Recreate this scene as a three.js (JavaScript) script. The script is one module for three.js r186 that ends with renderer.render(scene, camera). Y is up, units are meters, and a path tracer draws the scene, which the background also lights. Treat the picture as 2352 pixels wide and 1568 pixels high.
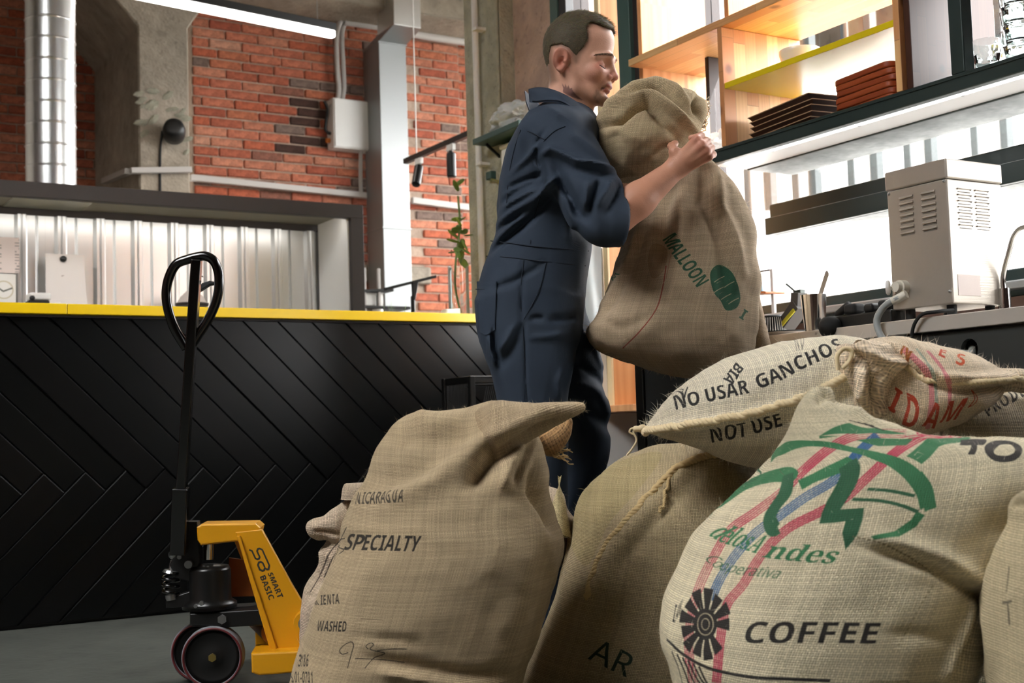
import * as THREE from 'three';
import { RoundedBoxGeometry } from 'three/addons/geometries/RoundedBoxGeometry.js';
import { mergeGeometries, toCreasedNormals } from 'three/addons/utils/BufferGeometryUtils.js';
import { RectAreaLightUniformsLib } from 'three/addons/lights/RectAreaLightUniformsLib.js';

// ---------------------------------------------------------------- camera, sky, exposure
const W = 2352, H = 1568, FOCAL = 2950, EYE = 0.65;
const YAW = THREE.MathUtils.degToRad(31.35), PITCH = THREE.MathUtils.degToRad(4.05), ROLL = THREE.MathUtils.degToRad(-1.79);
const scene = new THREE.Scene();
const camera = new THREE.PerspectiveCamera(2 * Math.atan(H / 2 / FOCAL) * 180 / Math.PI, W / H, 0.05, 200);
camera.filmGauge = 36;
camera.position.set(0, EYE, 0);
camera.rotation.order = 'YXZ';
camera.rotation.set(PITCH, -YAW, ROLL);
camera.focus = 2.9;
camera.userData.fStop = 7;
camera.updateMatrixWorld(true);
scene.add(camera);
scene.background = new THREE.Color(1.0, 1.0, 1.0);
scene.backgroundIntensity = 11.0;
const renderer = new THREE.WebGLRenderer();
renderer.toneMapping = THREE.LinearToneMapping;
renderer.toneMappingExposure = 1.75;
renderer.shadowMap.enabled = true;
RectAreaLightUniformsLib.init();
// ---------------------------------------------------------------- helpers
const V = (x, y, z) => new THREE.Vector3(x, y, z);
const rad = THREE.MathUtils.degToRad, clamp = THREE.MathUtils.clamp, lerp = THREE.MathUtils.lerp, sstep = THREE.MathUtils.smoothstep;
function rng(seed) { let a = seed >>> 0; return () => { a = (a + 0x6d2b79f5) | 0; let t = Math.imul(a ^ (a >>> 15), 1 | a); t = (t + Math.imul(t ^ (t >>> 7), 61 | t)) ^ t; return ((t ^ (t >>> 14)) >>> 0) / 4294967296; }; }
const EYEV = V(0, EYE, 0), CQ = camera.quaternion.clone();
// the direction in which the photograph shows a point; depth() and on() measure places in the room along it
const ray = (px, py) => V((px - W / 2) / FOCAL, -(py - H / 2) / FOCAL, -1).applyQuaternion(CQ);
const depth = (px, py, t) => EYEV.clone().addScaledVector(ray(px, py), t);
const on = (px, py, axis, val) => { const d = ray(px, py); return EYEV.clone().addScaledVector(d, (val - EYEV[axis]) / d[axis]); };
const used = {};
function numbered(n) { const k = used[n] = (used[n] ?? -1) + 1; return k ? n + '_' + String(k).padStart(3, '0') : n; }
function tag(o, label, category, group) { o.userData.label = label; o.userData.category = category; if (group) o.userData.group = group; return o; }
function thing(name, label, category, pos = [0, 0, 0], turn = 0, group) {
  const o = new THREE.Group(); o.name = numbered(name); o.position.set(...(pos.isVector3 ? pos.toArray() : pos)); o.rotation.y = turn; scene.add(o); o.updateMatrixWorld(true);
  return tag(o, label, category, group);
}
function obj(name, geo, mat, parent = scene) {
  const g = Array.isArray(geo) ? merge(geo) : geo;
  const m = new THREE.Mesh(g, mat); m.castShadow = m.receiveShadow = true;
  m.name = numbered(name); parent.add(m); return m;
}
function struct(name, geo, mat, parent = scene) { const m = obj(name, geo, mat, parent); if (parent === scene) m.userData.kind = 'structure'; return m; }
function merge(list) {
  return mergeGeometries(list.map((g) => { g = g.index ? g.toNonIndexed() : g.clone(); for (const k of Object.keys(g.attributes)) if (!['position', 'normal', 'uv'].includes(k)) g.deleteAttribute(k); return g; }));
}
// uv in metres from the two axes across each face; grain = axis along which u runs
function uvBox(g, grain = 'x', s = 1, off = [0, 0]) {
  g = g.index ? g.toNonIndexed() : g;
  const p = g.attributes.position, n = g.attributes.normal, uv = new Float32Array(p.count * 2);
  for (let i = 0; i < p.count; i++) {
    const a = [Math.abs(n.getX(i)), Math.abs(n.getY(i)), Math.abs(n.getZ(i))], k = a.indexOf(Math.max(...a));
    const c = { x: p.getX(i), y: p.getY(i), z: p.getZ(i) };
    let axes = ['x', 'y', 'z'].filter((_, j) => j !== k);
    if (axes[1] === grain) axes = [axes[1], axes[0]];
    uv[i * 2] = c[axes[0]] * s + off[0]; uv[i * 2 + 1] = c[axes[1]] * s + off[1];
  }
  g.setAttribute('uv', new THREE.BufferAttribute(uv, 2)); return g;
}
function box(x0, x1, y0, y1, z0, z1, r = 0.004, grain = 'x', off) {
  const w = Math.abs(x1 - x0), h = Math.abs(y1 - y0), d = Math.abs(z1 - z0), rr = Math.min(r, w / 2.01, h / 2.01, d / 2.01);
  const g = rr > 0.0003 ? new RoundedBoxGeometry(w, h, d, 2, rr) : new THREE.BoxGeometry(w, h, d);
  g.translate((x0 + x1) / 2, (y0 + y1) / 2, (z0 + z1) / 2);
  return uvBox(g, grain, 1, off);
}
const T = (g, x = 0, y = 0, z = 0, rx = 0, ry = 0, rz = 0) => { g.applyMatrix4(new THREE.Matrix4().compose(V(x, y, z), new THREE.Quaternion().setFromEuler(new THREE.Euler(rx, ry, rz)), V(1, 1, 1))); return g; };
function tube(points, r, radial = 8, seg = 0, closed = false) {
  const c = new THREE.CatmullRomCurve3(points.map((p) => p.isVector3 ? p : V(...p)), closed, 'centripetal');
  return new THREE.TubeGeometry(c, seg || points.length * 8, r, radial, closed);
}
function capped(points, r, radial = 8, seg = 0) {
  const P = points.map((p) => p.isVector3 ? p : V(...p)), t = tube(P, r, radial, seg);
  return merge([t, T(new THREE.SphereGeometry(r, radial, 6), ...P[0].toArray()), T(new THREE.SphereGeometry(r, radial, 6), ...P[P.length - 1].toArray())]);
}
function rod(a, b, r0, r1 = r0, radial = 16) {
  a = a.isVector3 ? a : V(...a); b = b.isVector3 ? b : V(...b);
  const g = new THREE.CylinderGeometry(r1, r0, a.distanceTo(b), radial);
  g.applyQuaternion(new THREE.Quaternion().setFromUnitVectors(V(0, 1, 0), b.clone().sub(a).normalize())); const m = a.clone().add(b).multiplyScalar(0.5); g.translate(m.x, m.y, m.z); return g;
}
function bar(a, b, w, h, up = V(0, 1, 0), r = 0.002) {   // rectangular bar from a to b, w across, h along up
  a = a.isVector3 ? a : V(...a); b = b.isVector3 ? b : V(...b);
  const z = b.clone().sub(a), L = z.length(); z.normalize(); const x = up.clone().cross(z).normalize(), y = z.clone().cross(x), m = a.clone().add(b).multiplyScalar(0.5);
  const g = uvBox(new RoundedBoxGeometry(w, h, L, 2, Math.min(r, w / 2.01, h / 2.01)), 'z'); g.applyMatrix4(new THREE.Matrix4().makeBasis(x, y, z).setPosition(m)); return g;
}
function lathe(pts, seg = 32) { return new THREE.LatheGeometry(pts.map((p) => new THREE.Vector2(p[0], p[1])), seg); }
function extrude(pts, d, bevel = 0.002, curve = 1) {
  const s = new THREE.Shape(pts.map((p) => new THREE.Vector2(p[0], p[1])));
  return new THREE.ExtrudeGeometry(s, { depth: d - 2 * bevel, bevelEnabled: bevel > 0, bevelSize: bevel, bevelThickness: bevel, bevelOffset: -bevel, bevelSegments: curve }).translate(0, 0, bevel);
}

// ---------------------------------------------------------------- noise and textures
const PERM = (() => { const r = rng(7), p = [...Array(256).keys()]; for (let i = 255; i > 0; i--) { const j = Math.floor(r() * (i + 1)); [p[i], p[j]] = [p[j], p[i]]; } return new Uint8Array([...p, ...p]); })();
const hash2 = (x, y) => PERM[(PERM[x & 255] + y) & 255] / 255;
function vnoise(x, y, per = 256) {   // value noise that repeats after per cells
  const xi = Math.floor(x), yi = Math.floor(y), fx = x - xi, fy = y - yi, u = fx * fx * (3 - 2 * fx), v = fy * fy * (3 - 2 * fy), m = (a) => ((a % per) + per) % per;
  const x0 = m(xi), x1 = m(xi + 1), y0 = m(yi), y1 = m(yi + 1);
  return lerp(lerp(hash2(x0, y0), hash2(x1, y0), u), lerp(hash2(x0, y1), hash2(x1, y1), u), v);
}
function fbm(x, y, per, oct = 4) { let s = 0, a = 0.5, t = 0; for (let o = 0; o < oct; o++) { s += a * vnoise(x, y, per); t += a; a *= 0.5; x = x * 2 + 17; y = y * 2 + 31; per *= 2; } return s / t; }
const h3 = (x, y, z) => PERM[(PERM[(PERM[x & 255] + y) & 255] + z) & 255] / 255;
function noise3(x, y, z) {
  const xi = Math.floor(x), yi = Math.floor(y), zi = Math.floor(z), fx = x - xi, fy = y - yi, fz = z - zi, u = fx * fx * (3 - 2 * fx), v = fy * fy * (3 - 2 * fy), w = fz * fz * (3 - 2 * fz);
  const L = (k) => lerp(lerp(h3(xi, yi, zi + k), h3(xi + 1, yi, zi + k), u), lerp(h3(xi, yi + 1, zi + k), h3(xi + 1, yi + 1, zi + k), u), v);
  return lerp(L(0), L(1), w) * 2 - 1;
}
function tex(w, h, fn, srgb = true, repeat = [1, 1]) {   // fn(u, v) -> [r, g, b] 0..255
  const d = new Uint8Array(w * h * 4);
  for (let y = 0; y < h; y++) for (let x = 0; x < w; x++) { const c = fn(x / w, y / h), o = (y * w + x) * 4; if (typeof c === 'number') d[o] = d[o + 1] = d[o + 2] = clamp(c, 0, 255); else { d[o] = clamp(c[0], 0, 255); d[o + 1] = clamp(c[1], 0, 255); d[o + 2] = clamp(c[2], 0, 255); } d[o + 3] = 255; }
  const t = new THREE.DataTexture(d, w, h); t.wrapS = t.wrapT = THREE.RepeatWrapping; t.magFilter = THREE.LinearFilter; t.minFilter = THREE.LinearMipmapLinearFilter; t.generateMipmaps = true;
  if (srgb) t.colorSpace = THREE.SRGBColorSpace; t.repeat.set(...repeat); t.needsUpdate = true; return t;
}
const rep = (t, x, y = x, rot = 0) => { const c = t.clone(); c.repeat.set(x, y); c.rotation = rot; c.needsUpdate = true; return c; };
const mat = (color, roughness = 0.6, metalness = 0, more = {}) => new THREE.MeshPhysicalMaterial({ color, roughness, metalness, ...more });
const mix3 = (a, b, t) => [lerp(a[0], b[0], t), lerp(a[1], b[1], t), lerp(a[2], b[2], t)];

const concreteTex = tex(512, 512, (u, v) => {
  const a = fbm(u * 4, v * 4, 4, 5), b = fbm(u * 24 + 3, v * 24, 24, 3), c = fbm(u * 64, v * 64 + 9, 64, 2); let k = 0.74 + 0.26 * a + 0.14 * (b - 0.5);
  k -= 0.10 * (1 - sstep(c, 0.14, 0.26)) + 0.07 * sstep(fbm(u * 11 + 5, v * 11, 11, 3), 0.62, 0.8);
  return [255 * k, 252 * k, 246 * k];
});
const concreteBump = tex(512, 512, (u, v) => 255 * (0.5 * fbm(u * 14, v * 14, 14, 4) + 0.5 * fbm(u * 60, v * 60, 60, 3)), false);
const brickTex = tex(256, 256, (u, v) => { const k = 0.72 + 0.36 * fbm(u * 8, v * 8, 8, 4) + 0.14 * (fbm(u * 50, v * 50, 50, 2) - 0.5); return [255 * k, 255 * (k - 0.01), 255 * (k - 0.02)]; });
const woodTex = tex(1024, 512, (u, v) => {   // glued staves: 12 rows of short lengths, 1.2 m by 0.6 m
  const row = Math.floor(v * 12), sh = hash2(row, 91), seg = Math.floor((u + sh) * 3), t = hash2(row * 7 + seg % 3, 13 + (seg % 3) * 5), fv = v * 12 - row, fu = (u + sh) * 3 - seg;
  const grain = fbm(u * 6 + t * 40, v * 140 + t * 90, 256, 3), ring = Math.sin((v * 60 + 2.2 * fbm(u * 5 + t * 9, v * 12, 256, 3)) * 6.28 * (0.4 + t)) * 0.5 + 0.5;
  let c = mix3([232, 186, 128], [205, 140, 88], clamp(t * 1.25 - 0.12, 0, 1)); c = mix3(c, [176, 112, 66], 0.30 * grain * ring);
  const kx = fu - 0.5 - (t - 0.5) * 0.5, ky = fv - 0.5, kd = Math.hypot(kx * 9, ky * 1.3); if (t > 0.72 && kd < 0.6) c = mix3(c, [110, 62, 36], sstep(0.6 - kd, 0, 0.5) * 0.8);
  const j = fv < 0.03 || fu < 0.006 ? 0.86 : 1; return [c[0] * j, c[1] * j, c[2] * j];
});
const plankTex = tex(512, 512, (u, v) => { const g = fbm(u * 3, v * 60, 60, 4), r = Math.sin((v * 9 + 1.6 * fbm(u * 2, v * 4, 4, 3)) * 6.28) * 0.5 + 0.5; let c = mix3([240, 202, 156], [214, 158, 108], 0.45 * g + 0.35 * r); const kd = Math.hypot((u - 0.7) * 4, (v - 0.35) * 9); if (kd < 0.35) c = mix3(c, [150, 88, 52], 1 - kd / 0.35); return c; });
const scratchBump = tex(512, 512, (u, v) => 255 * (0.6 * fbm(u * 3, v * 220, 220, 3) + 0.4 * fbm(u * 20, v * 20, 20, 3)), false);
const smudgeRough = tex(512, 512, (u, v) => { const k = 0.78 + 0.3 * (fbm(u * 7, v * 7, 7, 4) - 0.5) + 0.22 * (fbm(u * 40, v * 40, 40, 2) - 0.5); return [255, 255 * k, 0]; }, false);
const M = {
  concrete: mat(0xb3a99c, 0.92, 0, { map: rep(concreteTex, 0.7), bumpMap: rep(concreteBump, 1.1), bumpScale: 0.008 }),
  column: mat(0xcccbb8, 0.92, 0, { map: rep(concreteTex, 1.1), bumpMap: rep(concreteBump, 1.6), bumpScale: 0.008 }),
  pink: mat(0xdcbdac, 0.93, 0, { map: rep(concreteTex, 0.8), bumpMap: rep(concreteBump, 1.2), bumpScale: 0.007 }),
  floor: mat(0x4f534e, 0.62, 0, { map: rep(concreteTex, 0.55), bumpMap: rep(concreteBump, 0.8), bumpScale: 0.002 }),
  plaster: mat(0xb9b2aa, 0.95, 0, { map: rep(concreteTex, 0.4) }),
  darkWall: mat(0x5d463c, 0.95, 0, { map: rep(concreteTex, 0.5) }),  // dark tone keeps light bouncing off the unseen walls low
  mortar: mat(0xc4ae9f, 0.97, 0, { map: rep(concreteTex, 1.5), bumpMap: rep(concreteBump, 3), bumpScale: 0.004 }),
  yellow: mat(0xd9b40c, 0.42, 0, { roughnessMap: rep(smudgeRough, 1.2) }),
  yellowShelf: mat(0xe2c81c, 0.28),
  black: mat(0x0c0d0d, 0.38),
  blackPlastic: mat(0x161717, 0.45),
  rubber: mat(0x191a1a, 0.75),
  frame: mat(0x3e3836, 0.6, 0, { bumpMap: rep(concreteBump, 6), bumpScale: 0.0006 }),
  soffit: mat(0x8a8474, 0.7),
  green: mat(0x2d3a38, 0.5, 0.2, { roughnessMap: rep(smudgeRough, 1.5) }),
  greenLight: mat(0x3f5a55, 0.5, 0.1),
  darkBrown: mat(0x2e2523, 0.6),
  galv: mat(0x9a9d9d, 0.5, 0.85),
  galvBright: mat(0xe4e6e6, 0.3, 0.95),
  steel: mat(0xcfcac6, 0.42, 1, { roughnessMap: rep(smudgeRough, 3), bumpMap: rep(scratchBump, 2), bumpScale: 0.0004 }),
  steelWarm: mat(0xb3aba0, 0.52, 0.6, { roughnessMap: rep(smudgeRough, 4), bumpMap: rep(scratchBump, 3), bumpScale: 0.0003 }),
  chrome: mat(0xe4e4e2, 0.12, 1),
  zinc: mat(0xa9abab, 0.34, 1),
  white: mat(0xe9e8e4, 0.55),
  paper: mat(0xe6dfda, 0.85),
  wood: mat(0xffffff, 0.42, 0, { map: rep(woodTex, 1 / 1.2, 1 / 0.6) }),
  plank: mat(0xffe9d2, 0.5, 0, { map: rep(plankTex, 0.9, 2.4) }),
  walnut: mat(0x4a3226, 0.5, 0, { map: rep(woodTex, 1.2, 2.2) }),
  board: mat(0xb0694a, 0.5, 0, { map: rep(woodTex, 1.6, 2.6) }),
  glass: mat(0xffffff, 0.03, 0, { transmission: 1, thickness: 0, ior: 1.5 }),
  tumbler: mat(0xf4fbfa, 0.02, 0, { transmission: 1, thickness: 0.01, ior: 1.5 }),
  porcelain: mat(0xe8e4df, 0.25, 0, { clearcoat: 0.5 }),
  conduit: mat(0xb9b4af, 0.6),
  leaf: mat(0x6f8f3c, 0.6, 0, { transmission: 0.3, thickness: 0 }),
};
// ---------------------------------------------------------------- the room
const CEIL = 4.35, ZB = -9.5, XW = 3.2, ZC = -4.92;
struct('floor', [box(-5.2, XW + 0.3, -0.2, 0, -11.2, 5.2, 0), box(XW + 0.3, 8.2, -0.2, 0, -11.2, -5.2, 0)], M.floor);
const SKY = [-3.7, -0.9, -3.2, -0.3];   // unseen skylight lighting the sacks from upper left: x0, x1, z0, z1
struct('ceiling', [box(-5.2, SKY[0], CEIL, CEIL + 0.25, -11.2, 5.2, 0), box(SKY[1], XW + 0.3, CEIL, CEIL + 0.25, -11.2, 5.2, 0), box(SKY[0], SKY[1], CEIL, CEIL + 0.25, -11.2, SKY[2], 0), box(SKY[0], SKY[1], CEIL, CEIL + 0.25, SKY[3], 5.2, 0), box(XW + 0.3, 8.2, CEIL, CEIL + 0.25, -11.2, -5.2, 0)], M.concrete);
struct('trim_1', box(2.3, 8, 4.02, CEIL, ZB, ZB + 0.55, 0.02), M.concrete).userData.label = 'rough concrete beam along the top of the brick wall';
// back wall: mortar bed in three planes, bricks laid on it one by one
const brickMats = [0xc27056, 0xcc7a5e, 0xb8654b, 0xc77f64, 0xc06648, 0xd08a6e, 0xb05c44, 0xc67656, 0x94604f, 0xd39a80, 0x857066, 0xc47e68].map((c, i) => mat(c, 0.9, 0, { map: rep(brickTex, 5 + i % 3, 7), bumpMap: rep(concreteBump, 6 + i % 4), bumpScale: 0.004 }));
const brickGeos = [0, 1, 2].map((k) => { const g = new RoundedBoxGeometry(0.25, 0.064, 0.04, 1, 0.006 + k * 0.002); const p = g.attributes.position, r = rng(50 + k); const m = new Map(); for (let i = 0; i < p.count; i++) { const key = [p.getX(i), p.getY(i), p.getZ(i)].map((a) => a.toFixed(4)).join(); if (!m.has(key)) m.set(key, [(r() - 0.5) * 0.006, (r() - 0.5) * 0.005, (r() - 0.5) * 0.006]); const d = m.get(key); p.setXYZ(i, p.getX(i) + d[0], p.getY(i) + d[1], p.getZ(i) + d[2]); } g.computeVertexNormals(); return uvBox(g); });
const gapShadeMat = mat(0x4a322a, 0.95, 0, { map: rep(brickTex, 5) });  // dark brown bricks stand in for the shade inside open holes
function brickWall(name, x0, x1, y0, y1, z, seed, skip = () => false, cracks = []) {
  const wall = struct(name, box(x0 - 0.01, x1 + 0.01, 0, CEIL, z - 0.3, z - 0.014, 0), M.mortar), r = rng(seed), list = [];
  for (let row = 0, y = y0; y < y1; row++, y += 0.077) for (let x = x0 - (row % 2 ? 0.13 : 0) - (row % 5 === 0 ? 0.065 : 0); x < x1; x += 0.26) {
    const a = Math.max(x + 0.005, x0), b = Math.min(x + 0.255, x1); if (b - a < 0.05) continue;
    const cx = (a + b) / 2, cy = y + 0.0385; const k = [r(), r(), r(), r(), r()];
    if (skip(cx, cy)) continue;
    list.push([cx, cy, (b - a) / 0.25, k]);
  }
  list.sort((p, q) => Math.abs(p[1] - 2.9) - Math.abs(q[1] - 2.9));
  const rest = [];
  list.forEach(([cx, cy, s, k], i) => {
    const gap = cracks.some(([qx, qy]) => Math.abs(qx - cx) < 0.09 && Math.abs(qy - cy) < 0.04);
    const pos = [cx, cy, z - 0.022 + k[0] * 0.010 - (gap ? 0.004 : 0)], m = gap ? gapShadeMat : brickMats[k[1] < 0.08 ? 8 + Math.floor(k[2] * 3) : k[1] < 0.12 ? 10 : Math.floor(k[2] * 8)], g = brickGeos[Math.floor(k[3] * 3)];
    if (i < 300) { const b = obj('brick', g, m, wall); b.position.set(...pos); b.scale.x = s; b.rotation.z = (k[4] - 0.5) * 0.012; }
    else rest.push(T(g.clone().scale(s, 1, 1), ...pos));
  });
  if (rest.length) obj('brick_courses', rest, brickMats[1], wall).userData.kind = 'stuff';
  return wall;
}
const FZ = -6.5;   // front plane of the kiosk frame
const hiddenByFrame = (x, y) => { const s = (FZ) / ZB, xx = x * s, yy = EYE + (y - EYE) * s; return xx < 2.93 && yy < 1.86; };
brickWall('wall_back', 3.0, 5.33, 1.3, 4.06, ZB, 11, (x, y) => hiddenByFrame(x, y) || (x > 4.62 && x < 4.82 && y < 3.8), [[3.9, 3.35], [3.86, 3.2], [3.82, 3.05], [3.84, 2.92], [4.05, 3.3], [4.2, 3.0], [4.22, 3.05], [4.5, 3.25], [4.02, 3.15]]);
brickWall('wall_back_recess', 0.2, 2.72, 2.1, CEIL, ZB - 0.95, 12, (x, y) => hiddenByFrame(x, y));
brickWall('wall_back_right', 5.35, 6.2, 1.2, 4.1, ZB - 0.2, 13);
// concrete pilaster with a flared head between the two brick fields
{
  const x0 = on(320, 430, 'z', -9.15).x, x1 = on(437, 430, 'z', -9.15).x, yT = on(430, 65, 'z', -9.15).y;
  const pts = [[x0, 0], [x1, 0], [x1, yT], [x1 + 0.42, CEIL], [x0 - 0.62, CEIL], [x0, yT - 0.03]];
  const g = extrude(pts, 1.6, 0.012).translate(0, 0, -10.75);
  struct('trim_2', uvBox(g), M.concrete).userData.label = 'concrete pillar with a flared head against the brick wall';
  const flakes = []; const r = rng(5);
  for (let i = 0; i < 26; i++) flakes.push(T(new THREE.DodecahedronGeometry(0.018 + r() * 0.02).scale(1.6, 0.7, 0.35), lerp(x0, x1, r()), 2.75 + r() * 0.45, -9.15, 0, 0, r()));
  obj('spalled_concrete', flakes, M.column, scene.getObjectByName('trim_2'));
}
struct('wall_left', [box(-5.2, -4.95, 0, CEIL, -11.2, 5.2, 0)], M.darkWall);  // unseen wall, left windowless to cut light from the left
struct('wall_front', box(-5.2, 3.5, 0, CEIL, 4.95, 5.2, 0), M.darkWall);  // unseen wall behind the camera, closed to hold back frontal light
struct('wall_recess_side', box(-0.1, 0.2, 0, CEIL, -11.2, -7.4, 0), M.plaster);
struct('wall_recess_front', box(-5.2, -0.1, 0, CEIL, -7.6, -7.4, 0), M.darkWall);
const ZW = -0.5;  // right wall is closed beyond this, out of view, to dim side light
// right wall: windows over a low wall, a plastered pier, then the room widens behind the column
struct('wall_right', [box(XW, XW + 0.3, 0, 1.0, -4.74, 5.2, 0), box(XW, XW + 0.3, 3.3, CEIL, -4.74, 5.2, 0), box(XW, XW + 0.3, 1.0, 3.3, ZW, 5.2, 0)], M.darkWall);
struct('wall_pier', box(XW, XW + 0.3, 0, CEIL, -5.42, -4.74, 0.01), M.pink);
struct('column', box(XW - 0.09, XW + 0.3, 0, CEIL, -5.49, -5.15, 0.025), M.column).userData.label = 'grey green concrete column with a white pipe';
struct('wall_passage', [box(XW + 0.3, 8.2, 0, 2.6, -5.45, -5.2, 0), box(XW + 0.3, 8.2, 3.9, CEIL, -5.45, -5.2, 0), box(XW + 0.3, 5.0, 2.6, 3.9, -5.45, -5.2, 0), box(7.6, 8.2, 2.6, 3.9, -5.45, -5.2, 0)], M.white);
struct('wall_far_right', [box(7.9, 8.2, 0, 0.9, -11.2, -5.2, 0), box(7.9, 8.2, 3.8, CEIL, -11.2, -5.2, 0), box(7.9, 8.2, 0.9, 3.8, -11.2, -9.6, 0), box(7.9, 8.2, 0.9, 3.8, -5.9, -5.2, 0)], M.plaster);
struct('wall_back_end', box(6.2, 8.2, 0, CEIL, -11.2, -9.9, 0), M.plaster);
// windows of the right wall, then unseen ones placed for their daylight
{
  const w = struct('window_1', [box(XW + 0.06, XW + 0.14, 3.2, 3.3, -4.7, ZW), box(XW + 0.02, XW + 0.14, 1.0, 1.085, -4.7, ZW, 0.006)], M.green);
  struct('transom', [box(XW - 0.005, XW + 0.02, 1.333, 1.395, -3.46, ZW, 0.004), box(XW + 0.02, XW + 0.13, 1.333, 1.447, -3.46, ZW, 0.006)], M.green, w);
  for (const z of [-4.71, -3.82, -1.45, -0.53]) struct('mullion', box(XW + 0.0, XW + 0.12, 1.05, 3.25, z - 0.03, z + 0.03, 0.006), M.darkBrown, w);
  struct('sill', box(XW - 0.03, XW + 0.02, 1.02, 1.045, -3.8, ZW, 0.006), M.galv, w);
  for (const [z0, z1] of [[-4.68, -3.85], [-3.79, -1.48], [-1.42, -0.56]]) struct('pane', box(XW + 0.07, XW + 0.074, 1.09, 3.2, z0, z1, 0), M.glass, w);
  const w3 = struct('unseen_window_2', [box(SKY[0], SKY[1], CEIL + 0.1, CEIL + 0.16, SKY[2], SKY[2] + 0.06), box(SKY[0], SKY[1], CEIL + 0.1, CEIL + 0.16, SKY[3] - 0.06, SKY[3]), box(SKY[0], SKY[0] + 0.06, CEIL + 0.1, CEIL + 0.16, SKY[2], SKY[3]), box(SKY[1] - 0.06, SKY[1], CEIL + 0.1, CEIL + 0.16, SKY[2], SKY[3])], M.frame);  // frame of the skylight, out of view
  for (const x of [-2.8, -2.1]) struct('mullion', box(x - 0.025, x + 0.025, CEIL + 0.1, CEIL + 0.16, SKY[2], SKY[3]), M.frame, w3);
  const w5 = struct('unseen_window_3', [box(5.0, 7.6, 2.6, 2.66, -5.4, -5.3), box(5.0, 7.6, 3.84, 3.9, -5.4, -5.3)], M.frame);  // out of view, placed to light the brick wall from the front
  for (const x of [5.03, 6.3, 7.57]) struct('mullion', box(x - 0.03, x + 0.03, 2.6, 3.9, -5.4, -5.3), M.frame, w5);
  const w4 = struct('unseen_window_4', [box(8.0, 8.08, 0.9, 0.96, -9.6, -5.9), box(8.0, 8.08, 3.74, 3.8, -9.6, -5.9)], M.frame);  // out of view, lights the bricks and duct from the right
  for (const z of [-9.57, -8.4, -7.1, -5.93]) struct('mullion', box(8.0, 8.08, 0.9, 3.8, z - 0.03, z + 0.03), M.frame, w4);
}
struct('ground', box(XW + 0.31, 40, -0.5, -0.25, -40, 40, 0), mat(0x77756f, 0.9));  // out of view, keeps the bright background from lighting the room from below
// outside: ribs of the white cladding on the building's wing, seen through the window
{
  const zo = -5.19, t = thing('cladding_ribs', 'row of ribs on the white outside wall above the transom, dark colour standing for shading', 'cladding', [0, 0, zo]), ribShadeM = mat(0x3b4040, 0.7);  // dark tone stands for the shading of white ribs
  const px = [[1710, 0], [1763, 1], [1820, 0], [1866, 1], [1949, 0], [2009, 1], [2080, 0], [2136, 1], [2236, 0], [2312, 1]];
  for (const [p, wide] of px) { const x = on(p, 420, 'z', zo).x, w = (wide ? 0.022 : 0.006) * x / 4.3; obj('rib', box(x - w, x + w, 0.65 + 0.797 * x / XW - 0.04, 3.85, 0, 0.05, 0.003), ribShadeM, t); }
  obj('top_rail', box(3.6, 8.1, 3.85, 3.9, 0, 0.05, 0.003), ribShadeM, t);
}
// ---------------------------------------------------------------- behind the counter
// long LED tubes on thin wires; the second is unseen behind the column, placed to light the bricks
function tubeLamp(a, b, y, label, power) {
  const mid = a.clone().add(b).multiplyScalar(0.5), d = b.clone().sub(a), L = d.length(), turn = Math.atan2(-d.z, d.x);
  const t = thing('tube_lamp', label, 'lamp', mid, turn);
  obj('housing', [box(-L / 2, L / 2, 0.035, 0.085, -0.03, 0.03, 0.004)], M.blackPlastic, t);
  obj('diffuser', box(-L / 2 + 0.004, L / 2 - 0.004, -0.012, 0.036, -0.027, 0.027, 0.012), new THREE.MeshStandardMaterial({ color: 0xffffff, emissive: 0xfffaf4, emissiveIntensity: 3.2, roughness: 0.6 }), t);
  for (const s of [-0.42, 0.42]) obj('wire', rod([s * L, 0.085, 0], [s * L, CEIL - y, 0], 0.0025), M.zinc, t);
  const l = new THREE.RectAreaLight(0xfff4ea, power, L, 0.05); l.name = 'tube_lamp_light'; l.position.set(mid.x, y - 0.016, mid.z); l.rotation.order = 'YXZ'; l.rotation.set(-Math.PI / 2, turn, 0); scene.add(l);
}
tubeLamp(on(768, 84, 'y', 3.3), on(230, -24, 'y', 3.3), 3.3, 'long black LED tube lamp with a glowing white underside, hung below the ceiling', 30);
tubeLamp(V(5.6, 3.3, -7.6), V(7.6, 3.3, -7.3), 3.3, 'second LED tube lamp, unseen behind the grey green column, placed to light the bricks', 60);
// spiral duct
{
  const z = -7.3, c = on(116, 200, 'z', z), r = 103 / 2 * (c.distanceTo(EYEV)) / FOCAL * 0.995, y0 = 1.945, pts = [];
  const t = thing('spiral_duct', 'round galvanised spiral air duct rising behind the dark kiosk frame', 'duct', [c.x, y0, z]);
  for (let y = 0; y < CEIL - y0; y += 0.004) { const f = (y / 0.118) % 1; pts.push([r + (f < 0.05 ? 0.006 * Math.sin(f / 0.05 * Math.PI) : 0), y]); }
  obj('pipe', uvCyl(lathe(pts, 64), r), M.galvBright, t);
  obj('collar', lathe([[r + 0.001, 0], [r + 0.02, 0], [r + 0.02, 0.03], [r + 0.004, 0.035]], 48), M.galv, t);
  obj('warning_sticker', new THREE.CylinderGeometry(r + 0.002, r + 0.002, 0.05, 8, 1, true, Math.PI * 1.05, 0.18).translate(0, 1.42, 0), mat(0xd8a23a, 0.6), t);
}
function uvCyl(g, r) { const p = g.attributes.position, uv = g.attributes.uv; for (let i = 0; i < p.count; i++) uv.setXY(i, uv.getX(i) * 2 * Math.PI * r, p.getY(i)); return g; }
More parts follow.
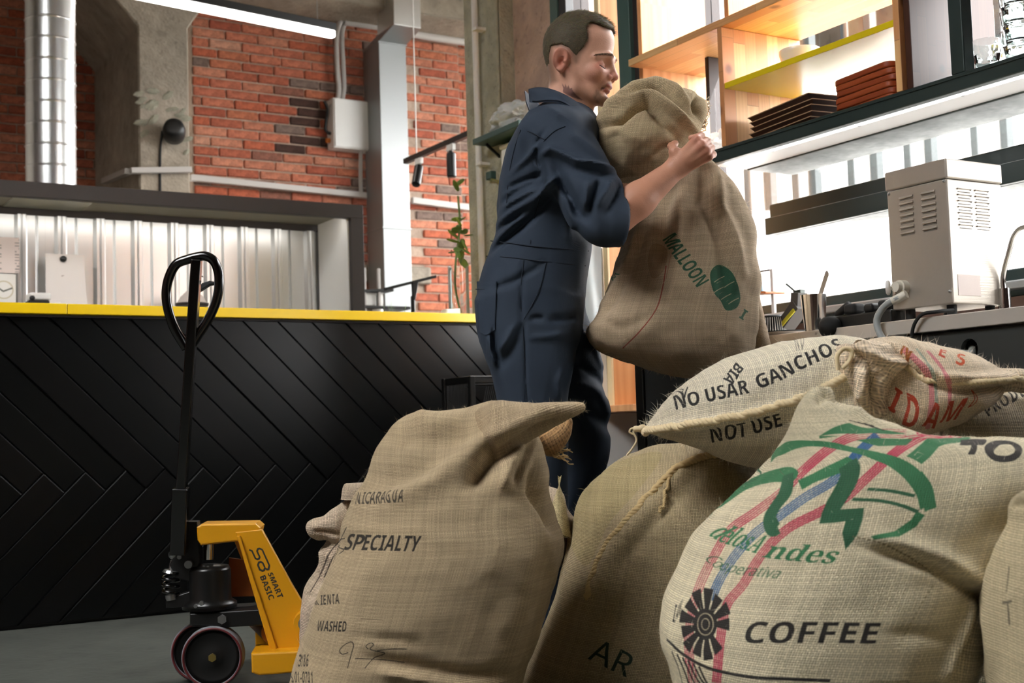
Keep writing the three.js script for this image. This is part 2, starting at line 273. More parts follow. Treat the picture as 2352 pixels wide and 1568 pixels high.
// flat duct on the brick wall with an offset at the top
{
  const z1 = -9.12, z0 = -9.42, a = on(869, 95, 'z', z1), b = on(934, 95, 'z', z1), lo = on(885, 716, 'z', z1), hi = on(946, 716, 'z', z1), yA = a.y;
  const t = thing('air_duct', 'flat galvanised air duct running up the brick wall beside the white box', 'duct', [a.x, 0, z1]);
  const x0 = (a.x + lo.x) / 2 - a.x, x1 = (b.x + hi.x) / 2 - a.x, dz = z0 - z1;
  for (const [ya, yb] of [[0.9, 2.3], [2.3, yA]]) obj('duct_section', box(x0, x1, ya + 0.003, yb - 0.003, dz, 0, 0.006), M.galv, t);
  const u = on(905, 56, 'z', -8.8), w = on(967, 56, 'z', -8.8), q = [[x0, x1, yA, dz, 0], [u.x - a.x, w.x - a.x, u.y, dz + 0.32, 0.32]];
  const P = q.map(([xa, xb, y, za, zb]) => [V(xa, y, zb), V(xb, y, zb), V(xb, y, za), V(xa, y, za)]), tri = [];
  for (let i = 0; i < 4; i++) { const j = (i + 1) % 4; tri.push(P[0][i], P[0][j], P[1][j], P[0][i], P[1][j], P[1][i]); }
  const g = new THREE.BufferGeometry().setFromPoints(tri); g.computeVertexNormals(); obj('duct_elbow', uvBox(g), M.galv, t);
  obj('duct_section', box(u.x - a.x, w.x - a.x, u.y, CEIL, dz + 0.32, 0.32, 0.004), M.galvBright, t);
  for (const y of [2.3, yA]) obj('flange', box(x0 - 0.006, x1 + 0.006, y - 0.008, y + 0.008, dz, 0.008, 0.002), M.galv, t);
}
// white box and conduits
{
  const z = -9.36, a = on(767, 338, 'z', z), b = on(871, 236, 'z', z);
  const t = thing('electrical_box', 'white electrical cabinet on the brick wall beside the flat duct', 'electrical box', [a.x, a.y, -9.49]);
  const w = b.x - a.x, h = b.y - a.y;
  obj('case', box(0, w, 0, h, 0, 0.13, 0.006), M.white, t); obj('lid', box(0.008, w - 0.008, 0.008, h - 0.008, 0.131, 0.142, 0.004), M.white, t);
  obj('cable_gland', rod([-0.03, 0.07, 0.05], [0.01, 0.07, 0.05], 0.02), mat(0xc9762c, 0.6), t);
  const c = (pts, z) => pts.map(([x, y]) => on(x, y, 'z', z));
  const cable = thing('flexible_conduit', 'pair of grey flexible conduits curving down into the white electrical cabinet', 'conduit', [0, 0, 0]);
  obj('hose', tube(c([[792, -30], [802, 10], [800, 30], [784, 46], [775, 70], [774, 150], [778, 210], [772, 236], [760, 246]], -9.4), 0.022, 8, 90), M.conduit, cable);
  obj('hose', tube(c([[806, -30], [812, 14], [806, 36], [794, 50], [786, 72], [788, 150], [790, 200], [784, 238]], -9.42), 0.022, 8, 90), M.conduit, cable);
  const blk = thing('black_cable', 'loose black cable hanging at the left side of the white electrical cabinet', 'cable', [0, 0, 0]);
  obj('cable', tube(c([[745, 232], [752, 250], [749, 280], [748, 298], [756, 306], [766, 306]], -9.42), 0.012, 6, 50), M.rubber, blk);
  const tr = thing('cable_trunking', 'grey cable trunking running level across the brick wall', 'trunking', [0, 0, 0]);
  obj('trunking_run', bar(on(437, 408, 'z', -9.43), on(868, 452, 'z', -9.43), 0.05, 0.045), M.conduit, tr);
  obj('trunking_run', bar(on(946, 460, 'z', -9.43), on(1100, 480, 'z', -9.43), 0.05, 0.05), M.conduit, tr);
  obj('trunking_run', bar(on(300, 392, 'z', -9.12), on(439, 390, 'z', -9.12), 0.05, 0.04), M.conduit, tr);
  obj('trunking_run', bar(on(295, 393, 'z', -9.15), on(240, 416, 'z', -9.9), 0.05, 0.04), M.conduit, tr);
  obj('drop_pipe', tube(c([[829, 338], [828, 390], [829, 442]], -9.43), 0.018, 8, 10), M.conduit, tr);
  const top = thing('ceiling_conduit', 'grey conduits along the beam above the brick wall', 'conduit', [0, 0, 0]);
  obj('pipe', tube(c([[790, 50], [830, 56], [905, 66]], -9.4), 0.03, 8, 20), M.conduit, top);
  obj('pipe', tube(c([[940, 76], [985, 84], [1075, 97]], -9.4), 0.035, 8, 20), M.conduit, top);
}
struct('trim_3', box(on(836, 640, 'z', -9.46).x - 0.4, on(990, 640, 'z', -9.46).x, on(900, 650, 'z', -9.46).y, on(900, 609, 'z', -9.46).y, -9.5, -9.44, 0.02), M.concrete).userData.label = 'pale concrete block let into the brick wall';
// speaker on the pillar
{
  const c = on(400, 303, 'z', -9.05), t = thing('wall_speaker', 'small black rounded speaker on the concrete pillar', 'speaker', c);
  obj('body', T(lathe([[0, -0.09], [0.045, -0.09], [0.075, -0.06], [0.082, 0.02], [0.07, 0.085], [0.04, 0.095], [0, 0.095]], 28), 0, 0, 0, 1.2, 0.5, 0.35), M.blackPlastic, t);
  obj('bracket', rod([-0.03, 0, -0.1], [0, 0, -0.02], 0.018), M.black, t);
  obj('cable', tube([V(-0.06, 0.02, -0.09), V(-0.075, -0.12, -0.09), V(-0.08, -0.5, -0.095)], 0.009, 6, 24), M.rubber, t);
}
// track light
{
  const y = 2.5, a = on(931, 371, 'y', y), b = on(1100, 297, 'y', y), t = thing('track_light', 'black track light rail with small spot heads in front of the brick wall', 'lamp', a);
  const L = (v) => v.clone().sub(a);
  obj('rail', bar(V(0, 0, 0), L(b), 0.035, 0.035), M.black, t);
  for (const [px, py, tilt] of [[962, 357, -0.35], [1035, 325, 0.0]]) {
    const p = L(on(px, py, 'y', y)), head = obj('spot_head', T(lathe([[0, -0.16], [0.026, -0.16], [0.03, -0.15], [0.03, -0.01], [0.022, 0], [0, 0]], 20), p.x, p.y - 0.07, p.z, tilt, 0, tilt), M.black, t);
    obj('joint', rod([p.x, p.y - 0.09, p.z], [p.x, p.y, p.z], 0.012), M.blackPlastic, t);
    obj('adapter', T(box(-0.012, 0.012, -0.06, -0.018, -0.04, 0.04, 0.003), p.x, p.y, p.z), M.white, head);
  }
  const s = L(on(957, 359, 'y', y)); obj('wire', rod(s, [s.x, CEIL - y, s.z], 0.004), M.white, t);
}
// kiosk: dark frame, soffit and corrugated back
{
  const y1 = 1.945, y0 = 1.868, xi = 2.935, xo = 3.012, zb = -6.98, t = thing('kiosk', 'dark framed serving kiosk lined with corrugated metal behind the counter', 'kiosk', [0, 0, 0]);
  obj('top_beam', [box(-0.05, xo, y0, y1, FZ - 0.05, FZ, 0.003), box(-0.05, xo, y0 + 0.045, y1, zb - 0.05, FZ - 0.05, 0.003)], M.frame, t);
  obj('side_post', box(xi, xo, 0, y0, zb - 0.05, FZ, 0.003), M.frame, t);
  obj('soffit', [box(-0.05, xi, y0 + 0.033, y0 + 0.044, zb, FZ - 0.052, 0)], M.soffit, t);
  obj('side_lining', box(xi - 0.008, xi - 0.001, 0.9, y0 + 0.03, zb + 0.03, FZ - 0.03, 0), M.white, t);
  const pa = on(30, 466, 'y', y0), pb = on(208, 481, 'y', y0); obj('reflection_panel', box(pa.x, pb.x, y0 + 0.026, y0 + 0.032, zb + 0.02, Math.min(pa.z, FZ - 0.12), 0.001), mat(0x9a9a8c, 0.25), t);  // pale glossy panel stands in for the soffit mirroring the corrugated sheets
  const prof = [[0, 0], [0.045, 0], [0.058, 0.03], [0.072, 0.03], [0.077, 0.024], [0.083, 0.03], [0.098, 0.03], [0.111, 0], [0.15, 0], [0.158, 0.012], [0.166, 0], [0.2, 0]];
  for (let k = 0; k < 4; k++) {
    const P = []; for (let j = 0; j < 4; j++) for (const [x, d] of prof.slice(0, -1)) P.push([x + j * 0.2, d]); P.push([0.8, 0]);
    const pos = [], uv = []; for (let i = 0; i + 1 < P.length; i++) { const [xa, da] = P[i], [xb, db] = P[i + 1]; for (const [x, d, y] of [[xa, da, 0], [xb, db, 0], [xb, db, 1], [xa, da, 0], [xb, db, 1], [xa, da, 1]]) { pos.push(x, y * 1.2, d); uv.push(x, y * 1.2); } }
    const g = new THREE.BufferGeometry(); g.setAttribute('position', new THREE.Float32BufferAttribute(pos, 3)); g.setAttribute('uv', new THREE.Float32BufferAttribute(uv, 2)); g.computeVertexNormals();
    obj('corrugated_sheet', g.translate(-0.2 + k * 0.8, 0.66, zb + 0.002 + k * 0.001), M.galvBright, t);
  }
  obj('back_board', box(-0.05, xo, 0, y1, zb - 0.06, zb - 0.002, 0), M.frame, t);
  obj('inner_shelf', box(-0.05, xi - 0.01, 1.29, 1.325, zb + 0.035, -6.62, 0.003), M.white, t);
  obj('light_strip', box(0.1, xi - 0.05, y0 + 0.022, y0 + 0.03, FZ - 0.075, FZ - 0.056, 0.001), new THREE.MeshStandardMaterial({ color: 0xffffff, emissive: 0xfff8f0, emissiveIntensity: 1.2 }), t);  // added fill lamp, tucked behind the beam to brighten the corrugated sheets
  { const l = new THREE.RectAreaLight(0xfff8f0, 9, xi - 0.15, 0.02); l.name = 'light_strip_lamp'; l.position.set((xi + 0.05) / 2, y0 + 0.018, FZ - 0.066); l.lookAt((xi + 0.05) / 2, 1.2, zb + 0.1); scene.add(l); }  // light of the added strip
  obj('left_post', box(-0.05, 0.03, 0, y0, zb - 0.05, FZ, 0.003), M.frame, t);
}
function sheet(name, label, px0, py0, px1, py1, z, m, bend = 0.01, extra) {
  const a = on(px0, py1, 'z', z), b = on(px1, py0, 'z', z), w = b.x - a.x, h = b.y - a.y, g = new RoundedBoxGeometry(w, h, 0.0016, 1, 0.0005), n = 10;
  const pg = new THREE.BoxGeometry(w, h, 0.0015, 6, n, 1), p = pg.attributes.position; for (let i = 0; i < p.count; i++) { const v = 0.5 - p.getY(i) / h; p.setZ(i, p.getZ(i) + bend * v * v * 3 * (0.6 + p.getX(i) / w)); } pg.computeVertexNormals();
  const t = thing(name, label, 'paper', [a.x + w / 2, a.y + h / 2, z]); obj('sheet', uvBox(pg), m, t); if (extra) extra(t, w, h); return t;
}
const printTex = tex(128, 128, (u, v) => { const line = (v * 22) % 1 < 0.42 && u > 0.1 && u < 0.9 && hash2(Math.floor(u * 40), Math.floor(v * 22)) > 0.25; return line ? [150, 140, 136] : [222, 208, 202]; });
sheet('notice', 'beige printed notice pinned at the left of the corrugated metal', -8, 546, 44, 626, -6.93, mat(0xffffff, 0.85, 0, { map: rep(printTex, 3) }), 0.002);
{
  const c = document.createElement('canvas'); c.width = c.height = 128; const x = c.getContext('2d'); x.fillStyle = '#e6e3dd'; x.fillRect(0, 0, 128, 128); x.strokeStyle = '#c9bfa6'; x.lineWidth = 5; x.beginPath(); x.arc(60, 60, 34, 0, 7); x.stroke(); x.strokeStyle = '#6a6a62'; x.lineWidth = 6; x.beginPath(); x.moveTo(30, 46); x.lineTo(58, 66); x.lineTo(92, 52); x.stroke();
  const tx = new THREE.CanvasTexture(c); tx.colorSpace = THREE.SRGBColorSpace; tx.wrapS = tx.wrapT = THREE.RepeatWrapping; tx.repeat.set(6, 6); tx.offset.set(0.5, 0.5);
  sheet('dial_sheet', 'white sheet with a round drawing below the beige notice', -14, 630, 36, 706, -6.92, mat(0xffffff, 0.8, 0, { map: tx }), 0.002);
}
sheet('order_sheet', 'curling paper held by a black magnet on the corrugated metal', 105, 586, 194, 706, -6.9, M.paper, 0.02, (t, w, h) => {
  obj('magnet', T(lathe([[0, 0], [0.017, 0], [0.016, 0.012], [0, 0.014]], 18), -0.01, h / 2 - 0.025, 0.0, Math.PI / 2), M.black, t);
  obj('taped_note', box(-0.02, 0.025, -0.03, 0.03, 0.004, 0.0062, 0.0004), mat(0xb9a9a4, 0.8), t);
});
{
  const a = on(62, 697, 'z', -6.75), t = thing('label_printer', 'small white and black label printer at the foot of the curling paper', 'printer', [a.x, 1.325, -6.75]);
  obj('base', box(0, 0.1, 0, 0.062, -0.06, 0.05, 0.006), M.blackPlastic, t); obj('cover', box(0.004, 0.11, 0.062, 0.1, -0.06, 0.045, 0.012), M.white, t); obj('knob', T(lathe([[0, 0], [0.014, 0], [0.012, 0.012], [0, 0.013]], 16), 0.016, 0.07, 0.046, Math.PI / 2), M.black, t); obj('paper_roll', rod([0.1, 0.04, 0.0], [0.16, 0.04, 0.0], 0.025), M.paper, t);
}
{
  const a = on(441, 690, 'z', -6.72), t = thing('table_lamp', 'small pale mushroom lamp on the kiosk shelf behind the truck handle', 'lamp', [a.x, 1.325, -6.72]);
  obj('stem', rod([0, 0, 0], [0, 0.06, 0], 0.022, 0.016), M.porcelain, t); obj('base', lathe([[0, 0], [0.05, 0], [0.045, 0.008], [0, 0.01]], 24), M.blackPlastic, t);
  obj('shade', lathe([[0.082, 0.052], [0.086, 0.058], [0.06, 0.1], [0.03, 0.13], [0, 0.14]], 36), mat(0xd9cfc8, 0.5), t); obj('shade_rim', lathe([[0.0, 0.058], [0.082, 0.05], [0.087, 0.056], [0.087, 0.066]], 36), M.darkBrown, t);
}
// counter
{
  const x0 = 0.1, x1 = 3.1, xm = on(155, 710, 'z', -4.88).x, w = 0.105, y1 = 1.128, y0 = 0.012, t = thing('bar_counter', 'long bar counter clad in black herringbone planks with a yellow top', 'counter', [0, 0, ZC]);
  obj('carcass', box(x0, x1, 0, 1.135, -0.6, -0.021, 0.002), M.black, t);
  obj('countertop', box(x0, xm - 0.0008, 1.137, 1.176, -0.66, 0.035, 0.003), M.yellow, t); obj('countertop', box(xm + 0.0008, x1, 1.137, 1.176, -0.66, 0.035, 0.003), M.yellow, t);
  obj('dark_strip', box(x0, x1, 1.128, 1.137, -0.6, 0.0, 0.001), M.darkBrown, t);  // dark brown strip in the joint below the countertop
  const r2 = Math.SQRT1_2, xr = 0.83, ym = 0.555, blackA = [0x050606, 0x070707, 0x040505].map((c) => mat(c, 0.3, 0, { specularIntensity: 0.5 }));
  const clip = (poly, f) => { const o = []; for (let i = 0; i < poly.length; i++) { const p = poly[i], q = poly[(i + 1) % poly.length], a = f(p), b = f(q); if (a >= 0) o.push(p); if ((a >= 0) !== (b >= 0)) o.push([lerp(p[0], q[0], a / (a - b)), lerp(p[1], q[1], a / (a - b))]); } return o; };
  const toXY = ([a, b]) => [xr + (a + b) * r2, ym + (b - a) * r2];
  let k = 0; const gap = 0.0016;
  const put = (a0, a1, b0, b1) => {
    let P = [[a0 + gap, b0 + gap], [a1 - gap, b0 + gap], [a1 - gap, b1 - gap], [a0 + gap, b1 - gap]].map(toXY);
    for (const f of [(p) => p[0] - x0, (p) => x1 - p[0], (p) => p[1] - y0, (p) => y1 - p[1]]) { P = clip(P, f); if (P.length < 3) return; }
    let ar = 0; for (let i = 0; i < P.length; i++) { const q = P[(i + 1) % P.length]; ar += P[i][0] * q[1] - q[0] * P[i][1]; } if (Math.abs(ar) < 0.002) return;
    obj('plank', uvBox(extrude(P, 0.02, 0.003), 'x').translate(0, 0, -0.02), blackA[k++ % 3], t).position.z = ((k * 7) % 5 - 2) * 0.0008;
  };
  for (let i = -12; i < 34; i++) { put(i * w - 3, (i + 1) * w, i * w, (i + 1) * w); put(i * w, (i + 1) * w, -3 + i * w, i * w); }
}
// things on and behind the counter, right of the kiosk
{
  const a = on(1034, 722, 'z', -5.25), b = on(1076, 722, 'z', -5.25), top = on(1055, 612, 'z', -5.25).y, r = (b.x - a.x) / 2 * 1.0, h = top - 1.176;
  const t = thing('glass_vase', 'tall clear glass vase on the yellow counter end beside the column', 'vase', [(a.x + b.x) / 2, 1.176, -5.25]);
  obj('vessel', lathe([[0, 0], [r, 0], [r, h], [r - 0.004, h], [r - 0.004, 0.02], [0, 0.02]], 40), M.tumbler, t);
  const s = thing('vine_cutting', 'green leafy cutting standing in the tall glass vase by the column', 'plant', [(a.x + b.x) / 2, 1.176, -5.25]);
  const pt = (px, py) => on(px, py, 'z', -5.25).sub(s.position);
  obj('stem', tube([V(0.01, 0.03, 0), pt(1046, 660), pt(1047, 600), pt(1052, 560), pt(1056, 510), pt(1052, 450)], 0.005, 6, 40), mat(0x6f8a4c, 0.6), s);
  const r2 = rng(21), leaf = () => { const g = new THREE.SphereGeometry(1, 8, 6).scale(0.035, 0.004, 0.018).translate(0.035, 0, 0); return g; };
  for (let i = 0; i < 20; i++) { const p = pt(1050 + r2() * 16, 500 + r2() * 105); obj('leaf', T(leaf(), p.x, p.y, p.z + (r2() - 0.5) * 0.06, r2() * 2 - 1, r2() * 6, r2() * 2 - 1), i % 3 ? M.leaf : mat(0x8fae58, 0.6), s); }
  for (const [px, py, q] of [[1046, 428, 0.6], [1052, 440, 2.2]]) { const p = pt(px, py); obj('leaf', T(leaf(), p.x, p.y, p.z, 0.3, 0.4, q), M.leaf, s); }
}
{
  const p = on(1026, 722, 'z', -5.1), t = thing('napkin_holder', 'small white napkin holder beside the glass vase', 'napkin holder', [p.x, 1.176, -5.1]);
  obj('holder', extrude([[-0.04, 0], [0.04, 0], [0.04, 0.04], [-0.028, 0.033]], 0.06, 0.004), M.white, t); obj('napkins', box(-0.03, 0.036, 0.004, 0.036, 0.01, 0.05, 0.003), M.paper, t);
}
{
  const p = on(962, 724, 'z', -5.6), t = thing('grass_pot', 'small pot of spiky green grass behind the counter', 'plant', [p.x, 1.02, -5.85]); const r = rng(4);
  obj('pot', lathe([[0, 0], [0.05, 0], [0.062, 0.12], [0.056, 0.12], [0.05, 0.1], [0, 0.1]], 24), M.darkBrown, t);
  for (let i = 0; i < 26; i++) { const a = r() * 6.28, l = 0.12 + r() * 0.13, s = 0.3 + r() * 0.7; obj('blade', new THREE.ConeGeometry(0.005, l, 4).translate(0, l / 2, 0).applyMatrix4(new THREE.Matrix4().makeRotationFromEuler(new THREE.Euler(Math.sin(a) * s * 0.7, 0, Math.cos(a) * s * 0.7))).translate(0, 0.1, 0), i % 2 ? M.leaf : mat(0x4c6b34, 0.6), t); }
  const stand = thing('plant_stool', 'dark stool under the pot of grass behind the counter', 'stool', [p.x, 0, -5.85]); obj('seat', lathe([[0, 0.99], [0.13, 0.99], [0.13, 1.018], [0, 1.02]], 28), M.darkBrown, stand); for (let i = 0; i < 4; i++) { const a = i * 1.57 + 0.78; obj('leg', rod([Math.cos(a) * 0.16, 0, Math.sin(a) * 0.16], [Math.cos(a) * 0.09, 0.99, Math.sin(a) * 0.09], 0.012), M.black, stand); }
}
{
  const c = (px, py) => on(px, py, 'z', -6.3), f = c(948, 690), t = thing('folding_lamp', 'black slanted arm lamp in front of the flat duct', 'lamp', [f.x, 0, -6.3]), L = (px, py) => c(px, py).sub(t.position);
  obj('arm', bar(L(884, 664), L(1000, 635), 0.03, 0.016), M.black, t); obj('bracket', extrude([[L(944, 648).x, L(944, 648).y], [L(958, 646).x, L(958, 646).y], [L(951, 690).x, L(951, 690).y], [L(946, 690).x, L(946, 690).y]], 0.02, 0.002), M.black, t);
  obj('pole', rod([0, 0, 0.01], L(948, 680), 0.012), M.black, t); obj('foot', lathe([[0, 0], [0.13, 0], [0.12, 0.02], [0, 0.025]], 28), M.black, t);
}
{
  const p = (px, py) => on(px, py, 'z', -7.6), o = p(840, 720), t = thing('kitchen_rack', 'grey wire rack between the kiosk post and the flat duct', 'rack', [o.x, 0, -7.6]), y = p(856, 702).y;
  for (const px of [838, 871]) for (const z of [0, -0.3]) obj('post', box(p(px, 700).x - o.x - 0.01, p(px, 700).x - o.x + 0.01, 0, 2.2 - 0.45, z - 0.01, z + 0.01), M.conduit, t);
  obj('shelf', box(-0.03, 0.32, y - 0.02, y, -0.32, 0.02), M.black, t); obj('top_shelf', T(box(-0.03, 0.2, 0, 0.02, -0.32, 0.02), 0, p(850, 672).y, 0, 0, 0, 0.06), M.black, t);
  for (const [a, b, label] of [[840, 868, 'larger white box on the wire rack beside the kiosk post'], [873, 884, 'narrow white box on the wire rack beside the flat duct']]) { const x = p(a, 700).x, X = p(b, 700).x, g = thing('storage_box', label, 'box', [x, y, -7.62]); obj('body', box(0, X - x, 0, p(a, 674).y - y, -0.2, 0, 0.008), M.white, g); obj('lid', box(-0.002, X - x + 0.002, p(a, 674).y - y, p(a, 674).y - y + 0.008, -0.202, 0.002, 0.004), M.white, g); }
  for (const [px, h] of [[846, 0.1], [860, 0.13]]) { const x = p(px, 715).x, g = thing('white_cup', h > 0.11 ? 'taller white cup under the white box on the wire rack' : 'shorter white cup under the white box on the wire rack', 'cup', [x, y - 0.16, -7.55]); obj('cup', lathe([[0, 0], [0.03, 0], [0.036, h], [0.033, h], [0.028, 0.006], [0, 0.006]], 24), M.porcelain, g); }
  obj('lower_shelf', box(-0.03, 0.32, y - 0.18, y - 0.16, -0.32, 0.1), M.black, t);
}
// on the column and the pier
{
  const x = XW - 0.125, a = on(1092, 100, 'x', x), t = thing('white_pipe', 'white vertical pipe clipped to the grey green column', 'pipe', [x, 0, a.z]);
  obj('pipe', rod([0, 0, 0], [0, CEIL, 0], 0.016), M.white, t);
  for (const py of [70, 382]) { const y = on(1092, py, 'x', x).y; obj('clip', box(-0.02, 0.04, y - 0.008, y + 0.008, 0.0, 0.045, 0.002), M.white, t); }
}
{
  const a = on(1147, 300, 'x', XW), y = on(1150, 306, 'x', XW - 0.2).y, t = thing('wall_shelf', 'small dark green shelf on the pink plastered pier', 'shelf', [XW, y, a.z + 0.08]);
  obj('board', box(-0.2, 0, 0, 0.028, 0, 0.42, 0.003), M.greenLight, t); for (const z of [0.06, 0.36]) obj('bracket', bar(V(-0.004, -0.12, z), V(-0.16, -0.004, z), 0.012, 0.012), M.black, t);
  const b = thing('plastic_bag', 'crumpled white plastic bag on the small dark green shelf', 'bag', [XW - 0.11, y + 0.028, a.z + 0.33]), g = new THREE.IcosahedronGeometry(1, 12), p = g.attributes.position; 
  for (let i = 0; i < p.count; i++) { const q = V(p.getX(i), p.getY(i), p.getZ(i)), n = noise3(q.x * 2.3, q.y * 2.3, q.z * 2.3) * 0.25 + Math.abs(noise3(q.x * 5, q.y * 5, q.z * 5)) * 0.2; q.multiplyScalar(0.9 + n); p.setXYZ(i, q.x * 0.08, Math.max(0, 0.055 + q.y * 0.075), q.z * 0.17); } g.computeVertexNormals(); obj('bag', toCreasedNormals(g, 0.7), mat(0xdde3e3, 0.35, 0, { transmission: 0.25, thickness: 0 }), b);
}
{
  const x = XW - 0.12, a = on(1149, 335, 'x', x), t = thing('dispenser', 'white plastic dispenser fixed to the pier under the small green shelf', 'dispenser', [XW, a.y - 0.3, a.z]);
  obj('case', box(-0.12, 0, 0, 0.28, 0, 0.28, 0.01), M.white, t); obj('lid', box(-0.128, 0, 0.281, 0.3, -0.004, 0.29, 0.008), M.white, t);
  const b = on(1128, 404, 'x', XW - 0.1), v = thing('valve', 'small valve with an olive lever on the column edge', 'valve', [XW - 0.09, b.y, b.z]); obj('body', box(-0.03, 0.01, -0.02, 0.02, -0.02, 0.03, 0.006), M.greenLight, v); obj('lever', bar(V(-0.02, -0.02, 0.02), V(-0.03, -0.055, 0.14), 0.012, 0.006), mat(0x8a8440, 0.5), v);
}
// ---------------------------------------------------------------- shelf along the windows
const XS = 2.8, SY = 1.572;   // front plane and top of the steel shelf
const zAt = (px, x = XS) => on(px, 200, 'x', x).z;
{
  const z0 = -3.22 - 0.08, z1 = -0.9, t = thing('steel_shelf', 'long dark green steel shelf across the windows, bright metal underneath', 'shelf', [0, 0, 0]);
  obj('front_beam', [box(XS, XS + 0.03, SY - 0.047, SY, z0, z1, 0.004), box(XS - 0.004, XS + 0.012, SY - 0.012, SY - 0.009, z0, z1, 0.001)], M.green, t);
  obj('shelf_top', box(XS + 0.03, XW - 0.02, SY - 0.012, SY - 0.002, z0, z1, 0.001), M.green, t);
  obj('under_panel', box(XS + 0.028, XS + 0.175, SY - 0.046, SY - 0.036, z0, z1, 0.001), mat(0xf2f3f4, 0.45, 0.3, { bumpMap: rep(scratchBump, 2), bumpScale: 0.0003 }), t);
  obj('rear_channel', [box(XS + 0.175, XW - 0.01, SY - 0.05, SY - 0.012, z0, z1, 0.006)], M.green, t);
  obj('light_strip', box(XS + 0.032, XS + 0.05, SY - 0.0485, SY - 0.0462, z0 + 0.05, z1, 0.0005), new THREE.MeshStandardMaterial({ color: 0xffffff, emissive: 0xffffff, emissiveIntensity: 2.5 }), t);
  { const l = new THREE.RectAreaLight(0xffffff, 14, z1 - z0, 0.02); l.name = 'light_strip_lamp'; l.position.set(XS + 0.041, SY - 0.05, (z0 + z1) / 2); l.rotation.order = 'YXZ'; l.rotation.set(-Math.PI / 2, Math.PI / 2, 0); scene.add(l); }
  for (const px of [1740, 1940, 2180]) obj('screw_hole', T(lathe([[0, 0], [0.006, 0], [0.006, 0.002], [0, 0.002]], 14), XS + 0.05, SY - 0.0485, zAt(px)), M.black, t);
  obj('tall_post', box(XS + 0.002, XS + 0.045, SY, 2.6, zAt(2185), zAt(2185) + 0.045, 0.004), M.green, t);
}
// wooden shelving standing on it
{
  const t = thing('wood_shelving', 'open wooden shelving with a yellow middle board above the steel shelf', 'shelving', [0, 0, 0]);
  const xb = XW - 0.045, zL = -3.22, zR = -2.47, th = 0.022, yTop = on(1645, 63, 'x', XS).y, yY = on(1655, 199, 'x', XS).y;
  const up = (z, ya, yb, x = XS, d = xb) => obj('upright', box(x, d, ya, yb, z, z + th, 0.002, 'y'), M.wood, t);
  up(zL, SY, yTop - 0.005); up(zL + 0.005, yTop + 0.022, 2.7, XS + 0.03); up(zR, SY, 2.7);
  obj('long_shelf', (() => { const g = box(XS, xb, yTop - 0.004, yTop + 0.022, -3.715, -1.2, 0.002, 'z'); return g; })(), M.wood, t);
  obj('yellow_shelf', box(XS + 0.004, xb, yY - 0.011, yY + 0.009, zL + th, zR, 0.002, 'z'), M.yellowShelf, t);
  obj('end_panel', box(XS + 0.012, xb + 0.02, SY, 2.8, zR + 0.028, zR + 0.05, 0.002, 'y'), M.walnut, t).visible = true;
  obj('side_board', box(XS + 0.06, XW - 0.03, 0.9, 2.75, -3.73, -3.708, 0.002, 'y'), M.plank, t);
  obj('shelf_bracket', extrude([[0, 0], [0.16, 0], [0.15, -0.02], [0.05, -0.07], [0.0, -0.16]], 0.02, 0.002).rotateY(0).translate(XS + 0.18, yTop - 0.006, -3.5), M.darkBrown, t);
}
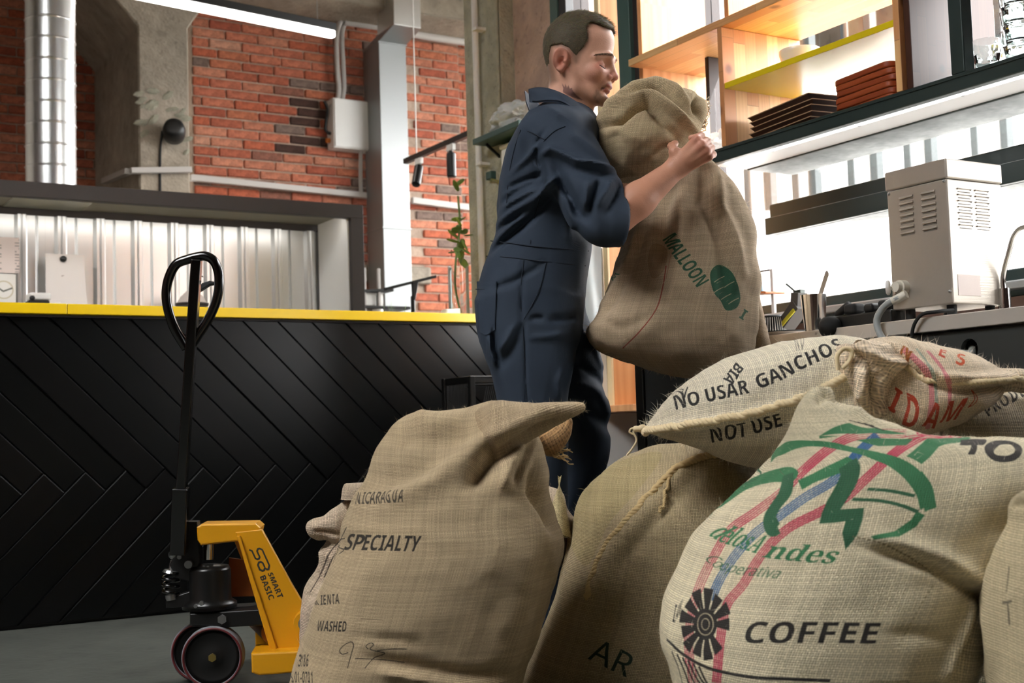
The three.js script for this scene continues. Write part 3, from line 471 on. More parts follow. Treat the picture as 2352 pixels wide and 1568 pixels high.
// wooden standing board and posts at the window end
{
  const t = thing('tall_wood_unit', 'tall pale wooden unit beside the green post at the window end', 'unit', [0.085, 0, 0]);
  obj('side_panel', box(XS, XW - 0.02, 0.74, 2.9, -4.02, -3.995, 0.002, 'y'), M.plank, t);
  obj('front_edge', box(XS - 0.012, XS - 0.0005, 0.74, 2.9, -4.022, -3.993, 0.002, 'y'), mat(0xf0dcae, 0.5), t);
  obj('foot_rail', box(XS - 0.06, XS + 0.24, 0.715, 0.74, -4.03, -3.8, 0.002), M.plank, t);
  obj('white_panel', box(XS - 0.34, XS + 0.3, 0.0, 0.71, -4.04, -4.02, 0.002), M.white, t);
  obj('back_panel', box(XS - 0.4, XS - 0.012, 0.745, 1.35, -4.03, -4.02, 0.002), M.white, t);
  obj('rail', box(XS - 0.4, XS - 0.002, 1.0, 1.02, -4.02, -3.99, 0.002), M.conduit, t);
  const p = thing('steel_post', 'dark green square steel post with a brown back in front of the wooden unit', 'post', [0, 0, 0]);
  const za = on(1419, 100, 'x', XS + 0.06).z; obj('post', box(XS + 0.06, XS + 0.09, 0.92, CEIL, za, za + 0.075, 0.004), M.greenLight, p); obj('back_strip', box(XS + 0.075, XS + 0.125, 0.92, CEIL, za + 0.078, za + 0.105, 0.003), M.darkBrown, p);
  const q = thing('corner_post', 'dark green post with a black strip at the edge of the pink pier', 'post', [0, 0, 0]);
  obj('post', box(XW - 0.06, XW - 0.01, 0, CEIL, -4.74, -4.68, 0.004), M.greenLight, q); obj('strip', box(XW - 0.055, XW - 0.01, 0, CEIL, -4.676, -4.62, 0.004), M.black, q);
  const c = thing('cloth', 'pale grey cloth hanging from the rail behind the man', 'cloth', [XS - 0.06, 1.02, -3.98]);
  const g = new THREE.BoxGeometry(0.17, 0.36, 0.006, 24, 16, 1), a = g.attributes.position; for (let i = 0; i < a.count; i++) a.setZ(i, a.getZ(i) + 0.012 * Math.sin(a.getX(i) * 70 + a.getY(i) * 6) * (0.5 - a.getY(i))); g.computeVertexNormals(); obj('cloth', g.translate(0, 0.19, 0.012), mat(0xc3cbcb, 0.9), c);
  const b = thing('black_jacket', 'dark jacket hanging on the wooden unit by the cabinet corner', 'jacket', [XS + 0.30, 0.745, -3.9]);
  const jg = new THREE.SphereGeometry(1, 32, 24), ja = jg.attributes.position; for (let i = 0; i < ja.count; i++) { const x = ja.getX(i), y = ja.getY(i), z = ja.getZ(i), f = 1 + 0.12 * Math.sin(Math.atan2(z, x) * 7 + y * 2); ja.setXYZ(i, x * 0.05 * f * (1 - 0.25 * y), 0.11 + y * 0.11, z * 0.04 * f); } jg.computeVertexNormals(); obj('jacket', jg, mat(0x1b211f, 0.85), b);
}
{
  const p = on(1122, 920, 'z', -4.55), t = thing('mesh_bin', 'black wire mesh bin in front of the herringbone counter behind the man', 'bin', [p.x, 0, -4.55]); const w = 0.28, top = on(1110, 863, 'z', -4.45).y;
  const bars = []; for (let i = -14; i <= 14; i++) { const x = i * 0.0105; for (const s of [1, -1]) { const L = top - 0.03; bars.push(rod([clamp(x - L * 0.25, -w / 2, w / 2), 0.02, s * 0.11], [clamp(x + L * 0.25, -w / 2, w / 2), top, s * 0.11], 0.0022, 0.0022, 5)); } }
  for (let i = -9; i <= 9; i++) for (const s of [1, -1]) bars.push(rod([s * w / 2, 0.02, i * 0.012], [s * w / 2, top, i * 0.012], 0.0022, 0.0022, 5));
  obj('mesh', bars, M.black, t).userData.kind = 'stuff';
  obj('rim', [box(-w / 2 - 0.006, w / 2 + 0.006, top - 0.03, top, 0.105, 0.118), box(-w / 2 - 0.006, w / 2 + 0.006, top - 0.03, top, -0.118, -0.105), box(-w / 2 - 0.006, -w / 2 + 0.006, top - 0.03, top, -0.11, 0.11), box(w / 2 - 0.006, w / 2 + 0.006, top - 0.03, top, -0.11, 0.11)], M.black, t);
  for (const [x, z] of [[-1, 1], [1, 1], [-1, -1], [1, -1]]) obj('corner_post', box(x * w / 2 - 0.012, x * w / 2 + 0.012, 0, top, z * 0.11 - 0.012, z * 0.11 + 0.012), M.black, t);
  obj('base', box(-w / 2, w / 2, 0.0, 0.02, -0.11, 0.11), M.black, t);
}
// things on the shelves
function tray(w, d, h, flare, m, t) {   // open tray with sloped sides
  const o = [[-w / 2, -d / 2], [w / 2, -d / 2], [w / 2, d / 2], [-w / 2, d / 2]], tri = [], P = (s, y, k) => o.map(([x, z]) => V(x * s + Math.sign(x) * k, y, z * s + Math.sign(z) * k));
  const A = P(1, 0, -flare), B = P(1, h, 0), C = P(1, h, -0.006), D = P(1, 0.006, -flare - 0.004);
  const quad = (p, q, r, s) => tri.push(p, q, r, p, r, s);
  for (let i = 0; i < 4; i++) { const j = (i + 1) % 4; quad(A[j], A[i], B[i], B[j]); quad(B[j], B[i], C[i], C[j]); quad(C[j], C[i], D[i], D[j]); } quad(A[0], A[1], A[2], A[3]); quad(D[3], D[2], D[1], D[0]);
  const g = new THREE.BufferGeometry().setFromPoints(tri); g.computeVertexNormals(); return uvBox(g, 'z');
}
{
  const corner = on(1763, 247, 'x', XS + 0.1), g = tray(0.3, 0.33, 0.019, 0.014, M.walnut), lip = (() => { const l = []; for (const [a, b, c, d] of [[-0.15, 0.15, 0.161, 0.166], [-0.15, 0.15, -0.166, -0.161], [-0.151, -0.146, -0.166, 0.166], [0.146, 0.151, -0.166, 0.166]]) l.push(box(a, b, 0.0175, 0.0205, c, d, 0.0004)); return merge(l); })();
  const names = ['topmost', 'second from the top', 'third from the top', 'fourth from the top', 'lowest'], dark = mat(0x3a261f, 0.55, 0, { map: rep(woodTex, 1.5, 2) }), edge = mat(0xa98a6a, 0.6), proto = new THREE.Group();
  obj('tray_body', g, dark, proto).name = 'tray_body'; obj('rim', lip, edge, proto).name = 'rim';
  for (let i = 0; i < 5; i++) { const o = proto.clone(); o.name = numbered('serving_tray'); o.position.set(XS + 0.2 + (i % 2) * 0.004, SY + (4 - i) * 0.0185, -2.985 + (i % 3) * 0.005); o.rotation.y = rad(-8 + (i % 2) * 1.5); scene.add(o); tag(o, 'dark wooden serving tray, ' + names[i] + ' of the stack under the yellow shelf', 'tray', 'dark trays under the yellow shelf'); }
  const s = new THREE.Shape(), w = 0.16, d = 0.25, r = 0.03; s.moveTo(-w / 2 + r, -d / 2); s.lineTo(w / 2 - r, -d / 2); s.quadraticCurveTo(w / 2, -d / 2, w / 2, -d / 2 + r); s.lineTo(w / 2, d / 2 - r); s.quadraticCurveTo(w / 2, d / 2, w / 2 - r, d / 2); s.lineTo(-w / 2 + r, d / 2); s.quadraticCurveTo(-w / 2, d / 2, -w / 2, d / 2 - r); s.lineTo(-w / 2, -d / 2 + r); s.quadraticCurveTo(-w / 2, -d / 2, -w / 2 + r, -d / 2);
  const bg = uvBox(new THREE.ExtrudeGeometry(s, { depth: 0.009, bevelEnabled: true, bevelSize: 0.005, bevelThickness: 0.005, bevelOffset: -0.005, bevelSegments: 3, curveSegments: 10 }).rotateX(-Math.PI / 2).translate(0, 0.005, 0), 'z');
  const at = on(1990, 235, 'x', XS + 0.11), order = ['topmost', 'second from the top', 'third from the top', 'fourth from the top', 'fifth from the top', 'lowest'];
  for (let i = 0; i < 6; i++) { const b = obj('serving_board', bg, i % 2 ? M.board : mat(0xa25c3e, 0.5, 0, { map: rep(woodTex, 1.3 + i * 0.1, 2.1) })); b.position.set(XS + 0.13, SY + (5 - i) * 0.0193, -2.64 + (i % 3 - 1) * 0.004); b.rotation.y = rad(-6 + (i * 7 % 5)); tag(b, 'rounded reddish wooden serving board, ' + order[i] + ' of the stack by the upright', 'board', 'wooden boards on the steel shelf'); }
}
{
  const yY = on(1655, 199, 'x', XS).y + 0.009, p = on(1821, 118, 'x', XS + 0.13), t = thing('white_bowl', 'white porcelain bowl on the yellow shelf board', 'bowl', [XS + 0.15, yY, p.z + 0.01]);
  obj('bowl', lathe([[0, 0], [0.045, 0], [0.052, 0.01], [0.066, 0.06], [0.066, 0.072], [0.063, 0.072], [0.06, 0.06], [0.046, 0.012], [0, 0.01]], 40), M.porcelain, t); obj('foot_ring', lathe([[0.03, -0.0005], [0.042, -0.0005], [0.042, 0.004], [0.03, 0.004]], 32), M.porcelain, t);
}
{
  const R = 0.042, Hh = 0.088, prof = [[0, 0.004], [R * 0.66, 0], [R * 0.7, 0.002], [R * 0.78, Hh * 0.5], [R * 0.92, Hh * 0.62], [R, Hh], [R - 0.0025, Hh], [R * 0.88, Hh * 0.64], [R * 0.68, 0.014], [0, 0.012]];
  const g = new THREE.LatheGeometry(prof.map((p) => new THREE.Vector2(...p)), 50), a = g.attributes.position;
  for (let i = 0; i < a.count; i++) { const x = a.getX(i), y = a.getY(i), z = a.getZ(i), r = Math.hypot(x, z), th = Math.atan2(z, x); if (r > 0.02 && y < Hh * 0.6) { const k = 1 - 0.07 * Math.pow(Math.abs(Math.cos(th * 5)), 3) * sstep(y, 0, 0.01) * (1 - sstep(y, Hh * 0.45, Hh * 0.6)); a.setX(i, x * k); a.setZ(i, z * k); } } g.computeVertexNormals();
  const spots = [[2266, 0, 0, 'single faceted glass tumbler standing alone on the steel shelf'], [2338, 0, 0, 'lowest glass tumbler of the tall stack at the photo edge'], [2338, 1, 0, 'second glass tumbler of the tall stack at the photo edge'], [2338, 2, 0, 'third glass tumbler of the tall stack at the photo edge'], [2338, 3, 0, 'topmost glass tumbler of the tall stack at the photo edge'], [2300, 0, 0.2, 'glass tumbler standing behind the two foremost tumblers'], ];
  for (const [px, k, dx, label] of spots) { const x = XS + 0.075 + dx, m = obj('glass_tumbler', g, M.tumbler); m.position.set(x + (k % 2) * 0.003, SY - 0.002 + k * 0.05 + (k ? 0.003 : 0), on(px, 120, 'x', x).z); m.rotation.y = k; tag(m, label, 'glass', 'glass tumblers on the steel shelf'); }
  const t = thing('cabinet_back', 'grey wooden panel standing behind the glass tumblers', 'panel', [0, 0, 0]); obj('panel', box(XS + 0.3, XS + 0.32, SY, 2.7, zAt(2185) + 0.06, -1.0, 0.002, 'y'), mat(0x4f4a44, 0.5, 0, { map: rep(woodTex, 1, 1.6) }), t); obj('strip', box(XS + 0.285, XS + 0.3, SY, 2.7, zAt(2185) + 0.06, zAt(2185) + 0.09, 0.002), M.green, t);
}
{
  const p = on(1640, 300, 'x', XS + 0.25), t = thing('plastic_wrap', 'crumpled clear white plastic wrap behind the end of the steel shelf', 'plastic wrap', [XS + 0.22, SY, -3.42]), g = new THREE.IcosahedronGeometry(1, 10), a = g.attributes.position;
  for (let i = 0; i < a.count; i++) { const q = V(a.getX(i), a.getY(i), a.getZ(i)); q.multiplyScalar(0.8 + 0.5 * Math.abs(noise3(q.x * 3, q.y * 3 + 5, q.z * 3))); a.setXYZ(i, q.x * 0.09, Math.max(0, 0.06 + q.y * 0.07), q.z * 0.08); } g.computeVertexNormals(); obj('wrap', toCreasedNormals(g, 0.6), mat(0xf2f4f4, 0.2, 0, { transmission: 0.5, thickness: 0 }), t);
}
// ---------------------------------------------------------------- worktop under the windows
const XF = 2.45, WY = 0.895;
{
  const z0 = -3.30, z1 = -0.6, t = thing('kitchen_cabinet', 'dark grey steel kitchen cabinet with a round cable hole under the worktop', 'cabinet', [0, 0, 0]);
  const zh = on(2230, 801, 'x', XF + 0.02), dark = mat(0x3b3d3b, 0.5, 0.3, { roughnessMap: rep(smudgeRough, 2) });
  const s = new THREE.Shape([[z0 + 0.62, 0.05], [z1, 0.05], [z1, WY - 0.04], [z0 + 0.62, WY - 0.04]].map((p) => new THREE.Vector2(...p))), hole = new THREE.Path(); hole.absarc(zh.z, zh.y, 0.024, 0, Math.PI * 2); s.holes.push(hole);
  const g = new THREE.ExtrudeGeometry(s, { depth: 0.015, bevelEnabled: false, curveSegments: 24 }); g.applyMatrix4(new THREE.Matrix4().set(0, 0, 1, XF + 0.015, 0, 1, 0, 0, 1, 0, 0, 0, 0, 0, 0, 1)); const ix = g.index; g.computeVertexNormals();
  obj('front_panel', uvBox(g), new THREE.MeshPhysicalMaterial({ ...{ color: 0x3b3d3b, roughness: 0.5, metalness: 0.3 }, side: THREE.DoubleSide }), t);
  obj('carcass', [box(XF + 0.4, XW - 0.05, 0.05, WY - 0.04, z0, z1, 0.003), box(XF + 0.03, XW - 0.05, 0.05, 0.07, z0, z1, 0.002)], M.black, t);
  for (const z of [z0 + 0.02, z0 + 0.6]) obj('leg', box(XF + 0.015, XF + 0.045, 0, WY - 0.04, z - 0.02, z + 0.02, 0.003), M.black, t);
  obj('door', box(XF + 0.02, XF + 0.036, 0.06, WY - 0.05, z0 + 0.045, z0 + 0.575, 0.003), mat(0x1d2021, 0.45), t);
  const w = thing('worktop', 'stainless steel kitchen worktop below the windows', 'worktop', [0, 0, 0]);
  obj('slab', box(XF, XW - 0.04, WY - 0.036, WY, z0 - 0.02, z1, 0.003, 'z'), mat(0xd6cec4, 0.42, 0.45, { roughnessMap: rep(smudgeRough, 3) }), w); obj('upstand', box(XW - 0.045, XW - 0.032, WY, WY + 0.05, z0, z1, 0.002), M.steel, w);
}
const onTop = (px, back) => on(px, 760, 'x', XF + back).z;
{ // boiler with louvres
  const zl = on(2050, 700, 'x', XF + 0.045).z, zr = on(2190, 700, 'x', XF + 0.045).z, y0 = WY + 0.03, x0 = XF + 0.045, w = zr - zl, hTop = on(2183, 360, 'x', x0).y - y0, dp = 0.2;
  const t = thing('water_boiler', 'tall stainless steel water boiler with rows of louvre slots on the worktop', 'boiler', [x0, y0, zl]);
  obj('case', box(0, dp, 0, hTop * 0.86, 0, w, 0.004), M.steelWarm, t); obj('cover', box(-0.003, dp + 0.003, hTop * 0.862, hTop, -0.003, w + 0.003, 0.005), M.steelWarm, t);
  const slot = (L) => { const g = new THREE.CylinderGeometry(0.0042, 0.0042, L, 10, 1, false, 0, Math.PI).rotateZ(Math.PI / 2); return uvBox(g); };
  const sl = mat(0xc9c2b8, 0.45, 0.8);
  for (const [c, n, top] of [[0.33, 7, 0.80], [0.70, 7, 0.80]]) for (let i = 0; i < n; i++) { const y = hTop * (0.79 - 0.042 * i) - (c < 0.5 ? 0 : 0); obj('louvre', T(slot(w * 0.23).rotateY(Math.PI / 2).rotateZ(0.5), 0.0005, y, w * c), sl, t); obj('slot', box(-0.0008, 0.001, y - 0.0062, y - 0.0042, w * (c - 0.11), w * (c + 0.11), 0.0002), mat(0x6b6660, 0.6), t); }
  for (const c of [0.3, 0.62]) for (let i = 0; i < 7; i++) { const y = hTop * (0.79 - 0.042 * i); obj('louvre', T(slot(dp * 0.24).rotateX(-0.5), dp * c, y, w + 0.0005), sl, t); obj('slot', box(dp * (c - 0.11), dp * (c + 0.11), y - 0.0062, y - 0.0042, w - 0.001, w + 0.0008, 0.0002), mat(0x6b6660, 0.6), t); }
  obj('rating_plate', box(dp * 0.1, dp * 0.5, 0.02, 0.07, w, w + 0.001, 0.0003), mat(0xd8c9c2, 0.5), t);
  for (const [y, z] of [[hTop * 0.84, w * 0.04], [hTop * 0.845, w * 0.96], [0.03, w * 0.96]]) obj('screw', T(new THREE.SphereGeometry(0.004, 12, 8), -0.001, y, z), M.zinc, t);
  for (const [x, z] of [[0.03, 0.03], [0.03, w - 0.03], [dp - 0.03, 0.03], [dp - 0.03, w - 0.03]]) obj('foot', rod([x, -0.03, z], [x, 0, z], 0.012), M.rubber, t);
  const yp = 0.055, zp = w * 0.22; obj('inlet', [rod([0.002, yp, zp], [-0.02, yp, zp], 0.018), rod([-0.02, yp, zp], [-0.034, yp, zp], 0.013)], mat(0xcfcabc, 0.5), t); obj('union_ring', T(new THREE.TorusGeometry(0.014, 0.005, 10, 24), -0.036, yp, zp - 0.02, 0, 0.6, 0), M.white, t);
  const h = thing('grey_hose', 'thick grey hose looping from the boiler inlet down over the worktop edge', 'hose', [0, 0, 0]), p = (px, py, b) => on(px, py, 'x', XF + b);
  obj('hose', tube([p(2080, 676, 0.0), p(2060, 686, -0.01), p(2030, 705, -0.015), p(2014, 735, -0.02), p(2022, 768, -0.02), p(2045, 795, -0.015), p(2080, 812, -0.01), p(2130, 812, -0.01), p(2190, 810, -0.005), p(2228, 812, 0.0), p(2232, 800, 0.06)], 0.0088, 10, 120), mat(0x9ba09e, 0.4, 0, { clearcoat: 0.3 }), h);
  obj('coupling', rod(p(2082, 675, 0.0), p(2050, 692, -0.012), 0.0105), mat(0xd8d4c6, 0.4), h);
  const c = thing('power_cable', 'black power cord arching from under the boiler over the worktop edge', 'cord', [0, 0, 0]);
  obj('cord', tube([p(2190, 712, 0.05), p(2150, 716, 0.0), p(2118, 722, -0.012), p(2100, 745, -0.015), p(2094, 775, -0.012), p(2092, 840, -0.01)], 0.0045, 8, 60), M.rubber, c);
}
{ // power strip with plugs
  const zl = onTop(1920, 0.05), zr = onTop(2062, 0.05), t = thing('power_strip', 'black power strip with plugs on the worktop beside the boiler', 'power strip', [XF + 0.03, WY, zl]), w = zr - zl;
  obj('strip', box(0, 0.055, 0, 0.034, 0, w, 0.006), M.blackPlastic, t);
  obj('plug', [box(0.0, 0.045, 0.034, 0.062, w * 0.22, w * 0.42, 0.01), T(lathe([[0, 0], [0.012, 0], [0.009, 0.05], [0, 0.05]], 16), 0.02, 0.06, w * 0.25, -2.0)], M.rubber, t);
  obj('plug', [box(0.0, 0.045, 0.034, 0.056, w * 0.55, w * 0.7, 0.008)], M.blackPlastic, t); obj('plug', [box(0.0, 0.045, 0.034, 0.06, w * 0.78, w * 0.9, 0.008)], M.rubber, t);
  obj('hanging_plug', [T(lathe([[0, -0.012], [0.026, -0.012], [0.028, 0], [0.026, 0.02], [0.012, 0.034], [0, 0.036]], 24), -0.022, 0.004, w * 0.12, 0, 0, Math.PI / 2), T(box(-0.002, 0.002, -0.02, 0.02, -0.003, 0.003, 0.001), -0.036, 0.004, w * 0.12)], M.rubber, t);
  const p = (px, py, b) => on(px, py, 'x', XF + b); obj('lead', tube([p(1950, 697, 0.04), p(1930, 705, 0.03), p(1914, 727, 0.0), p(1908, 752, -0.008), p(1912, 776, -0.008)], 0.005, 8, 40), M.rubber, t);
}
{ // shaker cup with spoons
  const z = onTop(1872, 0.06), t = thing('steel_cup', 'polished steel shaker cup holding a spoon on the worktop', 'cup', [XF + 0.06, WY, z]), k = on(1872, 755, 'x', XF + 0.06).distanceTo(EYEV) / FOCAL, r = 29.5 * k * 0.97, r0 = 22 * k, h = 84 * k;
  obj('cup', lathe([[0, 0], [r0, 0], [r0 + 0.001, 0.003], [r, h], [r - 0.0012, h], [r0 - 0.001, 0.004], [0, 0.003]], 56), M.chrome, t);
  const s = thing('spoon', 'steel spoon with an engraved handle standing in the shaker cup', 'spoon', [XF + 0.06, WY, z]), S = (px, py) => on(px, py, 'x', XF + 0.06).sub(s.position);
  const a = S(1880, 690), b = S(1899, 630); obj('handle', [bar(S(1875, 740), a.clone().lerp(b, 0.25), 0.004, 0.007, V(0, 0, 1)), bar(a, b, 0.0022, 0.015, V(0, 0, 1), 0.001)], M.zinc, s); const tip = new THREE.SphereGeometry(0.0078, 16, 10).scale(0.2, 1.3, 1); obj('handle_end', T(tip, b.x, b.y, b.z), M.zinc, s);
}
{ // plate, striped cup, siphon, knife block
  const z = onTop(1800, 0.08), t = thing('saucer', 'flat white saucer at the worktop edge beside the lifted sack', 'plate', [XF + 0.075, WY, z]); obj('plate', lathe([[0, 0], [0.045, 0], [0.072, 0.010], [0.072, 0.013], [0.045, 0.004], [0, 0.004]], 48), M.porcelain, t); obj('rim', lathe([[0.07, 0.0105], [0.0728, 0.0105], [0.0728, 0.0135], [0.07, 0.0135]], 48), M.rubber, t);
  const zc = onTop(1768, 0.16), c = thing('ribbed_cup', 'upturned dark cup with fine white ribs behind the saucer', 'cup', [XF + 0.17, WY, zc]); const g = new THREE.LatheGeometry([[0, 0.075], [0.03, 0.075], [0.036, 0.068], [0.047, 0], [0.044, 0], [0, 0.07]].map((p) => new THREE.Vector2(...p)), 72); obj('cup', g, M.blackPlastic, c);
  const ribs = []; for (let i = 0; i < 36; i++) { const a = i / 36 * Math.PI * 2; ribs.push(rod([Math.cos(a) * 0.0475, 0.002, Math.sin(a) * 0.0475], [Math.cos(a) * 0.0368, 0.067, Math.sin(a) * 0.0368], 0.0011, 0.0011, 5)); } obj('ribs', ribs, M.white, c);
  const zs = onTop(1838, 0.2), s = thing('chopper', 'dark hand blender with a yellow stripe leaning behind the steel cup', 'blender', [XF + 0.2, WY, zs]), q = (px, py) => on(px, py, 'x', XF + 0.2).sub(s.position);
  obj('body', [bar(q(1802, 752), q(1840, 700), 0.05, 0.034), bar(q(1834, 712), q(1836, 672), 0.04, 0.03)], mat(0x5c5a58, 0.5), s); obj('stripe', bar(q(1806, 752).add(V(-0.027, 0, 0)), q(1840, 712).add(V(-0.027, 0, 0)), 0.006, 0.012), mat(0xd6cf3a, 0.4), s); obj('nozzle', [bar(q(1827, 672), q(1844, 669), 0.02, 0.012), tube([q(1827, 670), q(1818, 662), q(1806, 652)], 0.003, 6, 12)], mat(0x6f7a74, 0.5), s);
  const f = thing('small_frame', 'small white window shelf with an orange board and a cone ornament', 'frame', [XW - 0.15, 0, 0]), r = (px, py) => on(px, py, 'x', XW - 0.15).sub(f.position);
  obj('upright', bar(r(1773, 618), r(1779, 735), 0.012, 0.014, V(0, 0, 1)), M.conduit, f); obj('top_bar', bar(r(1690, 632), r(1774, 619), 0.006, 0.006), M.darkBrown, f); obj('base_bar', bar(r(1690, 742), r(1840, 716), 0.02, 0.02), M.conduit, f); obj('orange_board', bar(r(1690, 676), r(1781, 672), 0.09, 0.008), mat(0xb5683a, 0.5), f); const cn = r(1744, 671); obj('cone', T(new THREE.ConeGeometry(0.02, 0.075, 24), cn.x, cn.y + 0.04, cn.z), mat(0x5f7480, 0.5), f);
}
{ // tap
  const z = onTop(2308, 0.3), x = XF + 0.22, t = thing('tap', 'chrome gooseneck tap at the right behind the boiler', 'tap', [x, WY, on(2308, 690, 'x', x).z]), p = (px, py) => on(px, py, 'x', x).sub(t.position);
  obj('body', [rod([0, -0.002, 0], [0, 0.07, 0], 0.017, 0.014), rod([0, 0.0, 0], [0, 0.01, 0], 0.026)], M.chrome, t); obj('spout', tube([V(0, 0.05, 0), p(2304, 640), p(2316, 585), p(2330, 540), p(2348, 523), p(2380, 524), p(2392, 545)], 0.0065, 12, 60), M.chrome, t); obj('lever', [rod(p(2300, 672), p(2290, 690), 0.006), T(new THREE.SphereGeometry(0.009, 14, 10), ...p(2289, 692).toArray())], M.chrome, t);
}
// ---------------------------------------------------------------- pallet truck
const camGroup = (name, label, cat, px, py, t, group) => { const p = depth(px, py, t); return thing(name, label, cat, [p.x, 0, p.z], -YAW, group); };
const toLocal = (g, px, py, t) => g.worldToLocal(depth(px, py, t));
{
  // the truck points its forks to the right and a little away; its own axes: x along the forks, z across
  const w0 = on(490, 1570, 'y', 0), dirX = on(690, 1538, 'y', 0).sub(on(590, 1545, 'y', 0)), turn = rad(6);
  const t = thing('pallet_truck', 'yellow hand pallet truck with a black loop handle standing by the counter', 'pallet truck', [w0.x, 0, w0.z], -YAW + turn);
  const D = 3.42, P = (px, py, d = D) => t.worldToLocal(depth(px, py, d));
  const yel = mat(0xd69606, 0.38, 0, { clearcoat: 0.4, clearcoatRoughness: 0.3 }), blk = mat(0x050505, 0.2, 0, { clearcoat: 0.6, clearcoatRoughness: 0.15 }), blkM = mat(0x0b0b0b, 0.4);
  // two steering wheels on one axle
  const rw = 0.081, wheel = (z, px) => {
    const c = P(px, 1504); const w = obj('wheel', T(lathe([[rw * 0.9, -0.027], [rw - 0.004, -0.027], [rw, -0.022], [rw, 0.022], [rw - 0.004, 0.027], [rw * 0.9, 0.027], [rw * 0.86, 0.02], [rw * 0.86, -0.02], [rw * 0.9, -0.027]], 56).rotateX(Math.PI / 2), c.x, rw, z, 0, 0.0), mat(0x84858a, 0.8, 0, { bumpMap: rep(concreteBump, 8), bumpScale: 0.0006 }), t);
    obj('tyre_edge', T(merge([T(new THREE.TorusGeometry(rw * 0.93, 0.003, 8, 56), 0, 0, 0.0272), T(new THREE.TorusGeometry(rw * 0.93, 0.003, 8, 56), 0, 0, -0.0272)]), c.x, rw, z), mat(0x5a1a1c, 0.5), w);
    obj('hub', T(lathe([[0, -0.02], [rw * 0.3, -0.02], [rw * 0.34, -0.014], [rw * 0.75, -0.014], [rw * 0.87, -0.024], [rw * 0.87, 0.024], [rw * 0.75, 0.014], [rw * 0.34, 0.014], [rw * 0.3, 0.02], [0, 0.02]], 48).rotateX(Math.PI / 2), c.x, rw, z), blkM, w);
    obj('axle_bolt', T(new THREE.CylinderGeometry(0.011, 0.011, 0.012, 6).rotateX(Math.PI / 2), c.x, rw, z + 0.024), mat(0x8f7d45, 0.4, 0.8), w); return w;
  };
  const zF = 0.045, zR = -0.055; wheel(zF, 490); wheel(zR, 452);
  const cx = P(475, 1504).x; obj('axle', rod([cx, rw, zR], [cx + 0.01, rw, zF], 0.012), M.zinc, t);
  const L = (px, py) => { const q = P(px, py); return [q.x, q.y]; };
  const poly = (pts, z0, z1, bev = 0.004) => uvBox(extrude(pts.map(([x, y]) => L(x, y)), z1 - z0, bev, 4).translate(0, 0, z0));
  // turntable plate, hydraulic pump, pull link
  obj('turntable', [poly([[437, 1408], [600, 1400], [640, 1404], [640, 1436], [520, 1440], [437, 1432]], -0.1, 0.06), rod([cx, 0.16, 0], [cx, 0.2, 0], 0.05)], blkM, t);
  obj('fork_bracket', poly([[466, 1432], [500, 1432], [497, 1500], [470, 1500]], -0.012, 0.006), blkM, t);
  const pc = L(473, 1300), pr = 0.058; obj('pump_body', T(lathe([[0, 0], [pr * 1.25, 0], [pr * 1.25, 0.015], [pr, 0.025], [pr, 0.1], [pr * 0.9, 0.113], [pr * 0.35, 0.118], [0, 0.118]], 40), pc[0], L(473, 1402)[1], 0), mat(0x0f1010, 0.3), t);
  const rd = L(472, 1290), rt = L(473, 1252); obj('lift_rod', rod([rd[0], rd[1], 0], [rt[0], rt[1] + 0.01, 0], 0.0135), M.chrome, t);
  obj('pump_bracket', [poly([[412, 1200], [448, 1200], [456, 1290], [440, 1340], [400, 1330], [386, 1300], [404, 1260]], -0.03, 0.03, 0.003), poly([[378, 1378], [428, 1362], [448, 1352], [456, 1372], [448, 1395], [378, 1398]], -0.02, 0.03, 0.003)], blkM, t);
  const sp = []; for (let i = 0; i <= 72; i++) { const a = i / 72 * Math.PI * 2 * 3.2, y = lerp(L(388, 1365)[1], L(388, 1318)[1], i / 72); sp.push(V(L(388, 1340)[0] + Math.cos(a) * 0.021, y, 0.02 + Math.sin(a) * 0.021)); }
  obj('spring', new THREE.TubeGeometry(new THREE.CatmullRomCurve3(sp), 160, 0.0045, 8), blk, t);
  const k = (px, py, r, h = 0.012, z = 0.036) => T(new THREE.CylinderGeometry(r, r * 1.05, h, 24).rotateX(Math.PI / 2), ...L(px, py), z);
  obj('plunger', [rod([...L(389, 1318), 0.02], [...L(390, 1312), 0.02], 0.024, 0.02), rod([...L(390, 1312), 0.02], [...L(394, 1290), 0.02], 0.009), T(new THREE.SphereGeometry(0.013, 20, 14), ...L(393, 1276), 0.02), rod([...L(391, 1380), 0.02], [...L(389, 1368), 0.02], 0.016)], M.zinc, t);
  obj('pin', [k(431, 1297, 0.0105, 0.03)], M.zinc, t); obj('pin', [k(410, 1280, 0.006, 0.02)], M.zinc, t); obj('bolt', T(new THREE.CylinderGeometry(0.0125, 0.0125, 0.012, 6).rotateX(Math.PI / 2), ...L(511, 1421), 0.066), M.zinc, t); obj('bolt', [k(464, 1384, 0.006, 0.01, 0.066)], M.zinc, t); obj('bolt', [k(451, 1390, 0.005, 0.01, 0.066)], M.zinc, t);
  // handle: square mast, loop and trigger
  const mt = P(452, 596), mb = P(410, 1235); obj('mast', bar(mb, mt, 0.026, 0.042, V(0, 0, 1), 0.004), blk, t);
  obj('mast_socket', [bar(P(411, 1272), P(416, 1120), 0.04, 0.056, V(0, 0, 1), 0.004), poly([[395, 1215], [432, 1215], [450, 1285], [392, 1290]], -0.028, 0.028, 0.003)], blk, t);
  obj('gas_link', [rod(P(398, 1195), P(394, 1275), 0.006)], blk, t);
  const HB = [[428, 800], [400, 752], [385, 705], [382, 668], [390, 632], [406, 606], [430, 596], [452, 590], [472, 588], [490, 598], [501, 622], [503, 655], [497, 690], [480, 730], [455, 770], [430, 806]].map(([x, y]) => P(x, y)); 
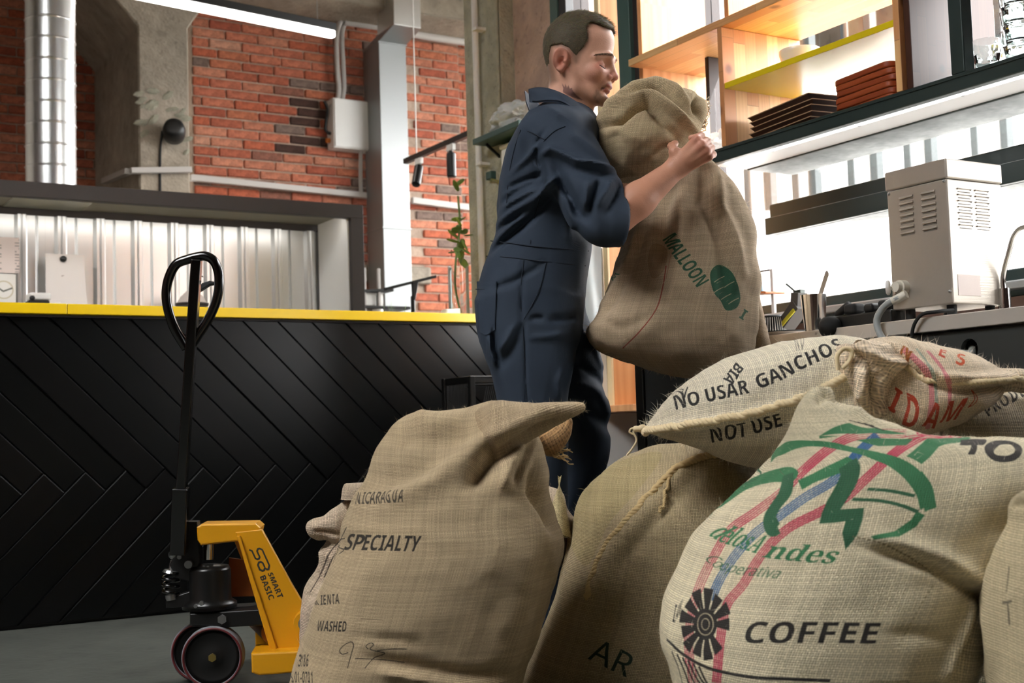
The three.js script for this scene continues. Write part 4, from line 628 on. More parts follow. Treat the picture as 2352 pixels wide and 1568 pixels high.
  obj('loop_handle', new THREE.TubeGeometry(new THREE.CatmullRomCurve3(HB, false, 'centripetal'), 160, 0.0128, 16), blk, t);
  obj('trigger', [poly([[441, 655], [452, 640], [470, 634], [483, 636], [482, 642], [470, 644], [458, 652], [446, 660]], -0.008, 0.022, 0.003)], mat(0x232425, 0.7), t);
  obj('trigger_pin', rod([...L(443, 623), 0.026], [...L(456, 625), 0.026], 0.0022), M.zinc, t);
  // yellow frame: lift head, leaning mast plates, fork
  obj('lift_head', [poly([[452, 1210], [462, 1203], [586, 1202], [597, 1212], [590, 1240], [540, 1244], [462, 1252], [454, 1240]], -0.06, 0.075, 0.006)], yel, t);
  const fr = [[541, 1222], [601, 1216], [668, 1338], [716, 1420], [716, 1494], [622, 1494]];
  obj('side_plate', poly(fr, 0.055, 0.08, 0.003), yel, t); obj('side_plate', poly([[512, 1222], [560, 1222], [640, 1420], [600, 1440]].map(([x, y]) => [x, y]), -0.09, -0.065, 0.003), yel, t);
  obj('rib_plate', poly([[545, 1230], [552, 1230], [640, 1494], [628, 1494]], 0.075, 0.092, 0.002), yel, t);
  obj('back_plate', poly([[514, 1290], [550, 1295], [592, 1382], [508, 1382]], -0.06, -0.05, 0.002), mat(0x8a4a18, 0.5), t);
  const fork = (z, x0, L0) => { const a = L(x0, 1488), pts = [[a[0], a[1] + 0.0], [a[0] + L0, a[1]], [a[0] + L0, a[1] - 0.045], [a[0] + 0.02, a[1] - 0.058], [a[0], a[1] - 0.05]]; return uvBox(extrude(pts, 0.15, 0.005, 2).translate(0, 0, z)); };
  obj('fork', fork(0.055 - 0.06, 584, 0.46), yel, t); obj('fork', fork(-0.40, 560, 0.46), yel, t);
  obj('cross_shaft', rod([...L(562, 1462), -0.28], [...L(622, 1458), 0.02], 0.03), mat(0x8f5a20, 0.55), t);
  obj('pivot_boss', [T(new THREE.CylinderGeometry(0.03, 0.034, 0.04, 28).rotateX(Math.PI / 2), ...L(703, 1428), 0.09)], yel, t); obj('pivot_ring', T(lathe([[0.009, 0], [0.019, 0], [0.019, 0.006], [0.009, 0.006]], 24).rotateX(Math.PI / 2), ...L(703, 1428), 0.108), M.zinc, t);
  // the print on the side plate, letters as they stand along its slope
  const c = document.createElement('canvas'); c.width = 512; c.height = 256; const x = c.getContext('2d'); x.clearRect(0, 0, 512, 256); x.fillStyle = x.strokeStyle = '#2b2f2c'; x.lineJoin = 'round';
  const ang = 0;
  x.lineWidth = 15; x.beginPath(); x.moveTo(10, 140); x.lineTo(26, 120); x.lineTo(92, 120); x.lineTo(104, 108); x.lineTo(104, 92); x.lineTo(92, 78); x.lineTo(40, 78); x.lineTo(24, 62); x.lineTo(24, 46); x.lineTo(40, 28); x.lineTo(180, 28); x.lineTo(206, 50); x.lineTo(206, 62); x.lineTo(190, 76); x.lineTo(206, 92); x.lineTo(206, 108); x.lineTo(190, 124); x.lineTo(150, 124); x.lineTo(132, 106); x.lineTo(132, 86); x.lineTo(146, 74); x.lineTo(182, 74); x.stroke();
  x.font = 'bold 66px sans-serif'; x.save(); x.translate(236, 74); x.scale(1.02, 1); x.fillText('SMART', 0, 0); x.restore(); x.save(); x.translate(236, 146); x.scale(1.12, 1); x.fillText('BASIC', 0, 0); x.restore();
  const tx = new THREE.CanvasTexture(c); tx.colorSpace = THREE.SRGBColorSpace;
  const q = [[604, 1250], [664, 1382], [618, 1400], [562, 1262]].map(([px, py]) => { const v = L(px, py); return V(v[0], v[1], 0.0806); });   // top-left of the text line, its end, lower end, lower start
  const dg = new THREE.BufferGeometry().setFromPoints([q[3], q[2], q[1], q[3], q[1], q[0]]); dg.setAttribute('uv', new THREE.Float32BufferAttribute([0, 0.3, 1, 0.3, 1, 1, 0, 0.3, 1, 1, 0, 1], 2)); dg.computeVertexNormals();
  const lm = mat(0xffffff, 0.5, 0, { map: tx, transparent: true, side: THREE.DoubleSide }); obj('printed_lettering', dg, lm, t).castShadow = false;
}
// ---------------------------------------------------------------- burlap sacks
const pixelOf = (p) => { const q = p.clone().sub(EYEV).applyQuaternion(CQ.clone().invert()); return [W / 2 - FOCAL * q.x / q.z, H / 2 + FOCAL * q.y / q.z]; };
const weaveBump = tex(256, 256, (u, v) => { const n = 16, x = u * n, y = v * n, ix = Math.floor(x), iy = Math.floor(y), fx = x - ix - 0.5, fy = y - iy - 0.5, over = (ix + iy) & 1, wx = 0.85 + 0.3 * hash2(ix, 3), wy = 0.85 + 0.3 * hash2(iy, 5); const a = Math.max(0, 1 - Math.pow(Math.abs(fx) * 2.1 * wx, 2)), b = Math.max(0, 1 - Math.pow(Math.abs(fy) * 2.1 * wy, 2)); return 255 * clamp((over ? Math.max(a * (1 - 0.5 * fy * fy * 4), b * 0.5) : Math.max(b * (1 - 0.5 * fx * fx * 4), a * 0.5)), 0, 1); }, false);
const polyDist = (x, y, P) => { let best = 1e9, at = 0; for (let i = 0; i + 1 < P.length; i++) { const dx = P[i + 1][0] - P[i][0], dy = P[i + 1][1] - P[i][1], t = clamp(((x - P[i][0]) * dx + (y - P[i][1]) * dy) / (dx * dx + dy * dy + 1e-12), 0, 1), d = Math.hypot(x - P[i][0] - dx * t, y - P[i][1] - dy * t); if (d < best) { best = d; at = (i + t) / (P.length - 1); } } return [best, at]; };
const cr = (p0, p1, p2, p3, t) => 0.5 * (2 * p1 + (p2 - p0) * t + (2 * p0 - 5 * p1 + 4 * p2 - p3) * t * t + (3 * p1 - p0 - 3 * p2 + p3) * t * t * t);
// rows run along the sack; each gives the two outline points of a cross section and its half thickness
function sackSurface(parent, d, rows, o = {}) {
  const NU = o.nu || 168, NV = o.nv || 132, n = o.power || 2.35, R = rows.map(([xl, yl, xr, yr, f, b, dz = 0]) => { const a = toLocal(parent, xl, yl, d), c = toLocal(parent, xr, yr, d); return [a.x, a.y, a.z + dz, c.x, c.y, c.z + dz, f, b ?? f]; });
  const pos = [], S = [];
  for (let j = 0; j <= NV; j++) {
    const s = j / NV * (R.length - 1), i = Math.min(R.length - 2, Math.floor(s)), t = s - i, g = (k) => R[clamp(k, 0, R.length - 1)];
    const r = R[0].map((_, k) => cr(g(i - 1)[k], g(i)[k], g(i + 1)[k], g(i + 2)[k], t)); r[6] = Math.max(r[6], 0.002); r[7] = Math.max(r[7], 0.002);
    const first = j === 0 || j === NV;
    for (let k = 0; k <= NU; k++) {
      const ph = -Math.PI / 2 + k / NU * Math.PI * 2, c = Math.cos(ph), q = Math.sin(ph), e = 2 / n, cc = Math.sign(c) * Math.pow(Math.abs(c), e), ss = Math.sign(q) * Math.pow(Math.abs(q), e);
      const w = first ? 0.0 : 1, mx = (r[0] + r[3]) / 2, my = (r[1] + r[4]) / 2, mz = (r[2] + r[5]) / 2;
      pos.push(mx + (r[3] - r[0]) / 2 * cc * w, my + (r[4] - r[1]) / 2 * cc * w, mz + (r[5] - r[2]) / 2 * cc * w + ss * (q > 0 ? r[6] : r[7]) * w); S.push(j);
    }
  }
  const at0 = (j, k) => V(...pos.slice((j * (NU + 1) + k) * 3, (j * (NU + 1) + k) * 3 + 3)), jm = Math.floor(NV / 2), km = NU / 2, flip = at0(jm, km + 1).sub(at0(jm, km)).cross(at0(jm + 1, km).sub(at0(jm, km))).z > 0;
  const idx = []; for (let j = 0; j < NV; j++) for (let k = 0; k < NU; k++) { const a = j * (NU + 1) + k, b = a + 1, c = a + NU + 1, e = c + 1; flip ? idx.push(a, b, c, b, e, c) : idx.push(a, c, b, b, c, e); }
  const g = new THREE.BufferGeometry(); g.setAttribute('position', new THREE.Float32BufferAttribute(pos, 3)); g.setIndex(idx); g.computeVertexNormals();
  // cloth lengths: u round the sack from the middle of its front, v along it
  const P = g.attributes.position, N = g.attributes.normal, uv = new Float32Array(P.count * 2), at = (j, k) => V(P.getX(j * (NU + 1) + k), P.getY(j * (NU + 1) + k), P.getZ(j * (NU + 1) + k)); let v = 0; const mid = NU / 2;
  for (let j = 0; j <= NV; j++) { if (j) v += at(j, mid).distanceTo(at(j - 1, mid)); let u = 0; for (let k = mid; k <= NU; k++) { if (k > mid) u += at(j, k).distanceTo(at(j, k - 1)); uv[(j * (NU + 1) + k) * 2] = u; uv[(j * (NU + 1) + k) * 2 + 1] = -v; } u = 0; for (let k = mid - 1; k >= 0; k--) { u -= at(j, k).distanceTo(at(j, k + 1)); uv[(j * (NU + 1) + k) * 2] = u; uv[(j * (NU + 1) + k) * 2 + 1] = -v; } }
  const size = o.size || 1; for (let i = 0; i < P.count; i++) { uv[i * 2] = uv[i * 2] / size + 0.5; uv[i * 2 + 1] = uv[i * 2 + 1] / size + (o.v0 ?? 0.98); }
  g.setAttribute('uv', new THREE.BufferAttribute(uv, 2));
  // folds, dents and softness push the cloth along its normal
  const folds = (o.folds || []).map(([pts, w, a, back]) => ({ P: pts.map(([x, y]) => { const q = toLocal(parent, x, y, d); return [q.x, q.y]; }), w: w * d / FOCAL, a, back })), sd = o.seed || 1, soft = o.soft ?? 1;
  const newP = new Float32Array(P.count * 3);
  for (let i = 0; i < P.count; i++) {
    const x = P.getX(i), y = P.getY(i), z = P.getZ(i), nx = N.getX(i), ny = N.getY(i), nz = N.getZ(i), k = i % (NU + 1), front = Math.sin(-Math.PI / 2 + k / NU * Math.PI * 2) > -0.25;
    let h = soft * (0.012 * noise3(x * 5 + sd, y * 5, z * 5) + 0.005 * noise3(x * 14, y * 14 + sd, z * 14) + 0.0018 * noise3(x * 42, y * 42, z * 42 + sd));
    if (o.wrinkle) h += o.wrinkle * (1 - Math.abs(noise3(x * 4 + sd, y * 17 + x * 6, z * 4)) * 2.2) * 0.5;
    if (front) for (const f of folds) { const [dd, t] = polyDist(x, y, f.P); if (dd < f.w * 3) h += f.a * Math.exp(-(dd * dd) / (f.w * f.w)) * Math.min(1, 4 * t + 0.25, 4 * (1 - t) + 0.25); }
    newP[i * 3] = x + nx * h; newP[i * 3 + 1] = y + ny * h; newP[i * 3 + 2] = z + nz * h;
    const wy = parent.localToWorld(V(newP[i * 3], newP[i * 3 + 1], newP[i * 3 + 2])).y; if (wy < 0.002) newP[i * 3 + 1] += 0.002 - wy;
  }
  for (let j = 0; j <= NV; j++) for (let c = 0; c < 3; c++) newP[(j * (NU + 1) + NU) * 3 + c] = newP[j * (NU + 1) * 3 + c];
  g.setAttribute('position', new THREE.BufferAttribute(newP, 3)); g.computeVertexNormals();
  const NN = g.attributes.normal; for (let j = 0; j <= NV; j++) { const a = j * (NU + 1), b = a + NU, q = V(NN.getX(a) + NN.getX(b), NN.getY(a) + NN.getY(b), NN.getZ(a) + NN.getZ(b)).normalize(); NN.setXYZ(a, q.x, q.y, q.z); NN.setXYZ(b, q.x, q.y, q.z); }
  g.userData = { NU, NV }; return g;
}
// where on the cloth a point seen in the photograph lies
function locator(parent, g) {
  const P = g.attributes.position, uv = g.attributes.uv, { NU } = g.userData, px = new Float32Array(P.count * 2), ok = new Uint8Array(P.count), N = g.attributes.normal;
  for (let i = 0; i < P.count; i++) { const w = parent.localToWorld(V(P.getX(i), P.getY(i), P.getZ(i))), q = pixelOf(w); px[i * 2] = q[0]; px[i * 2 + 1] = q[1]; const k = i % (NU + 1), n = V(N.getX(i), N.getY(i), N.getZ(i)).transformDirection(parent.matrixWorld); ok[i] = n.dot(EYEV.clone().sub(w)) > 0 && k > NU * 0.12 && k < NU * 0.88 ? 1 : 0; }
  return (x, y) => {
    let best = -1, bd = 1e12; for (let i = 0; i < P.count; i++) if (ok[i]) { const d = (px[i * 2] - x) ** 2 + (px[i * 2 + 1] - y) ** 2; if (d < bd) { bd = d; best = i; } }
    if (best < 0) return [0.5, 0.5]; const r = best + 1, u = best + NU + 1 < P.count ? best + NU + 1 : best - NU - 1, a = px[r * 2] - px[best * 2], b = px[u * 2] - px[best * 2], c = px[r * 2 + 1] - px[best * 2 + 1], e = px[u * 2 + 1] - px[best * 2 + 1], det = a * e - b * c;
    let s = 0, t = 0; if (Math.abs(det) > 1e-6) { const dx = x - px[best * 2], dy = y - px[best * 2 + 1]; s = clamp((dx * e - b * dy) / det, -1.5, 1.5); t = clamp((a * dy - c * dx) / det, -1.5, 1.5); }
    return [0, 1].map((k) => uv.array[best * 2 + k] + s * (uv.array[r * 2 + k] - uv.array[best * 2 + k]) + t * (uv.array[u * 2 + k] - uv.array[best * 2 + k]));
  };
}
// woven jute with print; ink(api) draws it, in places read off the photograph and set down on the cloth
function burlap(res, base, pitch, size, seed, find, ink, stain = 0.25) {
  const cv = document.createElement('canvas'); cv.width = cv.height = res; const x = cv.getContext('2d');
  const C = (p) => { const q = find(p[0], p[1]); return [q[0] * res, (1 - q[1]) * res]; };
  const api = {
    text(str, path, h, { color = '#1c1a18', font = 'bold', family = 'sans-serif', wide = 1, slant = 0, up, alpha = 1 } = {}) {
      const seg = []; let L = 0; for (let i = 0; i + 1 < path.length; i++) { const l = Math.hypot(path[i + 1][0] - path[i][0], path[i + 1][1] - path[i][1]); seg.push([L, l, i]); L += l; }
      x.font = `${font} 100px ${family}`; const ws = [...str].map((c) => x.measureText(c).width), tot = ws.reduce((a, b) => a + b, 0), k = L / tot; let s = 0;
      [...str].forEach((c, i) => {
        const s0 = s * k, s1 = (s + ws[i]) * k; s += ws[i]; if (c === ' ') return;
        const pt = (d) => { const e = seg.find((q) => d <= q[0] + q[1] + 1e-6) || seg[seg.length - 1], t = (d - e[0]) / e[1], A = path[e[2]], B = path[e[2] + 1]; return [lerp(A[0], B[0], t), lerp(A[1], B[1], t)]; };
        const A = pt(s0), B = pt(s1), dx = (B[0] - A[0]) / (s1 - s0), dy = (B[1] - A[1]) / (s1 - s0), U = up || [dy + slant * dx, -dx + slant * dy], hh = typeof h === 'number' ? h : lerp(h[0], h[1], s0 / L), T0 = [A[0] + U[0] * hh, A[1] + U[1] * hh];
        const a = C(A), b = C(B), t = C(T0), m = ws[i], cap = 72; x.setTransform((b[0] - a[0]) / m, (b[1] - a[1]) / m, -(t[0] - a[0]) / cap, -(t[1] - a[1]) / cap, a[0], a[1]); x.globalAlpha = alpha; x.fillStyle = color; x.fillText(c, 0, 0);
      }); x.setTransform(1, 0, 0, 1, 0, 0); x.globalAlpha = 1;
    },
    dense(pts, closed) { const c = new THREE.CatmullRomCurve3(pts.map((p) => V(p[0], p[1], 0)), closed, 'centripetal'); return c.getPoints(pts.length * 6).map((p) => [p.x, p.y]); },
    fill(pts, color, sharp) { x.fillStyle = color; x.beginPath(); (sharp ? pts : api.dense(pts, true)).forEach((p, i) => { const q = C(p); i ? x.lineTo(...q) : x.moveTo(...q); }); x.closePath(); x.fill(); },
    stroke(pts, w, color, sharp) { x.strokeStyle = color; x.lineWidth = w; x.lineCap = 'butt'; x.lineJoin = 'round'; x.beginPath(); (sharp ? pts : api.dense(pts, false)).forEach((p, i) => { const q = C(p); i ? x.lineTo(...q) : x.moveTo(...q); }); x.stroke(); },
    raw: x, at: C, res,
  };
  if (ink) ink(api);
  const id = x.getImageData(0, 0, res, res).data, out = new Uint8Array(res * res * 4), mm = size / res, rnd = (i, k) => hash2(i * 3 + k, i * 7 + seed);
  const nTh = Math.ceil(size / pitch) + 1, wx = new Float32Array(nTh), wy = new Float32Array(nTh); for (let i = 0; i < nTh; i++) { wx[i] = rnd(i, 1); wy[i] = rnd(i, 2); }
  const bigN = 64, big = new Float32Array(bigN * bigN), fine = new Float32Array(512 * 512); for (let i = 0; i < bigN * bigN; i++) big[i] = fbm((i % bigN) / bigN * 5 + seed, Math.floor(i / bigN) / bigN * 5, 256, 3); for (let i = 0; i < 512 * 512; i++) fine[i] = hash2(i % 512 * 5 + (i >> 9) * 3, (i >> 9) * 11 + (i % 512));
  for (let j = 0; j < res; j++) {
    const y = j * mm / pitch, iy = Math.floor(y), fy = y - iy - 0.5;
    for (let i = 0; i < res; i++) {
      const X = i * mm / pitch, ix = Math.floor(X), fx = X - ix - 0.5, over = (ix + iy) & 1, a = Math.max(0, 1 - fx * fx * 4.4), b = Math.max(0, 1 - fy * fy * 4.4);
      const h = over ? Math.max(a, b * 0.62) : Math.max(b, a * 0.62), B = big[Math.floor(j / res * bigN) * bigN + Math.floor(i / res * bigN)];
      let k = 0.56 + 0.52 * h + 0.16 * ((over ? wx[ix] : wy[iy]) - 0.5) + 0.10 * (fine[((j & 511) << 9) + (i & 511)] - 0.5); k *= 1 - stain * 0.5 * (B - 0.45);
      const o = ((j) * res + i) * 4, s = ((res - 1 - j) * res + i) * 4, al = id[s + 3] / 255 * clamp(0.72 + 0.55 * h + 0.35 * (fine[((j & 511) << 9) + ((i * 3) & 511)] - 0.5), 0, 0.96);
      for (let c = 0; c < 3; c++) out[o + c] = clamp(lerp(base[c] * k, id[s + c] * (0.75 + 0.35 * h), al), 0, 255); out[o + 3] = 255;
    }
  }
  const t = new THREE.DataTexture(out, res, res); t.wrapS = t.wrapT = THREE.RepeatWrapping; t.magFilter = THREE.LinearFilter; t.minFilter = THREE.LinearMipmapLinearFilter; t.generateMipmaps = true; t.colorSpace = THREE.SRGBColorSpace; t.needsUpdate = true; return t;
}
const clothMat = (map, size, pitch, more = {}) => mat(0xffffff, 0.95, 0, { map, bumpMap: rep(weaveBump, size / (pitch * 16)), bumpScale: 0.0011, sheen: 0.25, sheenRoughness: 0.6, sheenColor: new THREE.Color(0xcbb896), ...more });
// loose jute hairs that stand off the cloth
const hairGeo = (() => { const g = new THREE.ConeGeometry(0.02, 1, 3, 4, true).translate(0, 0.5, 0), p = g.attributes.position; for (let i = 0; i < p.count; i++) p.setX(i, p.getX(i) + 0.28 * p.getY(i) ** 2); g.computeVertexNormals(); return g; })();
function hairs(parent, g, n, seed, color, len = 0.014, keep = () => true) {
  const r = rng(seed), P = g.attributes.position, N = g.attributes.normal, m = new THREE.InstancedMesh(hairGeo, mat(color, 0.9), n), M4 = new THREE.Matrix4(); let k = 0;
  for (let tries = 0; tries < n * 30 && k < n; tries++) { const i = Math.floor(r() * P.count), p = V(P.getX(i), P.getY(i), P.getZ(i)), nn = V(N.getX(i), N.getY(i), N.getZ(i)); if (!keep(p, nn)) continue; const dir = nn.clone().multiplyScalar(0.7).add(V(r() - 0.5, r() - 0.5, r() - 0.5).multiplyScalar(1.5)).normalize(), L = len * (0.3 + 1.2 * r() * r()); M4.compose(p, new THREE.Quaternion().setFromUnitVectors(V(0, 1, 0), dir).multiply(new THREE.Quaternion().setFromAxisAngle(V(0, 1, 0), r() * 6.28)), V(L, L, L)); m.setMatrixAt(k++, M4); }
  m.count = k; m.name = numbered('loose_fibres'); m.userData.kind = 'stuff'; m.castShadow = m.receiveShadow = true; parent.add(m); return m;
}
// thick whipped seam cord lying on the cloth along a line of the photograph
function cordOn(parent, g, d, pts, r, m, name = 'seam', lift = 0.6) {
  const P = g.attributes.position, { NU } = g.userData, px = []; for (let i = 0; i < P.count; i++) { const k = i % (NU + 1); if (k < NU * 0.2 || k > NU * 0.8) { px.push(null); continue; } px.push(pixelOf(parent.localToWorld(V(P.getX(i), P.getY(i), P.getZ(i))))); }
  const N = g.attributes.normal, c = new THREE.CatmullRomCurve3(pts.map((p) => V(p[0], p[1], 0)), false, 'centripetal').getPoints(pts.length * 5), L = c.map((q) => { let b = -1, bd = 1e9; px.forEach((p, i) => { if (p) { const dd = (p[0] - q.x) ** 2 + (p[1] - q.y) ** 2; if (dd < bd) { bd = dd; b = i; } } }); const base = V(P.getX(b), P.getY(b), P.getZ(b)), t = toLocal(parent, q.x, q.y, d); return V(t.x * 0.5 + base.x * 0.5, t.y * 0.5 + base.y * 0.5, base.z).add(V(N.getX(b), N.getY(b), N.getZ(b)).multiplyScalar(r * lift)); });
  const curve = new THREE.CatmullRomCurve3(L, false, 'centripetal'), len = curve.getLength(), n = Math.max(24, Math.floor(len / 0.0018)), F = curve.computeFrenetFrames(n, false), strands = [];
  for (const k of [0, 1, 2]) { const pts = []; for (let i = 0; i <= n; i++) { const a = i / n * len / (r * 3.4) * Math.PI * 2 + k * 2.094, q = curve.getPointAt(i / n), w = r * (0.52 + 0.16 * (hash2(i >> 2, k * 9 + 3) - 0.5)); pts.push(q.addScaledVector(F.normals[i], Math.cos(a) * w).addScaledVector(F.binormals[i], Math.sin(a) * w)); } strands.push(new THREE.TubeGeometry(new THREE.CatmullRomCurve3(pts), n, r * 0.56, 6)); }
  return obj(name, strands, m, parent);
}
const tan = [186, 166, 134], cream = [222, 210, 184], olive = [174, 156, 112], pinkTan = [196, 176, 152];
const cordMat = mat(0xc4ab7c, 0.95), creamCord = mat(0xdac7a0, 0.95);

{ // sack behind the speciality sack
  const d = 2.75, s = camGroup('burlap_sack', 'pinkish burlap sack mostly hidden behind the speciality sack, one corner flopping left', 'sack', 1000, 1300, d, 'coffee sacks on the floor');
  const rows = [[830, 1112, 1250, 1120, 0.02], [790, 1118, 1290, 1130, 0.05], [778, 1165, 1302, 1160, 0.1], [752, 1225, 1309, 1200, 0.15], [728, 1290, 1300, 1260, 0.17], [700, 1350, 1250, 1350, 0.18], [694, 1420, 1210, 1450, 0.18], [700, 1540, 1190, 1560, 0.17], [730, 1680, 1180, 1680, 0.15], [780, 1702, 1140, 1702, 0.1]];
  const g = sackSurface(s, d, rows, { seed: 3, wrinkle: 0.012, folds: [[[[790, 1240], [750, 1320], [705, 1380]], 14, -0.012], [[[760, 1250], [740, 1310]], 9, 0.01]] }), tx = burlap(1024, pinkTan, 0.0035, 1, 4, locator(s, g), (k) => { k.stroke([[786, 1236], [758, 1268], [735, 1320], [712, 1360]], 2.5, '#4a4038'); k.stroke([[796, 1235], [768, 1275], [745, 1325]], 2.5, '#4a4038'); }), cm = clothMat(tx, 1, 0.0035);
  obj('sack_body', g, cm, s);
  obj('corner_ear', sackSurface(s, d - 0.05, [[800, 1150, 806, 1250, 0.03], [775, 1166, 782, 1256, 0.05], [745, 1188, 752, 1238, 0.045], [722, 1196, 730, 1236, 0.04], [709, 1208, 716, 1228, 0.022]], { nu: 72, nv: 50, seed: 9, flip: true, wrinkle: 0.006, folds: [[[[725, 1216], [790, 1225]], 7, -0.012]] }), cm, s);
  obj('corner_ear', sackSurface(s, d - 0.06, [[780, 1150, 850, 1150, 0.04], [784, 1125, 850, 1120, 0.04], [788, 1110, 846, 1104, 0.03], [794, 1104, 830, 1101, 0.012]], { nu: 64, nv: 30, seed: 10, flip: true }), cm, s);
  obj('corner_ear', sackSurface(s, d - 0.1, [[1240, 1220, 1312, 1236, 0.06], [1262, 1160, 1308, 1190, 0.045], [1274, 1120, 1299, 1140, 0.022], [1284, 1086, 1288, 1088, 0.004]], { nu: 64, nv: 40, seed: 11, flip: true }), clothMat(burlap(512, [200, 184, 140], 0.0035, 1, 8, () => [0, 0]), 1, 0.0035), s);
  hairs(s, g, 700, 5, 0xd6c6ae);
}
{ // arabica sack in the middle
  const d = 2.62, s = camGroup('burlap_sack', 'olive burlap sack with a thick whipped seam, between the SPECIALTY and COFFEE sacks', 'sack', 1530, 1300, d, 'coffee sacks on the floor');
  const rows = [[1520, 1026, 1640, 1022, 0.02], [1425, 1052, 1725, 1042, 0.09], [1352, 1104, 1785, 1090, 0.15], [1317, 1165, 1815, 1170, 0.2], [1305, 1240, 1825, 1280, 0.23], [1276, 1360, 1815, 1400, 0.245], [1232, 1470, 1800, 1500, 0.245], [1196, 1570, 1780, 1600, 0.235], [1190, 1660, 1750, 1680, 0.21], [1260, 1735, 1700, 1735, 0.14]];
  const seam = [[1700, 1034], [1665, 1040], [1610, 1050], [1554, 1072], [1520, 1100], [1488, 1132], [1440, 1182], [1393, 1242], [1366, 1295], [1347, 1360]];
  const g = sackSurface(s, d, rows, { seed: 13, folds: [[seam, 22, 0.012], [seam.map(([x, y]) => [x + 24, y + 16]), 12, -0.006], [[[1660, 1046], [1720, 1075], [1760, 1110]], 16, -0.012], [[[1330, 1300], [1320, 1420]], 30, 0.006]] });
  const tx = burlap(2048, [176, 158, 124], 0.0031, 1, 6, locator(s, g), (k) => { k.text('AR', [[1350, 1512], [1440, 1556]], 54, { color: '#1d3328', font: 'normal' }); k.raw.globalAlpha = 0.16; k.fill([[1310, 1240], [1330, 1130], [1420, 1060], [1520, 1040], [1470, 1120], [1400, 1200], [1345, 1300]], '#8f8030'); k.raw.globalAlpha = 1; });
  obj('sack_body', g, clothMat(tx, 1, 0.0031), s); cordOn(s, g, d, seam, 0.0075, cordMat); cordOn(s, g, d, [[1535, 1086], [1522, 1115], [1512, 1150], [1500, 1170]], 0.0035, cordMat, 'loose_cord', 1.4);
  const st = []; for (let i = 0; i < 30; i++) { const t = i / 30, p = [lerp(1540, 1350, t), 0]; }
  hairs(s, g, 1100, 15, 0xcabb95);
}
